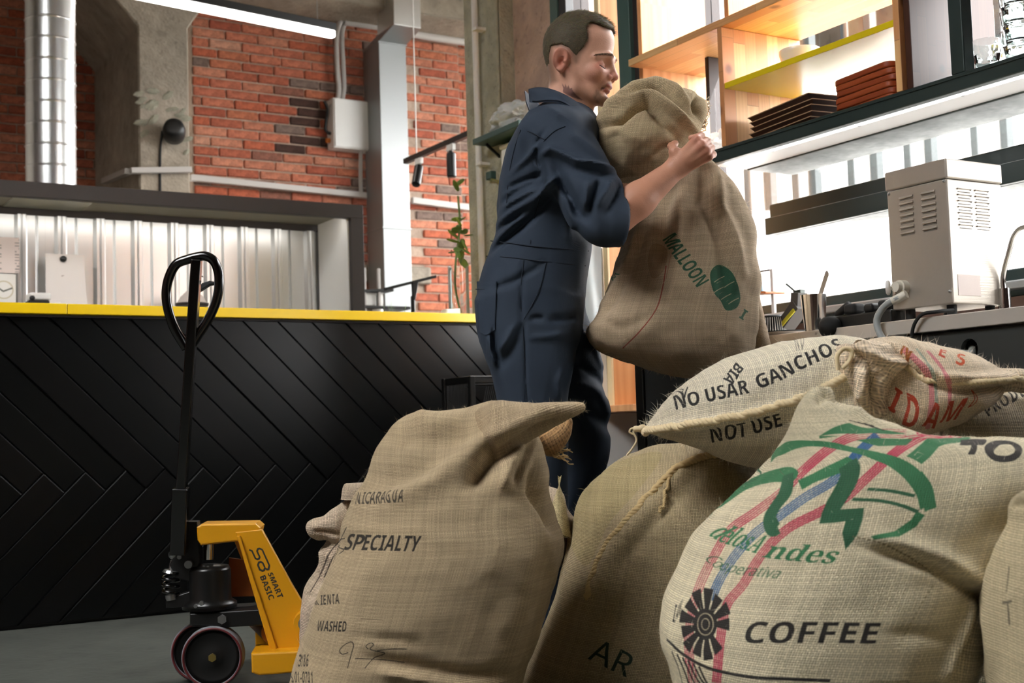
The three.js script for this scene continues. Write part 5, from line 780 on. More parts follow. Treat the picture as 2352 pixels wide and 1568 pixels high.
{ // speciality sack, front left
  const d = 2.3, s = camGroup('burlap_sack', 'tan burlap sack stencilled SPECIALTY and WASHED, its top corner pulled to a point', 'sack', 980, 1300, d, 'coffee sacks on the floor');
  const rows = [[1010, 954, 1130, 926, 0.012], [918, 968, 1200, 950, 0.05], [874, 1026, 1240, 1012, 0.1], [853, 1088, 1262, 1074, 0.14], [826, 1140, 1266, 1130, 0.165], [798, 1200, 1288, 1180, 0.185], [790, 1250, 1303, 1230, 0.2], [763, 1312, 1297, 1295, 0.21], [716, 1448, 1257, 1440, 0.215], [678, 1568, 1216, 1562, 0.215], [664, 1700, 1205, 1700, 0.2], [700, 1810, 1180, 1810, 0.17], [770, 1838, 1120, 1838, 0.1]];
  const folds = [[[[1190, 985], [1120, 1020], [1060, 1062], [1000, 1096], [930, 1122], [850, 1150]], 26, 0.022], [[[1180, 1000], [1130, 1050], [1085, 1110]], 18, -0.03], [[[1205, 1020], [1170, 1070], [1150, 1120]], 13, 0.018], [[[1220, 1010], [1195, 1060], [1185, 1105]], 9, -0.016], [[[1235, 1040], [1225, 1120], [1255, 1160], [1290, 1215]], 14, -0.02], [[[950, 962], [1000, 975], [1070, 965]], 18, 0.008], [[[900, 1000], [1000, 1010], [1100, 985]], 30, -0.012], [[[860, 1120], [940, 1100], [1040, 1040]], 30, -0.014], [[[860, 1462], [960, 1478], [1080, 1500], [1210, 1505]], 12, -0.010], [[[880, 1490], [1000, 1512], [1160, 1528]], 9, 0.008], [[[830, 1420], [920, 1424], [1010, 1432]], 9, -0.005], [[[1240, 1230], [1200, 1330], [1180, 1450]], 34, 0.008]];
  const g = sackSurface(s, d, rows, { seed: 21, folds, nu: 190, nv: 170 });
  const ink = (k) => { const B = '#211d18';
    k.text('NICARAGUA', [[815, 1158], [870, 1156], [926, 1152]], 28, { color: B, slant: 0.25, alpha: 0.8 }); k.text('SPECIALTY', [[788, 1262], [870, 1264], [958, 1266]], 36, { color: B, slant: 0.28 });
    k.text('MIENTA', [[722, 1390], [750, 1388], [780, 1386]], 23, { color: B, slant: 0.1 }); k.text('WASHED', [[727, 1448], [760, 1450], [796, 1450]], 24, { color: B, slant: 0.12 }); k.text('3186', [[684, 1530], [708, 1530]], 28, { color: B, slant: 0.1 }); k.text('301-0701', [[670, 1567], [720, 1568]], 26, { color: B });
    k.stroke([[800, 1498], [786, 1502], [780, 1494], [792, 1480], [808, 1474], [812, 1482], [808, 1498], [798, 1534]], 3, B); k.stroke([[846, 1490], [840, 1484], [852, 1476], [858, 1480], [850, 1490], [884, 1500], [860, 1510], [848, 1522], [838, 1534]], 3, B); k.stroke([[866, 1494], [900, 1490], [934, 1490]], 2.5, B); k.stroke([[815, 1512], [870, 1514], [930, 1520]], 2.5, B); k.stroke([[828, 1420], [880, 1424]], 1.6, '#5a4c3a');
    k.stroke([[796, 1210], [782, 1240], [764, 1295]], 5, B); k.stroke([[792, 1236], [780, 1240], [778, 1256], [790, 1262], [778, 1272]], 4, B); };
  const tx = burlap(2048, [182, 161, 128], 0.0022, 1, 2, locator(s, g), ink), cm = clothMat(tx, 1, 0.0022); obj('sack_body', g, cm, s);
  const plain = clothMat(burlap(1024, [180, 158, 126], 0.0024, 1, 12, () => [0, 0]), 1, 0.0024);
  const ear = sackSurface(s, d - 0.055, [[1060, 960, 1075, 1090, 0.01, 0.03, -0.06], [1085, 946, 1104, 1084, 0.025, 0.04, -0.03], [1130, 926, 1142, 1064, 0.055], [1190, 927, 1192, 1020, 0.055], [1245, 933, 1246, 990, 0.038], [1290, 932, 1292, 968, 0.024], [1325, 929, 1327, 947, 0.01], [1339, 931, 1339, 937, 0.003]], { nu: 96, nv: 80, seed: 24, flip: false, folds: [[[[1110, 1010], [1180, 975], [1240, 950], [1330, 936]], 14, 0.012], [[[1120, 1050], [1180, 1005], [1240, 975], [1300, 955]], 10, -0.012]] });
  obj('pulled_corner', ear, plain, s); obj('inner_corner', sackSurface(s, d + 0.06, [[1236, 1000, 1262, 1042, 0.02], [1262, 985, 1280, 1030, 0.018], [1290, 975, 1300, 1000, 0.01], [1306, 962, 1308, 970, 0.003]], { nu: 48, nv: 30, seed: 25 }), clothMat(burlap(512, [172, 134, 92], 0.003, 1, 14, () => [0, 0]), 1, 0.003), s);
  const c = (x, y, dd = 0.05) => toLocal(s, x, y, d + dd), fr = []; const r = rng(31); for (let i = 0; i < 14; i++) { const P = [c(1256 + r() * 8, 1022 + r() * 22, 0.05)]; let x = 1264, y = 1026 + r() * 18, dd = 0.05; for (let k = 0; k < 5; k++) { x += 4 + r() * 9; y += (r() - 0.32) * 15; dd += (r() - 0.5) * 0.012; P.push(c(x, y, dd)); } fr.push(tube(P, 0.0011, 5, 30)); } obj('frayed_cords', fr, cordMat, s);
  hairs(s, g, 1500, 33, 0xd2c09a, 0.010); hairs(s, ear, 500, 34, 0xd9c7a4, 0.010);
}
{ // produce sack, right edge
  const d = 2.42, s = camGroup('burlap_sack', 'cream burlap sack stencilled PRODUCE, cut by the right photo edge below the red lettered sack', 'sack', 2350, 1100, d, 'coffee sacks on the floor');
  const g = sackSurface(s, d, [[2300, 898, 2430, 886, 0.02], [2230, 925, 2520, 915, 0.08], [2160, 965, 2570, 960, 0.14], [2130, 1020, 2590, 1030, 0.18], [2120, 1120, 2600, 1120, 0.2], [2120, 1350, 2600, 1350, 0.21], [2140, 1600, 2560, 1600, 0.19], [2200, 1760, 2500, 1760, 0.12]], { seed: 41 });
  const tx = burlap(1024, cream, 0.0036, 1, 16, locator(s, g), (k) => { k.text('PRODUCE', [[2268, 958], [2310, 932], [2360, 908], [2400, 896]], 30, { color: '#2a2622' }); });
  obj('sack_body', g, clothMat(tx, 1, 0.0036), s); cordOn(s, g, d, [[2230, 930], [2290, 905], [2352, 893]], 0.004, creamCord); hairs(s, g, 700, 43, 0xe6dcc4);
}
{ // sack lying on top, no hooks
  const d = 2.4, s = camGroup('burlap_sack', 'cream burlap sack lying on the pile, stencilled NO USAR GANCHOS above its seam', 'sack', 1760, 900, d, 'coffee sacks on the floor');
  const rows = [[1464, 990, 1468, 982, 0.008], [1502, 1012, 1494, 948, 0.055], [1562, 1028, 1552, 890, 0.11], [1650, 1046, 1640, 840, 0.16], [1750, 1066, 1740, 802, 0.19], [1850, 1078, 1838, 774, 0.195], [1950, 1078, 1930, 764, 0.19], [2035, 1064, 2010, 792, 0.165], [2095, 1040, 2070, 856, 0.1], [2125, 1000, 2115, 950, 0.02]];
  const seam = [[1468, 988], [1510, 984], [1560, 978], [1620, 968], [1680, 957], [1745, 942], [1800, 926], [1850, 904], [1890, 884], [1925, 866]];
  const g = sackSurface(s, d, rows, { seed: 51, flip: true, folds: [[seam, 13, 0.010], [seam.map(([x, y]) => [x, y + 24]), 13, -0.008]] });
  const tx = burlap(2048, [224, 213, 188], 0.0032, 1, 17, locator(s, g), (k) => { const B = '#1d1c1c';
    k.text('NO USAR', [[1549, 942], [1590, 932], [1640, 920], [1722, 902]], [30, 32], { color: B }); k.text('GANCHOS', [[1740, 894], [1790, 876], [1840, 848], [1890, 826], [1940, 802]], [32, 34], { color: B }); k.text('NOT USE', [[1632, 1018], [1720, 1000], [1800, 977]], [32, 30], { color: B });
    k.text('BIA', [[1692, 830], [1676, 850], [1660, 870]], 24, { color: B, up: [0.8, 0.6] }); k.text('NO', [[1828, 806], [1848, 800]], 26, { color: B, font: 'normal', alpha: 0.5 }); k.stroke([[1510, 926], [1540, 908], [1572, 912], [1580, 888]], 7, B, true); k.stroke([[1530, 914], [1570, 896]], 5, B, true); });
  obj('sack_body', g, clothMat(tx, 1, 0.0032), s); cordOn(s, g, d, seam, 0.0075, creamCord);
  const c = (x, y, dd = 0) => toLocal(s, x, y, d + dd); obj('loose_cord', [tube([c(1468, 985), c(1455, 990), c(1462, 1010), c(1452, 1030), c(1440, 1045)], 0.0022, 6, 30), tube([c(1466, 986), c(1450, 984), c(1446, 992), c(1458, 998)], 0.002, 6, 20), capped([c(1472, 985), c(1460, 985)], 0.006, 10)], creamCord, s);
  hairs(s, g, 1800, 53, 0xefe6d2, 0.018);
}
{ // red lettered sack
  const d = 2.3, s = camGroup('burlap_sack', 'cream burlap sack with large red letters and pink stripes, tied into a ruffled knot', 'sack', 2130, 900, d, 'coffee sacks on the floor');
  const rows = [[1955, 905, 1948, 815, 0.03], [1985, 960, 1975, 784, 0.085], [2050, 1010, 2046, 782, 0.13], [2120, 1010, 2125, 796, 0.145], [2190, 980, 2198, 812, 0.13], [2255, 938, 2262, 838, 0.085], [2312, 900, 2314, 856, 0.04], [2350, 886, 2350, 862, 0.014]];
  const ridge = [[1985, 795], [2030, 815], [2060, 845], [2100, 876], [2160, 880], [2240, 876], [2300, 872], [2348, 870]];
  const g = sackSurface(s, d, rows, { seed: 61, flip: true, folds: [[ridge, 10, 0.016], [ridge.map(([x, y]) => [x, y + 22]), 10, -0.016], [[[2000, 830], [2010, 900], [2040, 960]], 14, -0.012], [[[2130, 900], [2200, 930], [2260, 915]], 16, 0.006]] });
  const tx = burlap(2048, [216, 196, 168], 0.0031, 1, 19, locator(s, g), (k) => { const R = '#b5402a', Pk = '#c8506a';
    k.raw.globalAlpha = 0.55; for (const [a, w] of [[[[2075, 800], [2110, 830], [2135, 870], [2140, 920], [2130, 985]], 18], [[[2130, 805], [2160, 840], [2180, 880], [2180, 940]], 12]]) k.stroke(a, w, Pk); k.stroke([[2105, 800], [2140, 850], [2150, 900], [2150, 970]], 10, '#6f8a80'); k.raw.globalAlpha = 1;
    k.text('S', [[2006, 904], [2034, 912]], 46, { color: R, up: [0.2, -1] }); k.text('I', [[2034, 938], [2056, 950]], 52, { color: R, up: [0.4, -1] }); k.text('D', [[2066, 972], [2104, 984]], 74, { color: R, up: [0.16, -1] }); k.text('A', [[2116, 978], [2146, 984]], 62, { color: R, up: [0.3, -1] }); k.text('M', [[2152, 972], [2200, 962]], 56, { color: R, up: [0.42, -0.9] }); k.text('O', [[2216, 940], [2238, 930]], 40, { color: R, up: [0.42, -0.9] });
    k.text('N', [[2064, 808], [2090, 836]], 30, { color: '#9a5a2a', up: [0.5, -0.5] }); k.text('E', [[2152, 814], [2172, 824]], 18, { color: R, up: [0.3, -0.8] }); k.text('S', [[2192, 834], [2216, 842]], 26, { color: '#c8502a', up: [0.2, -0.9] }); });
  obj('sack_body', g, clothMat(tx, 1, 0.0031), s); cordOn(s, g, d, ridge, 0.005, creamCord);
  const ruff = clothMat(burlap(512, [226, 206, 178], 0.0032, 1, 20, () => [0, 0]), 1, 0.0032);
  obj('ruffled_knot', sackSurface(s, d - 0.07, [[1940, 830, 1990, 790, 0.03], [1932, 800, 2035, 800, 0.05], [1928, 830, 2050, 842, 0.05], [1940, 868, 2020, 880, 0.045], [1960, 920, 2012, 940, 0.035], [1975, 965, 2005, 972, 0.012]], { nu: 110, nv: 90, seed: 64, wrinkle: 0.03, folds: [[[[1945, 810], [1985, 850], [1990, 950]], 9, -0.025], [[[1960, 800], [2010, 830], [2045, 838]], 9, 0.02], [[[1968, 840], [1972, 920]], 8, 0.018], [[[2000, 850], [1998, 930]], 8, -0.02]] }), ruff, s);
  const c = (x, y) => toLocal(s, x, y, d - 0.12); obj('tie_cord', tube([c(1925, 850), c(1924, 815), c(1940, 800), c(1956, 806), c(1950, 830), c(1934, 846)], 0.004, 7, 40), creamCord, s);
  obj('folded_corner', sackSurface(s, d - 0.02, [[2290, 888, 2292, 858, 0.03], [2325, 888, 2325, 856, 0.028], [2352, 892, 2350, 858, 0.026], [2366, 886, 2364, 864, 0.012]], { nu: 56, nv: 30, seed: 65, flip: true, folds: [[[[2290, 874], [2360, 876]], 6, -0.012]] }), ruff, s);
  hairs(s, g, 1500, 67, 0xefe2cc, 0.018);
}
{ // coffee sack, front right
  const d = 1.95, s = camGroup('burlap_sack', 'largest cream burlap sack with a green emblem, red stripes and COFFEE in black', 'sack', 1900, 1300, d, 'coffee sacks on the floor');
  const rows = [[1862, 890, 1905, 888, 0.012], [1836, 920, 1950, 930, 0.045], [1815, 975, 2060, 978, 0.085], [1788, 1030, 2230, 990, 0.13], [1735, 1090, 2370, 1010, 0.175], [1660, 1165, 2385, 1090, 0.21], [1607, 1240, 2370, 1180, 0.235], [1570, 1320, 2330, 1290, 0.25], [1540, 1400, 2285, 1390, 0.255], [1527, 1475, 2235, 1490, 0.255], [1538, 1545, 2190, 1570, 0.25], [1570, 1700, 2150, 1720, 0.24], [1610, 1880, 2120, 1890, 0.2], [1680, 1965, 2050, 1965, 0.1]];
  const folds = [[[[1880, 1222], [1950, 1240], [2030, 1266], [2100, 1306], [2180, 1352], [2250, 1390]], 13, -0.022], [[[1890, 1205], [1960, 1222], [2050, 1250], [2130, 1300], [2230, 1358]], 20, 0.014], [[[1850, 925], [1890, 905], [1935, 925]], 12, -0.014], [[[1940, 935], [1975, 970], [2060, 985]], 14, 0.012], [[[2140, 1345], [2090, 1430], [2050, 1500]], 12, 0.012], [[[2160, 1340], [2110, 1440], [2080, 1510]], 16, -0.014], [[[1900, 1505], [2010, 1512], [2110, 1530]], 9, -0.008], [[[1930, 1395], [2020, 1400], [2080, 1420]], 14, -0.006], [[[2060, 1130], [2200, 1100], [2330, 1110]], 60, 0.016]];
  const g = sackSurface(s, d, rows, { seed: 71, folds, nu: 200, nv: 180, size: 1.1 });
  const ink = (k) => {
    const G = '#2f6b45', DG = '#28553a', R = '#a8183c', Bl = '#174a80', K = '#221f1d', Z = (x, y) => [1500 + x / 2.579, 960 + y / 2.579], zs = (l) => l.map(([x, y]) => Z(x, y));
    // woven stripes
    const lattice = (pts, w, col) => { k.raw.globalAlpha = 0.9; const c = k.dense(pts), n = c.length; for (let q = -2; q <= 2; q++) k.stroke(c.map((p, i) => { const a = c[Math.max(0, i - 1)], b = c[Math.min(n - 1, i + 1)], L = Math.hypot(b[0] - a[0], b[1] - a[1]) || 1; return [p[0] - (b[1] - a[1]) / L * q * w / 5, p[1] + (b[0] - a[0]) / L * q * w / 5]; }), 4.4, col, true); k.raw.globalAlpha = 1; };
    lattice(zs([[1500, 92], [1330, 90], [1180, 110], [1060, 170], [900, 300], [760, 440], [600, 560], [460, 660], [370, 800], [280, 980], [235, 1130], [210, 1350], [240, 1568]]), 22, R);
    lattice(zs([[1620, 90], [1480, 170], [1380, 250], [1250, 370], [1140, 470], [980, 560], [820, 640], [720, 720], [620, 840], [530, 990], [440, 1100], [400, 1300], [375, 1568]]), 22, R);
    lattice(zs([[1330, 100], [1220, 200], [1080, 360], [900, 470], [760, 570], [620, 670], [520, 770], [440, 880], [370, 1010], [350, 1080]]), 22, Bl);
    // green emblem: band over the top, sweep, big strokes and leaf
    k.fill(zs([[985, 105], [1060, 60], [1160, 28], [1330, 60], [1500, 92], [1300, 88], [1110, 92]]), G, true); k.fill(zs([[1200, 130], [1330, 118], [1540, 122], [1500, 160], [1330, 165]]), G, true); k.fill(zs([[1500, 225], [1620, 120], [1760, 100], [1690, 170], [1590, 272]]), G, true); k.fill(zs([[985, 105], [985, 120], [1110, 105]]), G, true);
    k.stroke(zs([[700, 235], [760, 185], [850, 155], [1000, 152], [1150, 180], [1300, 215], [1440, 265], [1540, 340], [1600, 420], [1630, 520]]), 40, G); k.stroke(zs([[1560, 330], [1620, 420], [1645, 540]]), 30, G);
    k.fill(zs([[350, 560], [460, 440], [560, 370], [700, 310], [820, 290], [860, 320], [830, 370], [700, 380], [560, 420], [440, 500]]), G); k.stroke(zs([[800, 330], [780, 440], [720, 530], [690, 600], [720, 660], [740, 650]]), 42, DG); k.stroke(zs([[870, 395], [960, 350], [1080, 300], [1190, 250]]), 36, G);
    k.fill(zs([[1205, 235], [1190, 420], [1150, 480], [1110, 540], [1250, 530], [1240, 600], [1210, 690], [1140, 780], [1120, 680], [1140, 610], [1070, 620], [985, 625], [1000, 560], [1060, 440], [1110, 340], [1100, 300]]), DG, true);
    k.fill(zs([[1610, 575], [1560, 640], [1460, 700], [1310, 720], [1290, 700], [1430, 670], [1530, 600], [1560, 550]]), G, true); k.stroke(zs([[1270, 420], [1400, 430], [1550, 460]]), 9, DG); k.stroke(zs([[1180, 480], [1350, 490], [1480, 520], [1570, 555]]), 9, DG); k.stroke(zs([[600, 290], [640, 330], [560, 380], [500, 370]]), 6, DG); k.stroke(zs([[330, 590], [420, 470], [540, 380]]), 6, G);
    k.text('delosA', [Z(325, 690), Z(400, 735), Z(500, 765), Z(610, 800)], 44, { color: G, slant: 0.4, font: 'italic bold', family: 'serif' }); k.text('ndes', [Z(640, 822), Z(760, 838), Z(880, 850), Z(1070, 862)], 38, { color: G, slant: 0.3, font: 'italic bold', family: 'serif' }); k.text('Cooperativa', [Z(300, 830), Z(370, 890), Z(500, 925), Z(740, 950)], 24, { color: DG, slant: 0.3, font: 'italic', alpha: 0.85 });
    // black disc with petals beside COFFEE
    const c0 = Z(310, 1220); for (let i = 0; i < 13; i++) { const a = i / 13 * 6.283 - 1.45, w = 0.19, r1 = 34, r2 = i % 2 ? 78 : 84; if (i === 4) continue; const q = (r, b) => [c0[0] + Math.cos(b) * r * 0.72, c0[1] + Math.sin(b) * r]; k.fill([q(r1, a - w), q(r2, a - w), q(r2, a + w), q(r1, a + w)], K, true); } k.fill([...Array(24)].map((_, i) => [c0[0] + Math.cos(i / 24 * 6.283) * 27, c0[1] + Math.sin(i / 24 * 6.283) * 36]), K, true); k.stroke([...Array(25)].map((_, i) => [c0[0] + Math.cos(i / 24 * 6.283) * 18, c0[1] + Math.sin(i / 24 * 6.283) * 25]), 3, '#b9ab8c', true); k.stroke([...Array(25)].map((_, i) => [c0[0] + Math.cos(i / 24 * 6.283) * 9, c0[1] + Math.sin(i / 24 * 6.283) * 13]), 2.5, '#b9ab8c', true);
    k.text('COFFEE', [Z(520, 1330), Z(700, 1332), Z(900, 1330), Z(1330, 1336)], 48, { color: K, slant: 0.28, wide: 1.1 }); k.text('IAN', [Z(112, 1205), Z(130, 1210), Z(160, 1160)], 40, { color: K, up: [0.2, -1] });
    k.stroke(zs([[80, 1310], [180, 1400], [330, 1480], [560, 1530], [800, 1545], [1050, 1555]]), 9, K); for (let i = 0; i < 6; i++) k.stroke(zs([[110 + i * 32, 1380 + i * 18], [150 + i * 36, 1480 + i * 20], [180 + i * 40, 1600]]), 7, K);
    k.fill([[2206, 1010], [2262, 1008], [2258, 1022], [2244, 1022], [2238, 1044], [2222, 1043], [2229, 1022], [2203, 1022]], K, true); k.stroke([...Array(25)].map((_, i) => [2306 + Math.cos(i / 24 * 6.283) * 34, 1034 + Math.sin(i / 24 * 6.283) * 20]), 24, K, true); k.stroke([[1950, 965], [1990, 975], [2030, 988]], 7, K);
    k.raw.setLineDash([8, 6]); k.stroke(zs([[1180, 700], [1350, 740], [1560, 850], [1700, 960]]), 2.5, '#6d6248'); k.stroke(zs([[1660, 990], [1590, 1100], [1520, 1230], [1450, 1350]]), 3, '#8a7c5c'); k.raw.setLineDash([]); };
  const tx = burlap(2048, [214, 202, 170], 0.0036, 1.1, 22, locator(s, g), ink, 0.35); obj('sack_body', g, clothMat(tx, 1.1, 0.0036), s);
  hairs(s, g, 2600, 73, 0xe0d5ba, 0.012);
}
{ // sack cut by the right edge
  const d = 1.62, s = camGroup('burlap_sack', 'pale burlap sack cut off by the lower right photo edge beside the largest sack', 'sack', 2480, 1400, d, 'coffee sacks on the floor');
  const g = sackSurface(s, d, [[2420, 1092, 2520, 1090, 0.02], [2350, 1125, 2600, 1120, 0.08], [2337, 1165, 2660, 1160, 0.12], [2342, 1210, 2690, 1210, 0.13], [2322, 1275, 2700, 1275, 0.15], [2306, 1350, 2700, 1350, 0.17], [2300, 1450, 2700, 1450, 0.18], [2312, 1600, 2690, 1600, 0.18], [2330, 1850, 2660, 1850, 0.17], [2400, 2080, 2600, 2080, 0.1]], { seed: 81, folds: [[[[2335, 1150], [2380, 1210], [2400, 1260]], 10, -0.012], [[[2345, 1230], [2330, 1290], [2318, 1380]], 9, 0.008]] });
  obj('sack_body', g, clothMat(burlap(1024, [200, 184, 148], 0.0036, 1, 24, locator(s, g), (k) => { k.text('T', [[2306, 1436], [2332, 1434]], 56, { color: '#5c5646', font: 'normal' }); k.stroke([[2318, 1300], [2312, 1360]], 4, '#5c5646'); }), 1, 0.0036), s); hairs(s, g, 700, 83, 0xded0ae, 0.01);
}
// the sack being lifted
{
  const d = 3.36, s = camGroup('lifted_sack', 'brown burlap sack with green print, held by its neck by the man', 'sack', 1550, 700, d); s.position.y = 0; s.updateMatrixWorld(true);
  const rows = [[1545, 372, 1618, 348, 0.04], [1505, 425, 1655, 395, 0.075], [1458, 495, 1700, 455, 0.11], [1424, 562, 1731, 530, 0.14], [1396, 640, 1736, 620, 0.16], [1362, 712, 1730, 700, 0.17], [1342, 762, 1726, 765, 0.17], [1372, 808, 1718, 825, 0.145], [1460, 842, 1690, 860, 0.1], [1540, 868, 1650, 876, 0.02]];
  const folds = [[[[1570, 400], [1545, 500], [1540, 600]], 14, 0.014], [[[1600, 390], [1600, 480], [1640, 600], [1650, 700]], 16, -0.02], [[[1630, 390], [1640, 500], [1690, 640]], 14, 0.016], [[[1540, 430], [1515, 520], [1500, 620]], 12, -0.014], [[[1490, 500], [1450, 600], [1400, 700], [1370, 740]], 10, -0.012], [[[1470, 520], [1430, 620], [1385, 700]], 12, 0.008], [[[1360, 735], [1420, 765], [1480, 740]], 12, -0.008], [[[1735, 600], [1728, 700], [1715, 800]], 14, 0.012], [[[1560, 640], [1500, 740], [1420, 800]], 30, 0.008]];
  const g = sackSurface(s, d, rows, { seed: 91, folds, wrinkle: 0.006, nu: 190, nv: 150 });
  const tx = burlap(2048, [188, 166, 138], 0.0026, 1.1, 26, locator(s, g), (k) => { const G = '#27543f';
    k.text('MALLOON', [[1520, 548], [1548, 590], [1580, 632], [1602, 662]], 34, { color: G, up: [0.86, -0.5], font: 'bold' }); k.fill([[1632, 625], [1650, 608], [1678, 622], [1694, 652], [1700, 690], [1690, 708], [1668, 712], [1655, 690], [1640, 672]], G); k.raw.globalCompositeOperation = 'destination-out'; for (const q of [[1652, 640], [1675, 652], [1668, 680], [1685, 690], [1650, 665]]) k.stroke([[q[0] - 12, q[1] + 8], q, [q[0] + 12, q[1] - 6]], 5, '#000'); k.raw.globalCompositeOperation = 'source-over'; k.text('I', [[1696, 728], [1708, 736]], 24, { color: G }); k.text('LM', [[1392, 660], [1428, 628]], 24, { color: G });
    k.stroke([[1530, 610], [1522, 660], [1508, 708], [1470, 760], [1430, 800]], 6, '#8a4336'); k.raw.globalAlpha = 0.3; k.stroke([[1548, 560], [1540, 590], [1530, 640]], 5, '#8a4336'); k.fill([[1500, 560], [1530, 570], [1525, 620], [1500, 640], [1488, 600]], '#6b4a2c'); k.raw.globalAlpha = 1; }, 0.4), cm = clothMat(tx, 1.1, 0.0026);
  obj('sack_body', g, cm, s);
  obj('hanging_corner', sackSurface(s, d + 0.12, [[1680, 600, 1735, 600, 0.03], [1690, 660, 1742, 668, 0.05], [1700, 730, 1756, 738, 0.06], [1705, 800, 1769, 806, 0.06], [1700, 850, 1772, 850, 0.03]], { nu: 64, nv: 40, seed: 94 }), cm, s);
  const topRows = [[1478, 198, 1552, 200, 0.03], [1420, 214, 1598, 218, 0.09], [1388, 258, 1622, 256, 0.125], [1366, 304, 1606, 300, 0.135], [1374, 345, 1580, 342, 0.125], [1394, 384, 1555, 378, 0.09], [1424, 410, 1530, 400, 0.03]];
  const tf = [[[[1376, 290], [1400, 262], [1430, 246], [1474, 238], [1513, 264], [1557, 296], [1590, 318]], 11, 0.03], [[[1370, 300], [1411, 303], [1444, 276], [1475, 262], [1500, 300], [1520, 324], [1545, 340]], 9, -0.034], [[[1415, 236], [1461, 222], [1500, 212], [1540, 228], [1572, 262]], 10, 0.022], [[[1425, 250], [1465, 234], [1500, 232], [1535, 262], [1570, 292]], 6, -0.024], [[[1600, 225], [1585, 260], [1595, 290]], 8, -0.018], [[[1395, 320], [1400, 360], [1420, 400]], 14, -0.012], [[[1440, 320], [1480, 350], [1500, 385]], 30, 0.012]];
  const tg = sackSurface(s, d - 0.04, topRows, { seed: 96, folds: tf, nu: 170, nv: 110, wrinkle: 0.006 });
  obj('folded_top', tg, clothMat(burlap(2048, [188, 168, 134], 0.0027, 1.1, 28, () => [0, 0], null, 0.4), 1.1, 0.0027), s);
  obj('frayed_edge', (() => { const fr = [], r = rng(98), c = (x, y) => toLocal(s, x, y, d - 0.05); for (let i = 0; i < 60; i++) { const t = r(), x = lerp(1618, 1600, t) + r() * 8, y = lerp(232, 318, t); fr.push(tube([c(x - 6, y), c(x + r() * 8, y + (r() - 0.5) * 14), c(x + 2 + r() * 12, y + (r() - 0.5) * 24)], 0.0009, 4, 6)); } return fr; })(), mat(0xe2d2bb, 0.95), s);
  hairs(s, g, 1800, 99, 0xcdb492, 0.016); hairs(s, tg, 1300, 100, 0xcdb890, 0.016);
}
// ---------------------------------------------------------------- the man
const smin = (a, b, k) => { const h = clamp(0.5 + 0.5 * (b - a) / k, 0, 1); return lerp(b, a, h) - k * h * (1 - h); };
const smax = (a, b, k) => -smin(-a, -b, k);
function capsule(a, b, ra, rb) { const ax = a.x, ay = a.y, az = a.z, bx = b.x - ax, by = b.y - ay, bz = b.z - az, L = bx * bx + by * by + bz * bz; return (x, y, z) => { const px = x - ax, py = y - ay, pz = z - az, t = clamp((px * bx + py * by + pz * bz) / L, 0, 1); return Math.hypot(px - bx * t, py - by * t, pz - bz * t) - lerp(ra, rb, t); }; }
function ellipsoid(c, r, rz = 0) { const C = Math.cos(rz), S = Math.sin(rz), m = Math.min(r[0], r[1], r[2]); return (x, y, z) => { const dx = x - c[0], dy = y - c[1], dz = z - c[2], ex = (dx * C + dy * S) / r[0], ey = (-dx * S + dy * C) / r[1], ez = dz / r[2], k = Math.sqrt(ex * ex + ey * ey + ez * ez); const g = Math.sqrt((ex / r[0]) ** 2 + (ey / r[1]) ** 2 + (ez / r[2]) ** 2); return k < 1e-6 ? -m : k * (k - 1) / g; }; }
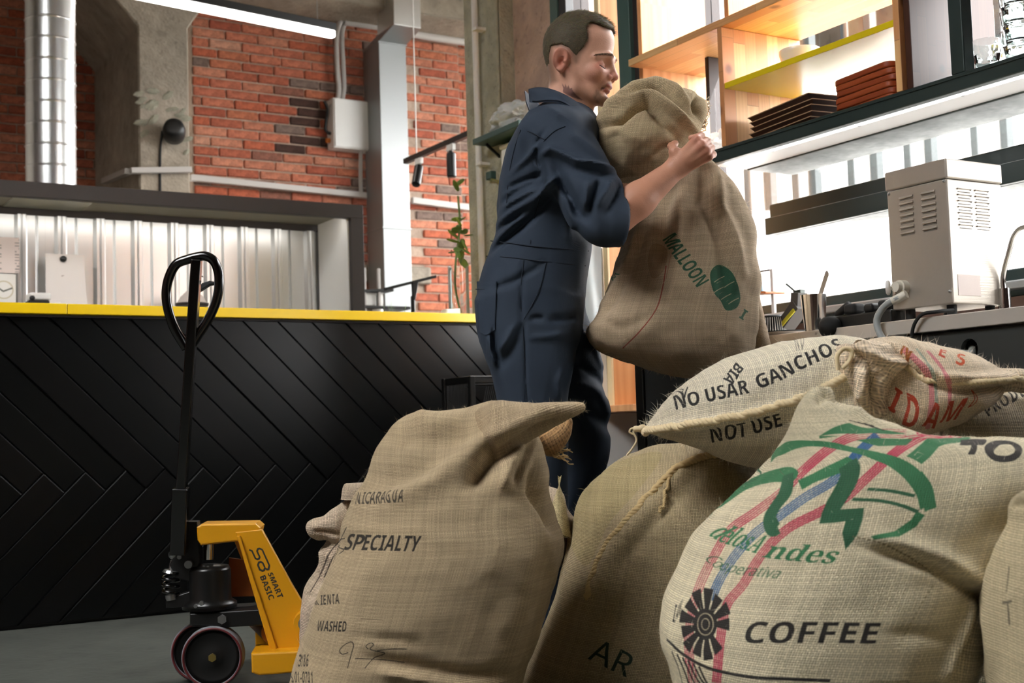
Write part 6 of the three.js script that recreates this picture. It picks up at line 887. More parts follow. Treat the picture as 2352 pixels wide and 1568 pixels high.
// stacked oval sections: [y, x back, x front, z centre, half width]
function stack(rows, power = 2.2) {
  rows.sort((p, q) => p[0] - q[0]);
  return (x, y, z) => {
    const n = rows.length; let i = 0; while (i < n - 2 && y > rows[i + 1][0]) i++; const t = clamp((y - rows[i][0]) / (rows[i + 1][0] - rows[i][0]), 0, 1), g = (k) => rows[clamp(k, 0, n - 1)], q = (c) => cr(g(i - 1)[c], g(i)[c], g(i + 1)[c], g(i + 2)[c], t);
    const xb = q(1), xf = q(2), a = (xf - xb) / 2, b = q(4), ex = Math.abs(x - (xf + xb) / 2) / a, ez = Math.abs(z - q(3)) / b, k = Math.pow(Math.pow(ex, power) + Math.pow(ez, power), 1 / power), d = (k - 1) * Math.min(a, b);
    return Math.max(d, y - rows[n - 1][0], rows[0][0] - y);
  };
}
function surfaceNet(f, lo, hi, cell) {
  const n = [0, 1, 2].map((k) => Math.ceil((hi[k] - lo[k]) / cell) + 1), [nx, ny, nz] = n, val = new Float32Array(nx * ny * nz), I = (i, j, k) => (k * ny + j) * nx + i;
  for (let k = 0; k < nz; k++) for (let j = 0; j < ny; j++) for (let i = 0; i < nx; i++) val[I(i, j, k)] = f(lo[0] + i * cell, lo[1] + j * cell, lo[2] + k * cell);
  const vid = new Int32Array(nx * ny * nz).fill(-1), pos = [], idx = [];
  for (let k = 0; k < nz - 1; k++) for (let j = 0; j < ny - 1; j++) for (let i = 0; i < nx - 1; i++) {
    let m = 0, sx = 0, sy = 0, sz = 0, c = 0; const v = []; for (let q = 0; q < 8; q++) { const w = val[I(i + (q & 1), j + ((q >> 1) & 1), k + (q >> 2))]; v.push(w); if (w < 0) m |= 1 << q; } if (m === 0 || m === 255) continue;
    for (let a = 0; a < 8; a++) for (const b of [1, 2, 4]) { if (a & b) continue; const e = a | b; if ((v[a] < 0) === (v[e] < 0)) continue; const t = v[a] / (v[a] - v[e]); sx += (a & 1) + (b === 1 ? t : 0); sy += ((a >> 1) & 1) + (b === 2 ? t : 0); sz += (a >> 2) + (b === 4 ? t : 0); c++; }
    vid[I(i, j, k)] = pos.length / 3; pos.push(lo[0] + (i + sx / c) * cell, lo[1] + (j + sy / c) * cell, lo[2] + (k + sz / c) * cell);
  }
  const quad = (a, b, c, d, flip) => { if (a < 0 || b < 0 || c < 0 || d < 0) return; flip ? idx.push(a, c, b, a, d, c) : idx.push(a, b, c, a, c, d); };
  for (let k = 1; k < nz - 1; k++) for (let j = 1; j < ny - 1; j++) for (let i = 1; i < nx - 1; i++) {
    const s = val[I(i, j, k)] < 0;
    if (s !== val[I(i + 1, j, k)] < 0) quad(vid[I(i, j - 1, k - 1)], vid[I(i, j, k - 1)], vid[I(i, j, k)], vid[I(i, j - 1, k)], !s);
    if (s !== val[I(i, j + 1, k)] < 0) quad(vid[I(i - 1, j, k - 1)], vid[I(i - 1, j, k)], vid[I(i, j, k)], vid[I(i, j, k - 1)], !s);
    if (s !== val[I(i, j, k + 1)] < 0) quad(vid[I(i - 1, j - 1, k)], vid[I(i, j - 1, k)], vid[I(i, j, k)], vid[I(i - 1, j, k)], !s);
  }
  const g = new THREE.BufferGeometry(); g.setAttribute('position', new THREE.Float32BufferAttribute(pos, 3)); g.setIndex(idx); g.computeVertexNormals();
  const uv = new Float32Array(pos.length / 3 * 2); for (let i = 0; i < uv.length / 2; i++) { uv[i * 2] = pos[i * 3] + pos[i * 3 + 2] * 0.7; uv[i * 2 + 1] = pos[i * 3 + 1]; } g.setAttribute('uv', new THREE.BufferAttribute(uv, 2)); return g;
}
{
  const D = 3.4, man = camGroup('person', 'man in dark blue coveralls lifting a burlap sack by its neck', 'person', 1230, 700, D);
  const J = (px, py, d = D) => man.worldToLocal(depth(px, py, d));
  // ---- head: measured about its middle, x to the face, y up, z to the near ear
  const HC = J(1335, 130, 3.37), yawH = 0.33, ch = Math.cos(yawH), sh = Math.sin(yawH), pm = FOCAL / 3.37, lean = 0.04, cl = Math.cos(lean), sl = Math.sin(lean);
  const hp = (px, py) => [(px - 1335) / pm, -(py - 130) / pm];
  const toHead = (x, y, z) => { const ax = x - HC.x, ay = y - HC.y, dz = z - HC.z, dx = ax * cl - ay * sl, dy = ax * sl + ay * cl; return [dx * ch + dz * sh, dy, -dx * sh + dz * ch]; };   // head frame
  const side = (hx, hz) => hx * ch - Math.abs(hz) * sh, sideY = (hx, hy, hz) => hy + 0.29 * (hx * sh + Math.abs(hz) * ch);   // how far forward a point of either side of the head shows from the side
  const cran = ellipsoid([-0.010, 0.024, 0], [0.0845, 0.0875, 0.074]), cranBack = ellipsoid([-0.028, 0.002, 0], [0.063, 0.078, 0.068]), front = ellipsoid([0.026, 0.036, 0], [0.0615, 0.058, 0.058]), face = ellipsoid([0.018, -0.036, 0], [0.066, 0.085, 0.057]), brow = capsule(V(0.080, -0.012, -0.018), V(0.080, -0.012, 0.018), 0.0085, 0.0085), browS = [-1, 1].map((s) => capsule(V(0.079, -0.013, 0.018 * s), V(0.052, -0.017, 0.047 * s), 0.009, 0.008));
  const jawS = [-1, 1].map((s) => capsule(V(-0.004, -0.096, 0.044 * s), V(0.054, -0.119, 0.013 * s), 0.0165, 0.0135)), ramus = [-1, 1].map((s) => capsule(V(-0.020, -0.055, 0.055 * s), V(-0.004, -0.096, 0.044 * s), 0.0155, 0.0165)), chin = ellipsoid([0.058, -0.118, 0], [0.0155, 0.0165, 0.02]);
  const nose = capsule(V(0.0795, -0.018, 0), V(0.0885, -0.058, 0), 0.0062, 0.0098), tip = ellipsoid([0.0905, -0.0625, 0], [0.0105, 0.0095, 0.0105]), al = [-1, 1].map((s) => ellipsoid([0.0765, -0.0665, 0.0135 * s], [0.0118, 0.0082, 0.0068]));
  const sock = [-1, 1].map((s) => ellipsoid([0.082, -0.0345, 0.0315 * s], [0.0185, 0.0125, 0.019])), lid = [-1, 1].map((s) => ellipsoid([0.0580, -0.0365, 0.0315 * s], [0.0128, 0.0118, 0.0145])), cheek = [-1, 1].map((s) => ellipsoid([0.046, -0.056, 0.037 * s], [0.024, 0.018, 0.018])), hollow = [-1, 1].map((s) => ellipsoid([0.045, -0.084, 0.064 * s], [0.03, 0.026, 0.018]));
  const lipU = ellipsoid([0.0738, -0.0865, 0], [0.0095, 0.0056, 0.020]), lipD = ellipsoid([0.0672, -0.0980, 0], [0.0095, 0.0058, 0.018]), groove = capsule(V(0.0765, -0.0925, 0), V(0.062, -0.0955, 0.0225), 0.0013, 0.0014), grooveL = capsule(V(0.0765, -0.0925, 0), V(0.062, -0.0955, -0.0225), 0.0013, 0.0014), phil = ellipsoid([0.0665, -0.083, 0], [0.015, 0.016, 0.024]), fold = ellipsoid([0.082, -0.107, 0], [0.014, 0.0045, 0.02]);
  const nostril = [-1, 1].map((s) => ellipsoid([0.0845, -0.0720, 0.007 * s], [0.005, 0.003, 0.0032]));
  const earC = [-0.0315, -0.029], earF = (x, y, z) => { const dx = x - earC[0], dy = y - earC[1], a = -0.16, ex = dx * Math.cos(a) + dy * Math.sin(a), ey = -dx * Math.sin(a) + dy * Math.cos(a), az = Math.abs(z) - 0.0815 + ex * 0.45, w = 0.0175 + 0.003 * clamp(ey / 0.03, -1, 1), k = Math.hypot(ex / w, ey / 0.0295), ang = Math.atan2(ey, ex);
    let d = Math.max((k - 1) * 0.018, Math.abs(az + 0.009) - 0.0132); const helix = Math.hypot((k - 0.88) * 0.02, az - 0.0045) - 0.0036 * sstep(Math.cos(ang - 2.2), -0.75, -0.2), anti = Math.hypot((k - 0.58) * 0.02, az - 0.003) - 0.0034 * sstep(Math.cos(ang - 2.9), -0.1, 0.4); d = smin(d, helix, 0.003); d = smin(d, anti, 0.003);
    const bowl = Math.hypot((ex - 0.002) / 0.0078, (ey + 0.003) / 0.0115, (az - 0.005) / 0.010) - 1; d = smax(d, -bowl * 0.008, 0.002); const trag = Math.hypot(ex - 0.0115, ey + 0.003, (az - 0.003) * 0.8) - 0.0045, lobe = Math.hypot(ex - 0.004, ey + 0.0245, az * 0.9) - 0.0065; d = smin(d, trag, 0.003); return smin(d, lobe, 0.004); };
  const neck = capsule(V(-0.030, -0.05, 0), V(-0.052, -0.20, 0), 0.050, 0.058), throat = capsule(V(0.008, -0.10, 0), V(-0.014, -0.20, 0), 0.028, 0.042), scm = capsule(V(-0.030, -0.06, 0.046), V(-0.002, -0.19, 0.03), 0.010, 0.012);
  const headSkull = (x, y, z) => { let d = smin(cran(x, y, z), cranBack(x, y, z), 0.02); d = smin(d, front(x, y, z), 0.02); d = smin(d, face(x, y, z), 0.02); return d; };
  function headF(x, y, z) {
    let d = headSkull(x, y, z); for (const h of hollow) d = smax(d, -h(x, y, z), 0.02); for (const j of jawS) d = smin(d, j(x, y, z), 0.016); for (const j of ramus) d = smin(d, j(x, y, z), 0.016); d = smin(d, chin(x, y, z), 0.012); for (const c of cheek) d = smin(d, c(x, y, z), 0.016); d = smin(d, brow(x, y, z), 0.010); for (const b of browS) d = smin(d, b(x, y, z), 0.010); d = smin(d, phil(x, y, z), 0.010);
    for (const s of sock) d = smax(d, -s(x, y, z), 0.010); for (const l of lid) d = smin(d, l(x, y, z), 0.0025); d = smin(d, nose(x, y, z), 0.008); d = smin(d, tip(x, y, z), 0.005); for (const a of al) d = smin(d, a(x, y, z), 0.004); for (const a of nostril) d = smax(d, -a(x, y, z), 0.002);
    d = smin(d, lipU(x, y, z), 0.004); d = smin(d, lipD(x, y, z), 0.004); d = smax(d, -Math.min(groove(x, y, z), grooveL(x, y, z)), 0.002); d = smax(d, -fold(x, y, z), 0.006); d = smin(d, neck(x, y, z), 0.022); d = smin(d, throat(x, y, z), 0.02); d = smin(d, scm(x, y, z), 0.012); d = smin(d, earF(x, y, z), 0.003);
    return d;
  }
  const headG = surfaceNet((x, y, z) => { const q = toHead(x, y, z); return headF(q[0], q[1], q[2]); }, [HC.x - 0.14, HC.y - 0.2, HC.z - 0.125], [HC.x + 0.13, HC.y + 0.13, HC.z + 0.125], 0.0023);
  const hairPoly = [[1404, 66], [1397, 67], [1384, 62], [1370, 55], [1353, 52], [1344, 62], [1348, 90], [1340, 108], [1328, 124], [1321, 142], [1313, 126], [1303, 112], [1286, 104], [1266, 108], [1263, 134], [1272, 172], [1276, 186], [1225, 210], [1220, 60], [1300, -20], [1420, -10], [1440, 50]].map(([a, b]) => hp(a, b));
  const P2 = (l) => l.map(([a, b]) => hp(a, b)), mous = P2([[1377, 209], [1381, 199], [1393, 191], [1408, 191], [1408, 199], [1394, 200], [1384, 205]]), goat = P2([[1367, 208], [1374, 209], [1381, 221], [1397, 220], [1400, 234], [1388, 243], [1368, 236], [1360, 222]]), beard = P2([[1316, 170], [1322, 205], [1350, 232], [1390, 243], [1400, 215], [1370, 195], [1345, 200], [1326, 160]]), tattoo = P2([[1292, 212], [1293, 204], [1290, 193], [1296, 201], [1297, 194], [1301, 202], [1304, 197], [1307, 204], [1312, 203], [1314, 209], [1322, 219], [1338, 231], [1320, 226], [1302, 219]]);
  const inPoly = (x, y, P) => { let d = 1e9, s = 1; for (let i = 0, j = P.length - 1; i < P.length; j = i++) { const ex = P[j][0] - P[i][0], ey = P[j][1] - P[i][1], wx = x - P[i][0], wy = y - P[i][1], t = clamp((wx * ex + wy * ey) / (ex * ex + ey * ey), 0, 1); d = Math.min(d, (wx - ex * t) ** 2 + (wy - ey * t) ** 2); const c1 = y >= P[i][1], c2 = y < P[j][1], c3 = ex * wy > ey * wx; if ((c1 && c2 && c3) || (!c1 && !c2 && !c3)) s = -s; } return s * Math.sqrt(d); };
  // ---- arms, hands
  const shR = J(1292, 338, 3.215), elR = J(1398, 515, 3.13), wrR = J(1551, 388, 3.16), shL = J(1262, 345, 3.56), elL = J(1372, 505, 3.66), wrL = J(1462, 412, 3.62);
  const fore = capsule(elR, elR.clone().lerp(wrR, 0.45), 0.044, 0.0435), fore2 = capsule(elR.clone().lerp(wrR, 0.4), wrR, 0.0435, 0.0265), foreL = capsule(elL, wrL, 0.043, 0.027), upR = capsule(shR, elR, 0.05, 0.042), upL = capsule(shL, elL, 0.05, 0.042);
  const K = [[1600, 321, 3.115], [1612, 333, 3.108], [1622, 346, 3.112], [1629, 359, 3.125]].map(([a, b, d]) => J(a, b, d)), palm = []; const wr0 = J(1558, 381, 3.15);
  const wristK = [[1563, 366, 3.145], [1566, 373, 3.143], [1569, 380, 3.145], [1570, 387, 3.15]].map(([a, b, d]) => J(a, b, d));
  K.forEach((k, i) => palm.push(capsule(wristK[i], k, 0.0165 - i * 0.0005, 0.0118 - (i === 3 ? 0.0012 : 0))));
  const heel = capsule(J(1553, 384, 3.16), J(1590, 372, 3.175), 0.024, 0.019), thenar = capsule(J(1556, 374, 3.15), J(1549, 348, 3.145), 0.0175, 0.0135), thumb1 = capsule(J(1549, 350, 3.145), J(1543, 336, 3.185), 0.0125, 0.0105), thumb2 = capsule(J(1543, 336, 3.185), J(1552, 328, 3.235), 0.0105, 0.0085);
  const fingers = K.map((k, i) => { const l = [0.031, 0.034, 0.032, 0.026][i], r = [0.0098, 0.0102, 0.0097, 0.0086][i], a = k.clone().add(V(0.014, 0.014 - i * 0.0016, -0.022).normalize().multiplyScalar(l)), b = a.clone().add(V(-0.002, 0.004, -0.03).normalize().multiplyScalar(l * 0.8)), c = b.clone().add(V(-0.02, 0.0, -0.012).normalize().multiplyScalar(l * 0.65)); return [capsule(k, a, r * 1.08, r), capsule(a, b, r, r * 0.92), capsule(b, c, r * 0.92, r * 0.8)]; });
  const tendon = K.slice(0, 4).map((k, i) => capsule(wristK[i].clone().add(V(0, 0, 0.0125)), k.clone().add(V(0, 0, 0.0035)), 0.003, 0.0045));
  function handF(x, y, z) { let p = 1; for (const f of palm) p = smin(p, f(x, y, z), 0.006); p = smin(p, heel(x, y, z), 0.015); p = smin(p, thenar(x, y, z), 0.012); p = smin(p, thumb1(x, y, z), 0.006); p = smin(p, thumb2(x, y, z), 0.004); for (const t of tendon) p = smin(p, t(x, y, z), 0.004); let all = 1; for (const f of fingers) { let q = smin(f[0](x, y, z), f[1](x, y, z), 0.003); q = smin(q, f[2](x, y, z), 0.003); all = Math.min(all, q); } p = smin(p, all, 0.004); p = smin(p, fore2(x, y, z), 0.014); return smin(p, fore(x, y, z), 0.012); }
  const bb = (pts, pad) => { const lo = [1e9, 1e9, 1e9], hi = [-1e9, -1e9, -1e9]; for (const p of pts) p.toArray().forEach((c, i) => { lo[i] = Math.min(lo[i], c - pad); hi[i] = Math.max(hi[i], c + pad); }); return [lo, hi]; };
  const handG = surfaceNet(handF, ...bb([elR, wrR, ...K], 0.06), 0.0028);
  // far hand under the gathered cloth
  const hL = wrL, kL = [[1478, 396, 3.60], [1482, 402, 3.585], [1484, 408, 3.57], [1484, 413, 3.555]].map(([a, b, d]) => J(a, b, d)), fL = kL.map((k) => [capsule(k, k.clone().add(V(0.03, 0.006, -0.004)), 0.0095, 0.009), capsule(k.clone().add(V(0.03, 0.006, -0.004)), k.clone().add(V(0.045, 0.03, 0)), 0.009, 0.0075)]), tL = [capsule(wrL, wrL.clone().add(V(0.015, 0.035, 0.02)), 0.015, 0.011), capsule(wrL.clone().add(V(0.015, 0.035, 0.02)), wrL.clone().add(V(0.035, 0.05, 0.03)), 0.011, 0.008)];
  const pL = kL.map((k) => capsule(wrL, k, 0.017, 0.012)), handLF = (x, y, z) => { let d = foreL(x, y, z); for (const p of pL) d = smin(d, p(x, y, z), 0.01); for (const f of fL) d = smin(d, Math.min(f[0](x, y, z), f[1](x, y, z)), 0.004); for (const t of tL) d = smin(d, t(x, y, z), 0.006); return d; };
  const handLG = surfaceNet(handLF, ...bb([elL, wrL, ...kL], 0.07), 0.0035);
  // ---- coveralls
  const X = (px, py, d = D) => J(px, py, d).x, Y = (py, px = 1230, d = D) => J(px, py, d).y, row = (py, b, f, dc, hw) => [Y(py, (b + f) / 2, dc), X(b, py, dc), X(f, py, dc), J((b + f) / 2, py, dc).z, hw];
  const torso = stack([row(232, 1252, 1338, 3.40, 0.05), row(246, 1232, 1350, 3.40, 0.075), row(268, 1208, 1366, 3.40, 0.125), row(300, 1184, 1380, 3.40, 0.165), row(340, 1164, 1388, 3.40, 0.178), row(400, 1151, 1386, 3.40, 0.18), row(450, 1145, 1378, 3.40, 0.178), row(500, 1141, 1368, 3.40, 0.175), row(545, 1133, 1360, 3.40, 0.172), row(580, 1119, 1356, 3.40, 0.175), row(620, 1106, 1350, 3.40, 0.182), row(660, 1097, 1343, 3.40, 0.188), row(705, 1094, 1338, 3.40, 0.19), row(745, 1098, 1334, 3.40, 0.185), row(790, 1110, 1326, 3.40, 0.17), row(815, 1130, 1310, 3.40, 0.14)], 2.25);
  const legR = stack([row(690, 1100, 1330, 3.31, 0.08), row(745, 1096, 1330, 3.305, 0.095), row(800, 1107, 1322, 3.30, 0.098), row(850, 1125, 1316, 3.295, 0.096), row(900, 1137, 1309, 3.29, 0.093), row(980, 1150, 1306, 3.29, 0.088), row(1080, 1168, 1304, 3.29, 0.082), row(1200, 1182, 1306, 3.29, 0.078), row(1330, 1186, 1300, 3.29, 0.075), row(1470, 1190, 1292, 3.29, 0.072), row(1545, 1192, 1296, 3.29, 0.072)], 2.1);
  const legL = stack([row(690, 1110, 1332, 3.5, 0.08), row(745, 1130, 1352, 3.51, 0.095), row(800, 1170, 1371, 3.52, 0.098), row(850, 1206, 1384, 3.53, 0.096), row(900, 1235, 1394, 3.535, 0.093), row(950, 1262, 1401, 3.54, 0.09), row(1000, 1282, 1404, 3.54, 0.086), row(1050, 1290, 1400, 3.545, 0.083), row(1100, 1284, 1386, 3.55, 0.08), row(1150, 1268, 1366, 3.555, 0.078), row(1250, 1240, 1345, 3.56, 0.075), row(1400, 1220, 1325, 3.56, 0.073), row(1525, 1215, 1315, 3.56, 0.073)], 2.1);
  const cuffA = J(1386, 512, 3.125), cuffB = J(1424, 505, 3.12);
  const cuffC = J(1414, 510, 3.122), cuffAx = V(0.95, -0.10, -0.12).normalize();
  const slR = capsule(J(1296, 345, 3.235), J(1372, 468, 3.155), 0.083, 0.075), slR2 = capsule(J(1372, 468, 3.155), J(1392, 508, 3.13), 0.075, 0.066), slEnd = capsule(J(1388, 506, 3.13), J(1424, 511, 3.120), 0.064, 0.054), cuff = (() => { const n = J(1424, 498, 3.12).sub(elR).add(wrR.clone().sub(elR).normalize().multiplyScalar(0.05)).normalize(), c = cuffC; const ax = cuffAx; return (x, y, z) => { const dx = x - c.x, dy = y - c.y, dz = z - c.z, t = dx * ax.x + dy * ax.y + dz * ax.z, r = Math.sqrt(Math.max(0, dx * dx + dy * dy + dz * dz - t * t)); return Math.hypot(Math.max(Math.abs(t) - 0.016, 0), Math.max(Math.abs(r - 0.0555) - 0.003, 0)) - 0.0035; }; })();
  const slL = capsule(J(1262, 345, 3.55), J(1350, 470, 3.64), 0.08, 0.07), slL2 = capsule(J(1350, 470, 3.64), J(1398, 490, 3.655), 0.066, 0.056);
  const shoulderR = ellipsoid(J(1278, 305, 3.27).toArray(), [0.085, 0.06, 0.085]), shoulderL = ellipsoid(J(1262, 305, 3.52).toArray(), [0.085, 0.06, 0.085]);
  const W = (pts) => pts.map(([x, y]) => { const q = J(x, y, 3.28); return [q.x, q.y]; }), creases = [
    [[[1146, 505], [1200, 480], [1255, 448], [1280, 430]], 9, 0.010], [[[1140, 520], [1200, 500], [1262, 462]], 8, -0.009], [[[1129, 556], [1185, 515], [1240, 465], [1274, 428]], 9, 0.010], [[[1130, 575], [1200, 525], [1262, 472]], 9, -0.009], [[[1163, 430], [1205, 420], [1246, 413]], 8, -0.008], [[[1152, 478], [1190, 462], [1240, 443]], 7, 0.008], [[[1170, 400], [1215, 372], [1240, 345]], 8, 0.006], [[[1150, 460], [1195, 440], [1230, 428]], 7, -0.006],
    [[[1236, 378], [1262, 368], [1290, 386], [1316, 402], [1360, 409], [1408, 414]], 9, 0.016], [[[1262, 384], [1280, 420], [1290, 445], [1318, 505], [1350, 545]], 12, -0.014], [[[1270, 378], [1310, 420], [1350, 432], [1400, 432]], 12, -0.008], [[[1252, 318], [1232, 346], [1233, 382], [1250, 408]], 6, -0.006],
    [[[1340, 450], [1336, 480], [1330, 520]], 8, 0.010], [[[1394, 445], [1380, 475], [1352, 515]], 9, 0.012], [[[1368, 440], [1355, 480], [1345, 530]], 8, -0.012], [[[1412, 450], [1400, 480], [1375, 530]], 7, -0.008], [[[1300, 330], [1340, 360], [1380, 390]], 12, 0.006], [[[1200, 250], [1250, 262], [1300, 300]], 12, 0.005], [[[1290, 470], [1300, 520], [1310, 560]], 12, 0.006],
    [[[1122, 770], [1128, 815], [1141, 845]], 7, 0.009], [[[1132, 760], [1140, 800], [1148, 840]], 6, -0.009], [[[1182, 752], [1165, 785], [1144, 815]], 10, 0.010], [[[1200, 748], [1180, 800], [1150, 850]], 12, -0.006], [[[1260, 740], [1290, 735], [1325, 728]], 10, -0.007], [[[1215, 780], [1260, 778], [1300, 768]], 8, 0.004], [[[1130, 668], [1180, 652], [1250, 612]], 9, -0.005], [[[1290, 850], [1280, 880], [1284, 920]], 8, 0.006], [[[1215, 740], [1230, 735], [1250, 738]], 7, -0.006],
    [[[1200, 600], [1197, 700], [1204, 800], [1210, 928], [1222, 1100]], 4, -0.004]].map(([p, w, a]) => [W(p), w * 0.85 * 3.3 / FOCAL, a * 1.5]);
  const creasesL = [[[[1340, 770], [1370, 800], [1385, 840]], 10, 0.008], [[[1330, 840], [1370, 870], [1395, 905]], 10, -0.010], [[[1330, 885], [1380, 900], [1400, 945]], 12, 0.010], [[[1320, 930], [1370, 960], [1402, 985]], 12, -0.008]].map(([p, w, a]) => [p.map(([x, y]) => { const q = J(x, y, 3.5); return [q.x, q.y]; }), w * 3.5 / FOCAL, a]);
  const zMid = J(1230, 500, 3.38).z;
  const suit = (x, y, z) => {
    let d = torso(x, y, z); d = smin(d, legR(x, y, z), 0.035); d = smin(d, legL(x, y, z), 0.035); d = smin(d, shoulderR(x, y, z), 0.05); d = smin(d, shoulderL(x, y, z), 0.05);
    const s = smin(smin(slR(x, y, z), slR2(x, y, z), 0.03), slEnd(x, y, z), 0.02), cut = (x - cuffC.x) * cuffAx.x + (y - cuffC.y) * cuffAx.y + (z - cuffC.z) * cuffAx.z - 0.012; d = smin(d, smax(s, cut, 0.003), 0.022); d = smin(d, cuff(x, y, z), 0.003); d = smin(d, smin(slL(x, y, z), slL2(x, y, z), 0.02), 0.03);
    if (d < 0.08 && d > -0.08) {
      let h = 0.006 * noise3(x * 8 + 3, y * 7, z * 8) + 0.003 * noise3(x * 20, y * 16, z * 20);
      if (z > zMid) for (const [P, w, a] of creases) { const [q, t] = polyDist(x, y, P); if (q < w * 3) h += a * Math.exp(-q * q / (w * w)) * Math.min(1, 4 * t + 0.2, 4 * (1 - t) + 0.2); } else for (const [P, w, a] of creasesL) { const [q] = polyDist(x, y, P); if (q < w * 3) h += a * Math.exp(-q * q / (w * w)); }
      d -= h;
    } return d;
  };
  const yFloor = 0.03, coverG = surfaceNet(suit, [X(1080, 700), yFloor, J(1230, 700, 3.75).z], [X(1450, 500), Y(222), J(1230, 600, 3.0).z], 0.0058);
  const navy = mat(0x243141, 0.82, 0, { sheen: 0.3, sheenRoughness: 0.5, sheenColor: new THREE.Color(0x6f8299), bumpMap: rep(weaveBump, 60), bumpScale: 0.0002 }), thread = mat(0x151f2c, 0.9);
  // body: head and neck, forearms and hands, and the trunk under the clothes, one mesh with skin tones
  const coreG = surfaceNet((x, y, z) => smin(smin(torso(x, y, z) + 0.03, Math.min(upR(x, y, z), upL(x, y, z)), 0.03), Math.min(legR(x, y, z), legL(x, y, z)) + 0.022, 0.03), [X(1080, 700), 0.06, J(1230, 700, 3.75).z], [X(1450, 500), Y(238), J(1230, 600, 3.0).z], 0.014);
  const bodyG = mergeGeometries([headG, handG, handLG, coreG].map((g) => g)), bp = bodyG.attributes.position, col = new Float32Array(bp.count * 3), nH = headG.attributes.position.count, skin = new THREE.Color(0xcf9c84), tmp = new THREE.Color();
  const red = new THREE.Color(0xb8604f), dark = new THREE.Color(0x54402f), lipC = new THREE.Color(0xa05a50), mouthShade = new THREE.Color(0x5a3a30), tat = new THREE.Color(0x4a2a36);
  for (let i = 0; i < bp.count; i++) {
    tmp.copy(skin); const x = bp.getX(i), y = bp.getY(i), z = bp.getZ(i), nz = noise3(x * 60, y * 60, z * 60), n2 = noise3(x * 260, y * 260, z * 260); tmp.multiplyScalar(1 + 0.05 * nz);
    if (i < nH) {
      const [hx, hy, hz] = toHead(x, y, z), u = side(hx, hz), v = sideY(hx, hy, hz), S = (cx, cy, r) => 1 - sstep(Math.hypot(hx - cx, hy - cy), r * 0.4, r);
      tmp.lerp(red, clamp(0.42 * S(0.092, -0.062, 0.022) + 0.30 * S(0.055, -0.06, 0.035) + (Math.abs(hz) > 0.068 && hx < 0 ? 0.5 * S(earC[0], earC[1], 0.048) : 0) + 0.25 * S(0.062, -0.043, 0.014), 0, 0.6));
      const inside = (P, soft) => 1 - sstep(inPoly(u, v, P), -soft, soft); const st = Math.max(inside(mous, 0.004), inside(goat, 0.006)) * 0.75 + 0.16 * inside(beard, 0.012); tmp.lerp(dark, clamp(st * (0.9 + 0.25 * n2), 0, 0.8));
      if (lipU(hx, hy, hz) < 0.0018 || lipD(hx, hy, hz) < 0.0018) tmp.lerp(lipC, hx > 0.064 ? 0.85 : 0.2); if (Math.min(groove(hx, hy, hz), grooveL(hx, hy, hz)) < 0.0016) tmp.lerp(mouthShade, 0.75);  // mouth groove darkened in the skin colour, like shade between the lips
      for (const s of [0, 1]) { const l = lid[s](hx, hy, hz); if (l < 0.0025 && hx > 0.055) tmp.lerp(red, 0.25); }
      const hd = inPoly(u, v, hairPoly); if (hd < 0.014) tmp.lerp(dark, 0.7 * (1 - sstep(hd, -0.004, 0.014)));
      if (hz > 0.01) { const td = inPoly(u, v, tattoo); tmp.lerp(tat, 0.7 * (1 - sstep(td, -0.0008, 0.0014))); }
    } else if (i < nH + handG.attributes.position.count) { let kn = 1; for (const k of K) kn = Math.min(kn, Math.hypot(x - k.x, y - k.y, z - k.z)); tmp.lerp(new THREE.Color(0xb57a58), 0.45 + 0.2 * noise3(x * 25, y * 25, z * 25)); tmp.lerp(red, 0.34 * (1 - sstep(kn, 0.006, 0.03)) + 0.08); }
    col.set([tmp.r, tmp.g, tmp.b], i * 3);
  }
  bodyG.setAttribute('color', new THREE.BufferAttribute(col, 3));
  obj('body', bodyG, new THREE.MeshPhysicalMaterial({ color: 0xffffff, vertexColors: true, roughness: 0.52, bumpMap: rep(concreteBump, 9), bumpScale: 0.0005, sheen: 0.15, sheenRoughness: 0.4 }), man);
  const cover = obj('coverall', coverG, navy, man);
  // hair: a clipped cap of short strands
  const hairF = (x, y, z) => { const q = toHead(x, y, z), p = inPoly(side(q[0], q[2]), sideY(q[0], q[1], q[2]), hairPoly), th = 0.0035 + 0.0055 * sstep(q[1], 0.0, 0.07) - 0.003 * (1 - sstep(q[1], -0.03, 0.02)); return smax(headSkull(q[0], q[1], q[2]) - th - 0.0012 * noise3(x * 150, y * 150, z * 150), smax(p + 0.002, -(headSkull(q[0], q[1], q[2]) + 0.008), 0.002), 0.006); };
  const hairG = surfaceNet(hairF, [HC.x - 0.13, HC.y - 0.08, HC.z - 0.11], [HC.x + 0.12, HC.y + 0.145, HC.z + 0.11], 0.0028);
  const hair = obj('hair', hairG, mat(0x463c2a, 0.75, 0, { sheen: 0.5, sheenRoughness: 0.35, sheenColor: new THREE.Color(0x8d8563) }), man);
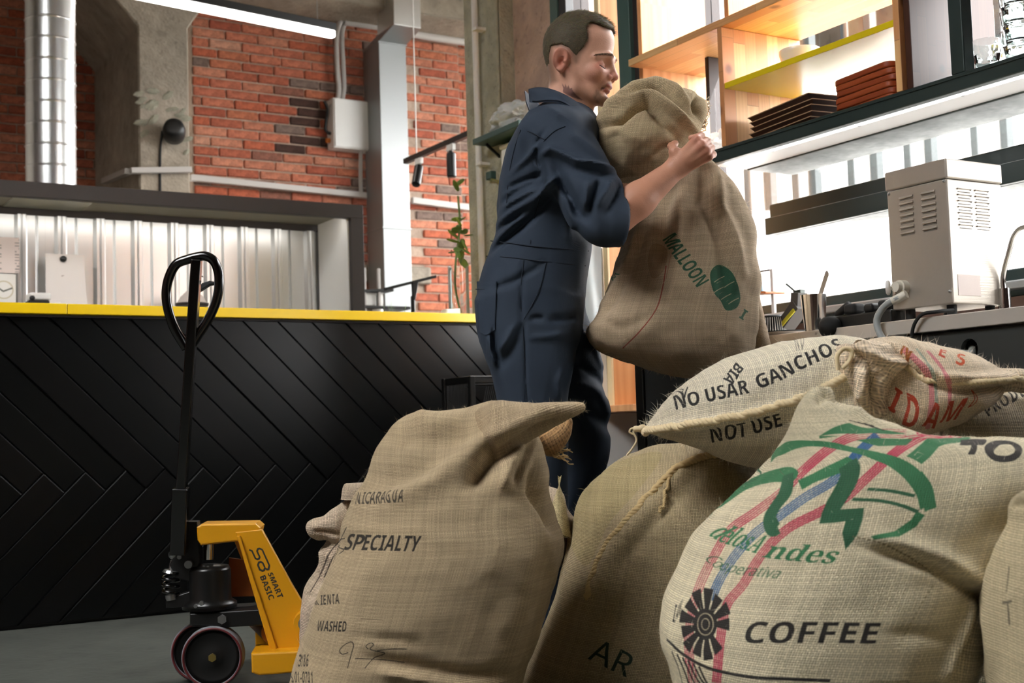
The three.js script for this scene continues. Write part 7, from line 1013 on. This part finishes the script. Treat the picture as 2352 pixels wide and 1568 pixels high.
  { const r = rng(7), P = hairG.attributes.position, N = hairG.attributes.normal, n = 9000, hm = new THREE.InstancedMesh(new THREE.ConeGeometry(0.03, 1, 3, 1, true).translate(0, 0.5, 0), mat(0x7d7350, 0.6), n), M4 = new THREE.Matrix4(), c = new THREE.Color(); for (let k = 0; k < n; k++) { const i = Math.floor(r() * P.count), p = V(P.getX(i), P.getY(i), P.getZ(i)), nn = V(N.getX(i), N.getY(i), N.getZ(i)), d = nn.clone().multiplyScalar(0.55).add(V(0.75, -0.25, 0)).add(V(r() - 0.5, r() - 0.5, r() - 0.5).multiplyScalar(0.6)).normalize(), L = lerp(0.003, 0.0105, sstep(p.y - HC.y, -0.01, 0.07)) * (0.6 + 0.7 * r()); M4.compose(p, new THREE.Quaternion().setFromUnitVectors(V(0, 1, 0), d), V(L < 0.005 ? 0.012 : 0.010, L, 0.010)); M4.scale(V(1, 1, 1)); hm.setMatrixAt(k, M4); hm.setColorAt(k, c.setRGB(0.5 + r() * 0.7, 0.5 + r() * 0.68, 0.45 + r() * 0.6)); } hm.name = numbered('hair_strands'); hm.userData.kind = 'stuff'; hm.castShadow = hm.receiveShadow = true; hair.add(hm); }
  const fromHead = (hx, hy, hz) => { const dx = hx * ch - hz * sh, dz = hx * sh + hz * ch; return V(HC.x + dx * cl + hy * sl, HC.y - dx * sl + hy * cl, HC.z + dz); };
  const onFace = (hx, hy, hz, lift) => { let t = 0; const c = V(0.01, hy, hz * 0.35), d = V(hx, hy, hz).sub(c).normalize(), p = c.clone().addScaledVector(d, 0.13); for (let i = 0; i < 60; i++) { const f = headF(p.x, p.y, p.z); if (f < 0.0003) break; p.addScaledVector(d, -f * 0.6); } p.addScaledVector(d, lift); return fromHead(p.x, p.y, p.z); };
  const browM = mat(0x6b523f, 0.95), lashM = mat(0x2a201b, 0.8);
  for (const s of [1, -1]) {
    const r = rng(s + 5), strands = []; for (let i = 0; i < 170; i++) { const t = i / 170, a = [lerp(0.084, 0.050, t * t * 0.6 + t * 0.4), lerp(-0.0125, -0.0165, t) + 0.004 * Math.sin(t * 3.1), lerp(0.012, 0.050, t)], h = (r() - 0.5) * lerp(0.0085, 0.003, t), p = onFace(a[0], a[1] + h, a[2] * s, 0.0004), q = onFace(a[0] - 0.004, a[1] + h + 0.0022 - 0.003 * t, (a[2] + 0.005) * s, 0.0013); strands.push(new THREE.CylinderGeometry(0.00015, 0.00034, p.distanceTo(q), 4).applyQuaternion(new THREE.Quaternion().setFromUnitVectors(V(0, 1, 0), q.clone().sub(p).normalize())).translate((p.x + q.x) / 2, (p.y + q.y) / 2, (p.z + q.z) / 2)); }
    obj('eyebrow', strands, browM, man);
    const L = [[0.072, -0.0425, 0.022], [0.070, -0.0448, 0.027], [0.067, -0.0450, 0.034], [0.061, -0.0430, 0.040], [0.056, -0.0410, 0.044]].map(([a, b, c]) => onFace(a, b, c * s, 0.0006)); obj('eyelashes', new THREE.TubeGeometry(new THREE.CatmullRomCurve3(L), 24, 0.0011, 6), lashM, man);
  }
  // trace the cloth along the photograph's sight lines to lay seams and pockets on it
  const hit = (px, py, lift = 0.0008) => { const o = man.worldToLocal(EYEV.clone()), d = J(px, py, 3).sub(o).normalize(); let t = 2.7, best = 1e9, bt = 3.4, found = false; for (let i = 0; i < 160; i++) { const p = o.clone().addScaledVector(d, t), f = suit(p.x, p.y, p.z); if (f < best) { best = f; bt = t; } if (f < 0.0006) { found = true; break; } t += Math.max(0.0005, f * 0.55); if (t > 4.0) break; } if (!found) t = bt; return o.clone().addScaledVector(d, t - lift); };
  const seams = [[[1186, 296], [1215, 302], [1252, 321]], [[1252, 321], [1275, 300], [1298, 290]], [[1252, 321], [1233, 346], [1231, 370], [1238, 392]], [[1196, 299], [1182, 340], [1172, 384], [1166, 430], [1163, 476]], [[1127, 553], [1170, 558], [1230, 566], [1300, 572], [1352, 576]], [[1117, 588], [1160, 590], [1230, 598], [1300, 606], [1345, 610]], [[1240, 450], [1228, 500], [1218, 560]], [[1203, 597], [1197, 650], [1196, 700], [1200, 740], [1204, 820], [1209, 900], [1212, 940]], [[1254, 604], [1246, 640], [1238, 666], [1222, 700], [1203, 733]], [[1093, 664], [1116, 664], [1140, 665]]];
  for (const s of seams) obj('seam', new THREE.TubeGeometry(new THREE.CatmullRomCurve3(s.map(([a, b]) => hit(a, b, 0.0011)), false, 'centripetal'), s.length * 8, 0.0013, 6), thread, cover);
  { const N = 12, pos = [], idx = [], E = (u, v) => [lerp(lerp(1095, 1141, u), lerp(1098, 1137, u), v), lerp(646, 758 + 12 * (1 - Math.abs(u * 2 - 0.9)), v)]; for (const lift of [0.0035, -0.001]) for (let j = 0; j <= N; j++) for (let i = 0; i <= N; i++) pos.push(...hit(...E(i / N, j / N), lift).toArray()); const q = (N + 1) * (N + 1), id = (i, j, b) => b * q + j * (N + 1) + i; for (let j = 0; j < N; j++) for (let i = 0; i < N; i++) { idx.push(id(i, j, 0), id(i, j + 1, 0), id(i + 1, j, 0), id(i + 1, j, 0), id(i, j + 1, 0), id(i + 1, j + 1, 0)); } for (let i = 0; i < N; i++) for (const [a, b, c, d] of [[id(i, 0, 0), id(i + 1, 0, 0), id(i + 1, 0, 1), id(i, 0, 1)], [id(i, N, 0), id(i + 1, N, 0), id(i + 1, N, 1), id(i, N, 1)], [id(0, i, 0), id(0, i + 1, 0), id(0, i + 1, 1), id(0, i, 1)], [id(N, i, 0), id(N, i + 1, 0), id(N, i + 1, 1), id(N, i, 1)]]) idx.push(a, b, c, a, c, d); const g = new THREE.BufferGeometry(); g.setAttribute('position', new THREE.Float32BufferAttribute(pos, 3)); g.setIndex(idx); g.computeVertexNormals(); g.setAttribute('uv', new THREE.Float32BufferAttribute(pos.filter((_, i) => i % 3 < 2), 2)); obj('back_pocket', g, navy, cover); }
  { // collar
    const Tn = [[1214, 204, 3.41], [1236, 200, 3.36], [1262, 203, 3.315], [1292, 214, 3.29], [1320, 230, 3.285], [1344, 252, 3.30], [1364, 276, 3.335]], Bn = [[1217, 238, 3.415], [1232, 240, 3.34], [1258, 238, 3.27], [1292, 242, 3.235], [1322, 262, 3.235], [1344, 294, 3.26], [1358, 324, 3.295]];
    const mk = (Tp, Bp) => { const n = 40, m = 8, ct = new THREE.CatmullRomCurve3(Tp), cb = new THREE.CatmullRomCurve3(Bp), pos = [], idx = []; for (const side of [0, 1]) for (let i = 0; i <= n; i++) { const a = ct.getPoint(i / n), b = cb.getPoint(i / n); for (let j = 0; j <= m; j++) { const t = j / m, p = a.clone().lerp(b, t), o = V(0, 0.010 * Math.sin(t * Math.PI * 0.6), 0.008 * Math.sin(t * Math.PI)); p.add(o); if (side) p.add(V(-0.001, -0.004, -0.006)); pos.push(...p.toArray()); } } const q = (n + 1) * (m + 1), id = (s, i, j) => s * q + i * (m + 1) + j; for (let i = 0; i < n; i++) for (let j = 0; j < m; j++) { idx.push(id(0, i, j), id(0, i, j + 1), id(0, i + 1, j), id(0, i + 1, j), id(0, i, j + 1), id(0, i + 1, j + 1), id(1, i, j), id(1, i + 1, j), id(1, i, j + 1), id(1, i + 1, j), id(1, i + 1, j + 1), id(1, i, j + 1)); } for (let i = 0; i < n; i++) for (const j of [0, m]) idx.push(id(0, i, j), id(0, i + 1, j), id(1, i + 1, j), id(0, i, j), id(1, i + 1, j), id(1, i, j)); for (const i of [0, n]) for (let j = 0; j < m; j++) idx.push(id(0, i, j), id(0, i, j + 1), id(1, i, j + 1), id(0, i, j), id(1, i, j + 1), id(1, i, j)); const g = new THREE.BufferGeometry(); g.setAttribute('position', new THREE.Float32BufferAttribute(pos, 3)); g.setAttribute('uv', new THREE.Float32BufferAttribute(pos.filter((_, i) => i % 3 < 2), 2)); g.setIndex(idx); g.computeVertexNormals(); return g; };
    const A = Tn.map((p) => J(...p)), B = Bn.map((p) => J(...p)), zc = J(1290, 230, 3.415).z, mir = (p) => V(p.x - 0.01, p.y, 2 * zc - p.z); obj('collar', mk(A, B), navy, cover); obj('collar', mk(A.map(mir), B.map(mir)), navy, cover);
  }
  for (const [leg, px, dd] of [['near', 1245, 3.29], ['far', 1270, 3.56]]) { const c = J(px, 1540, dd), f = (x, y, z) => { const dx = x - c.x, dz = z - c.z; const sole = Math.max(Math.abs(y - 0.012) - 0.012, Math.hypot(Math.max(Math.abs(dx - 0.06) - 0.10, 0), dz) - 0.046), up = Math.min(capsule(V(c.x - 0.03, 0.06, c.z), V(c.x - 0.02, 0.12, c.z), 0.048, 0.044)(x, y, z), capsule(V(c.x - 0.03, 0.045, c.z), V(c.x + 0.12, 0.04, c.z), 0.042, 0.034)(x, y, z)); return smin(smax(up, -(y - 0.006), 0.004), sole, 0.006); }; obj('shoe', surfaceNet(f, [c.x - 0.12, -0.004, c.z - 0.08], [c.x + 0.2, 0.18, c.z + 0.08], 0.005), mat(0x1c1a19, 0.6), man); }
}
renderer.render(scene, camera);
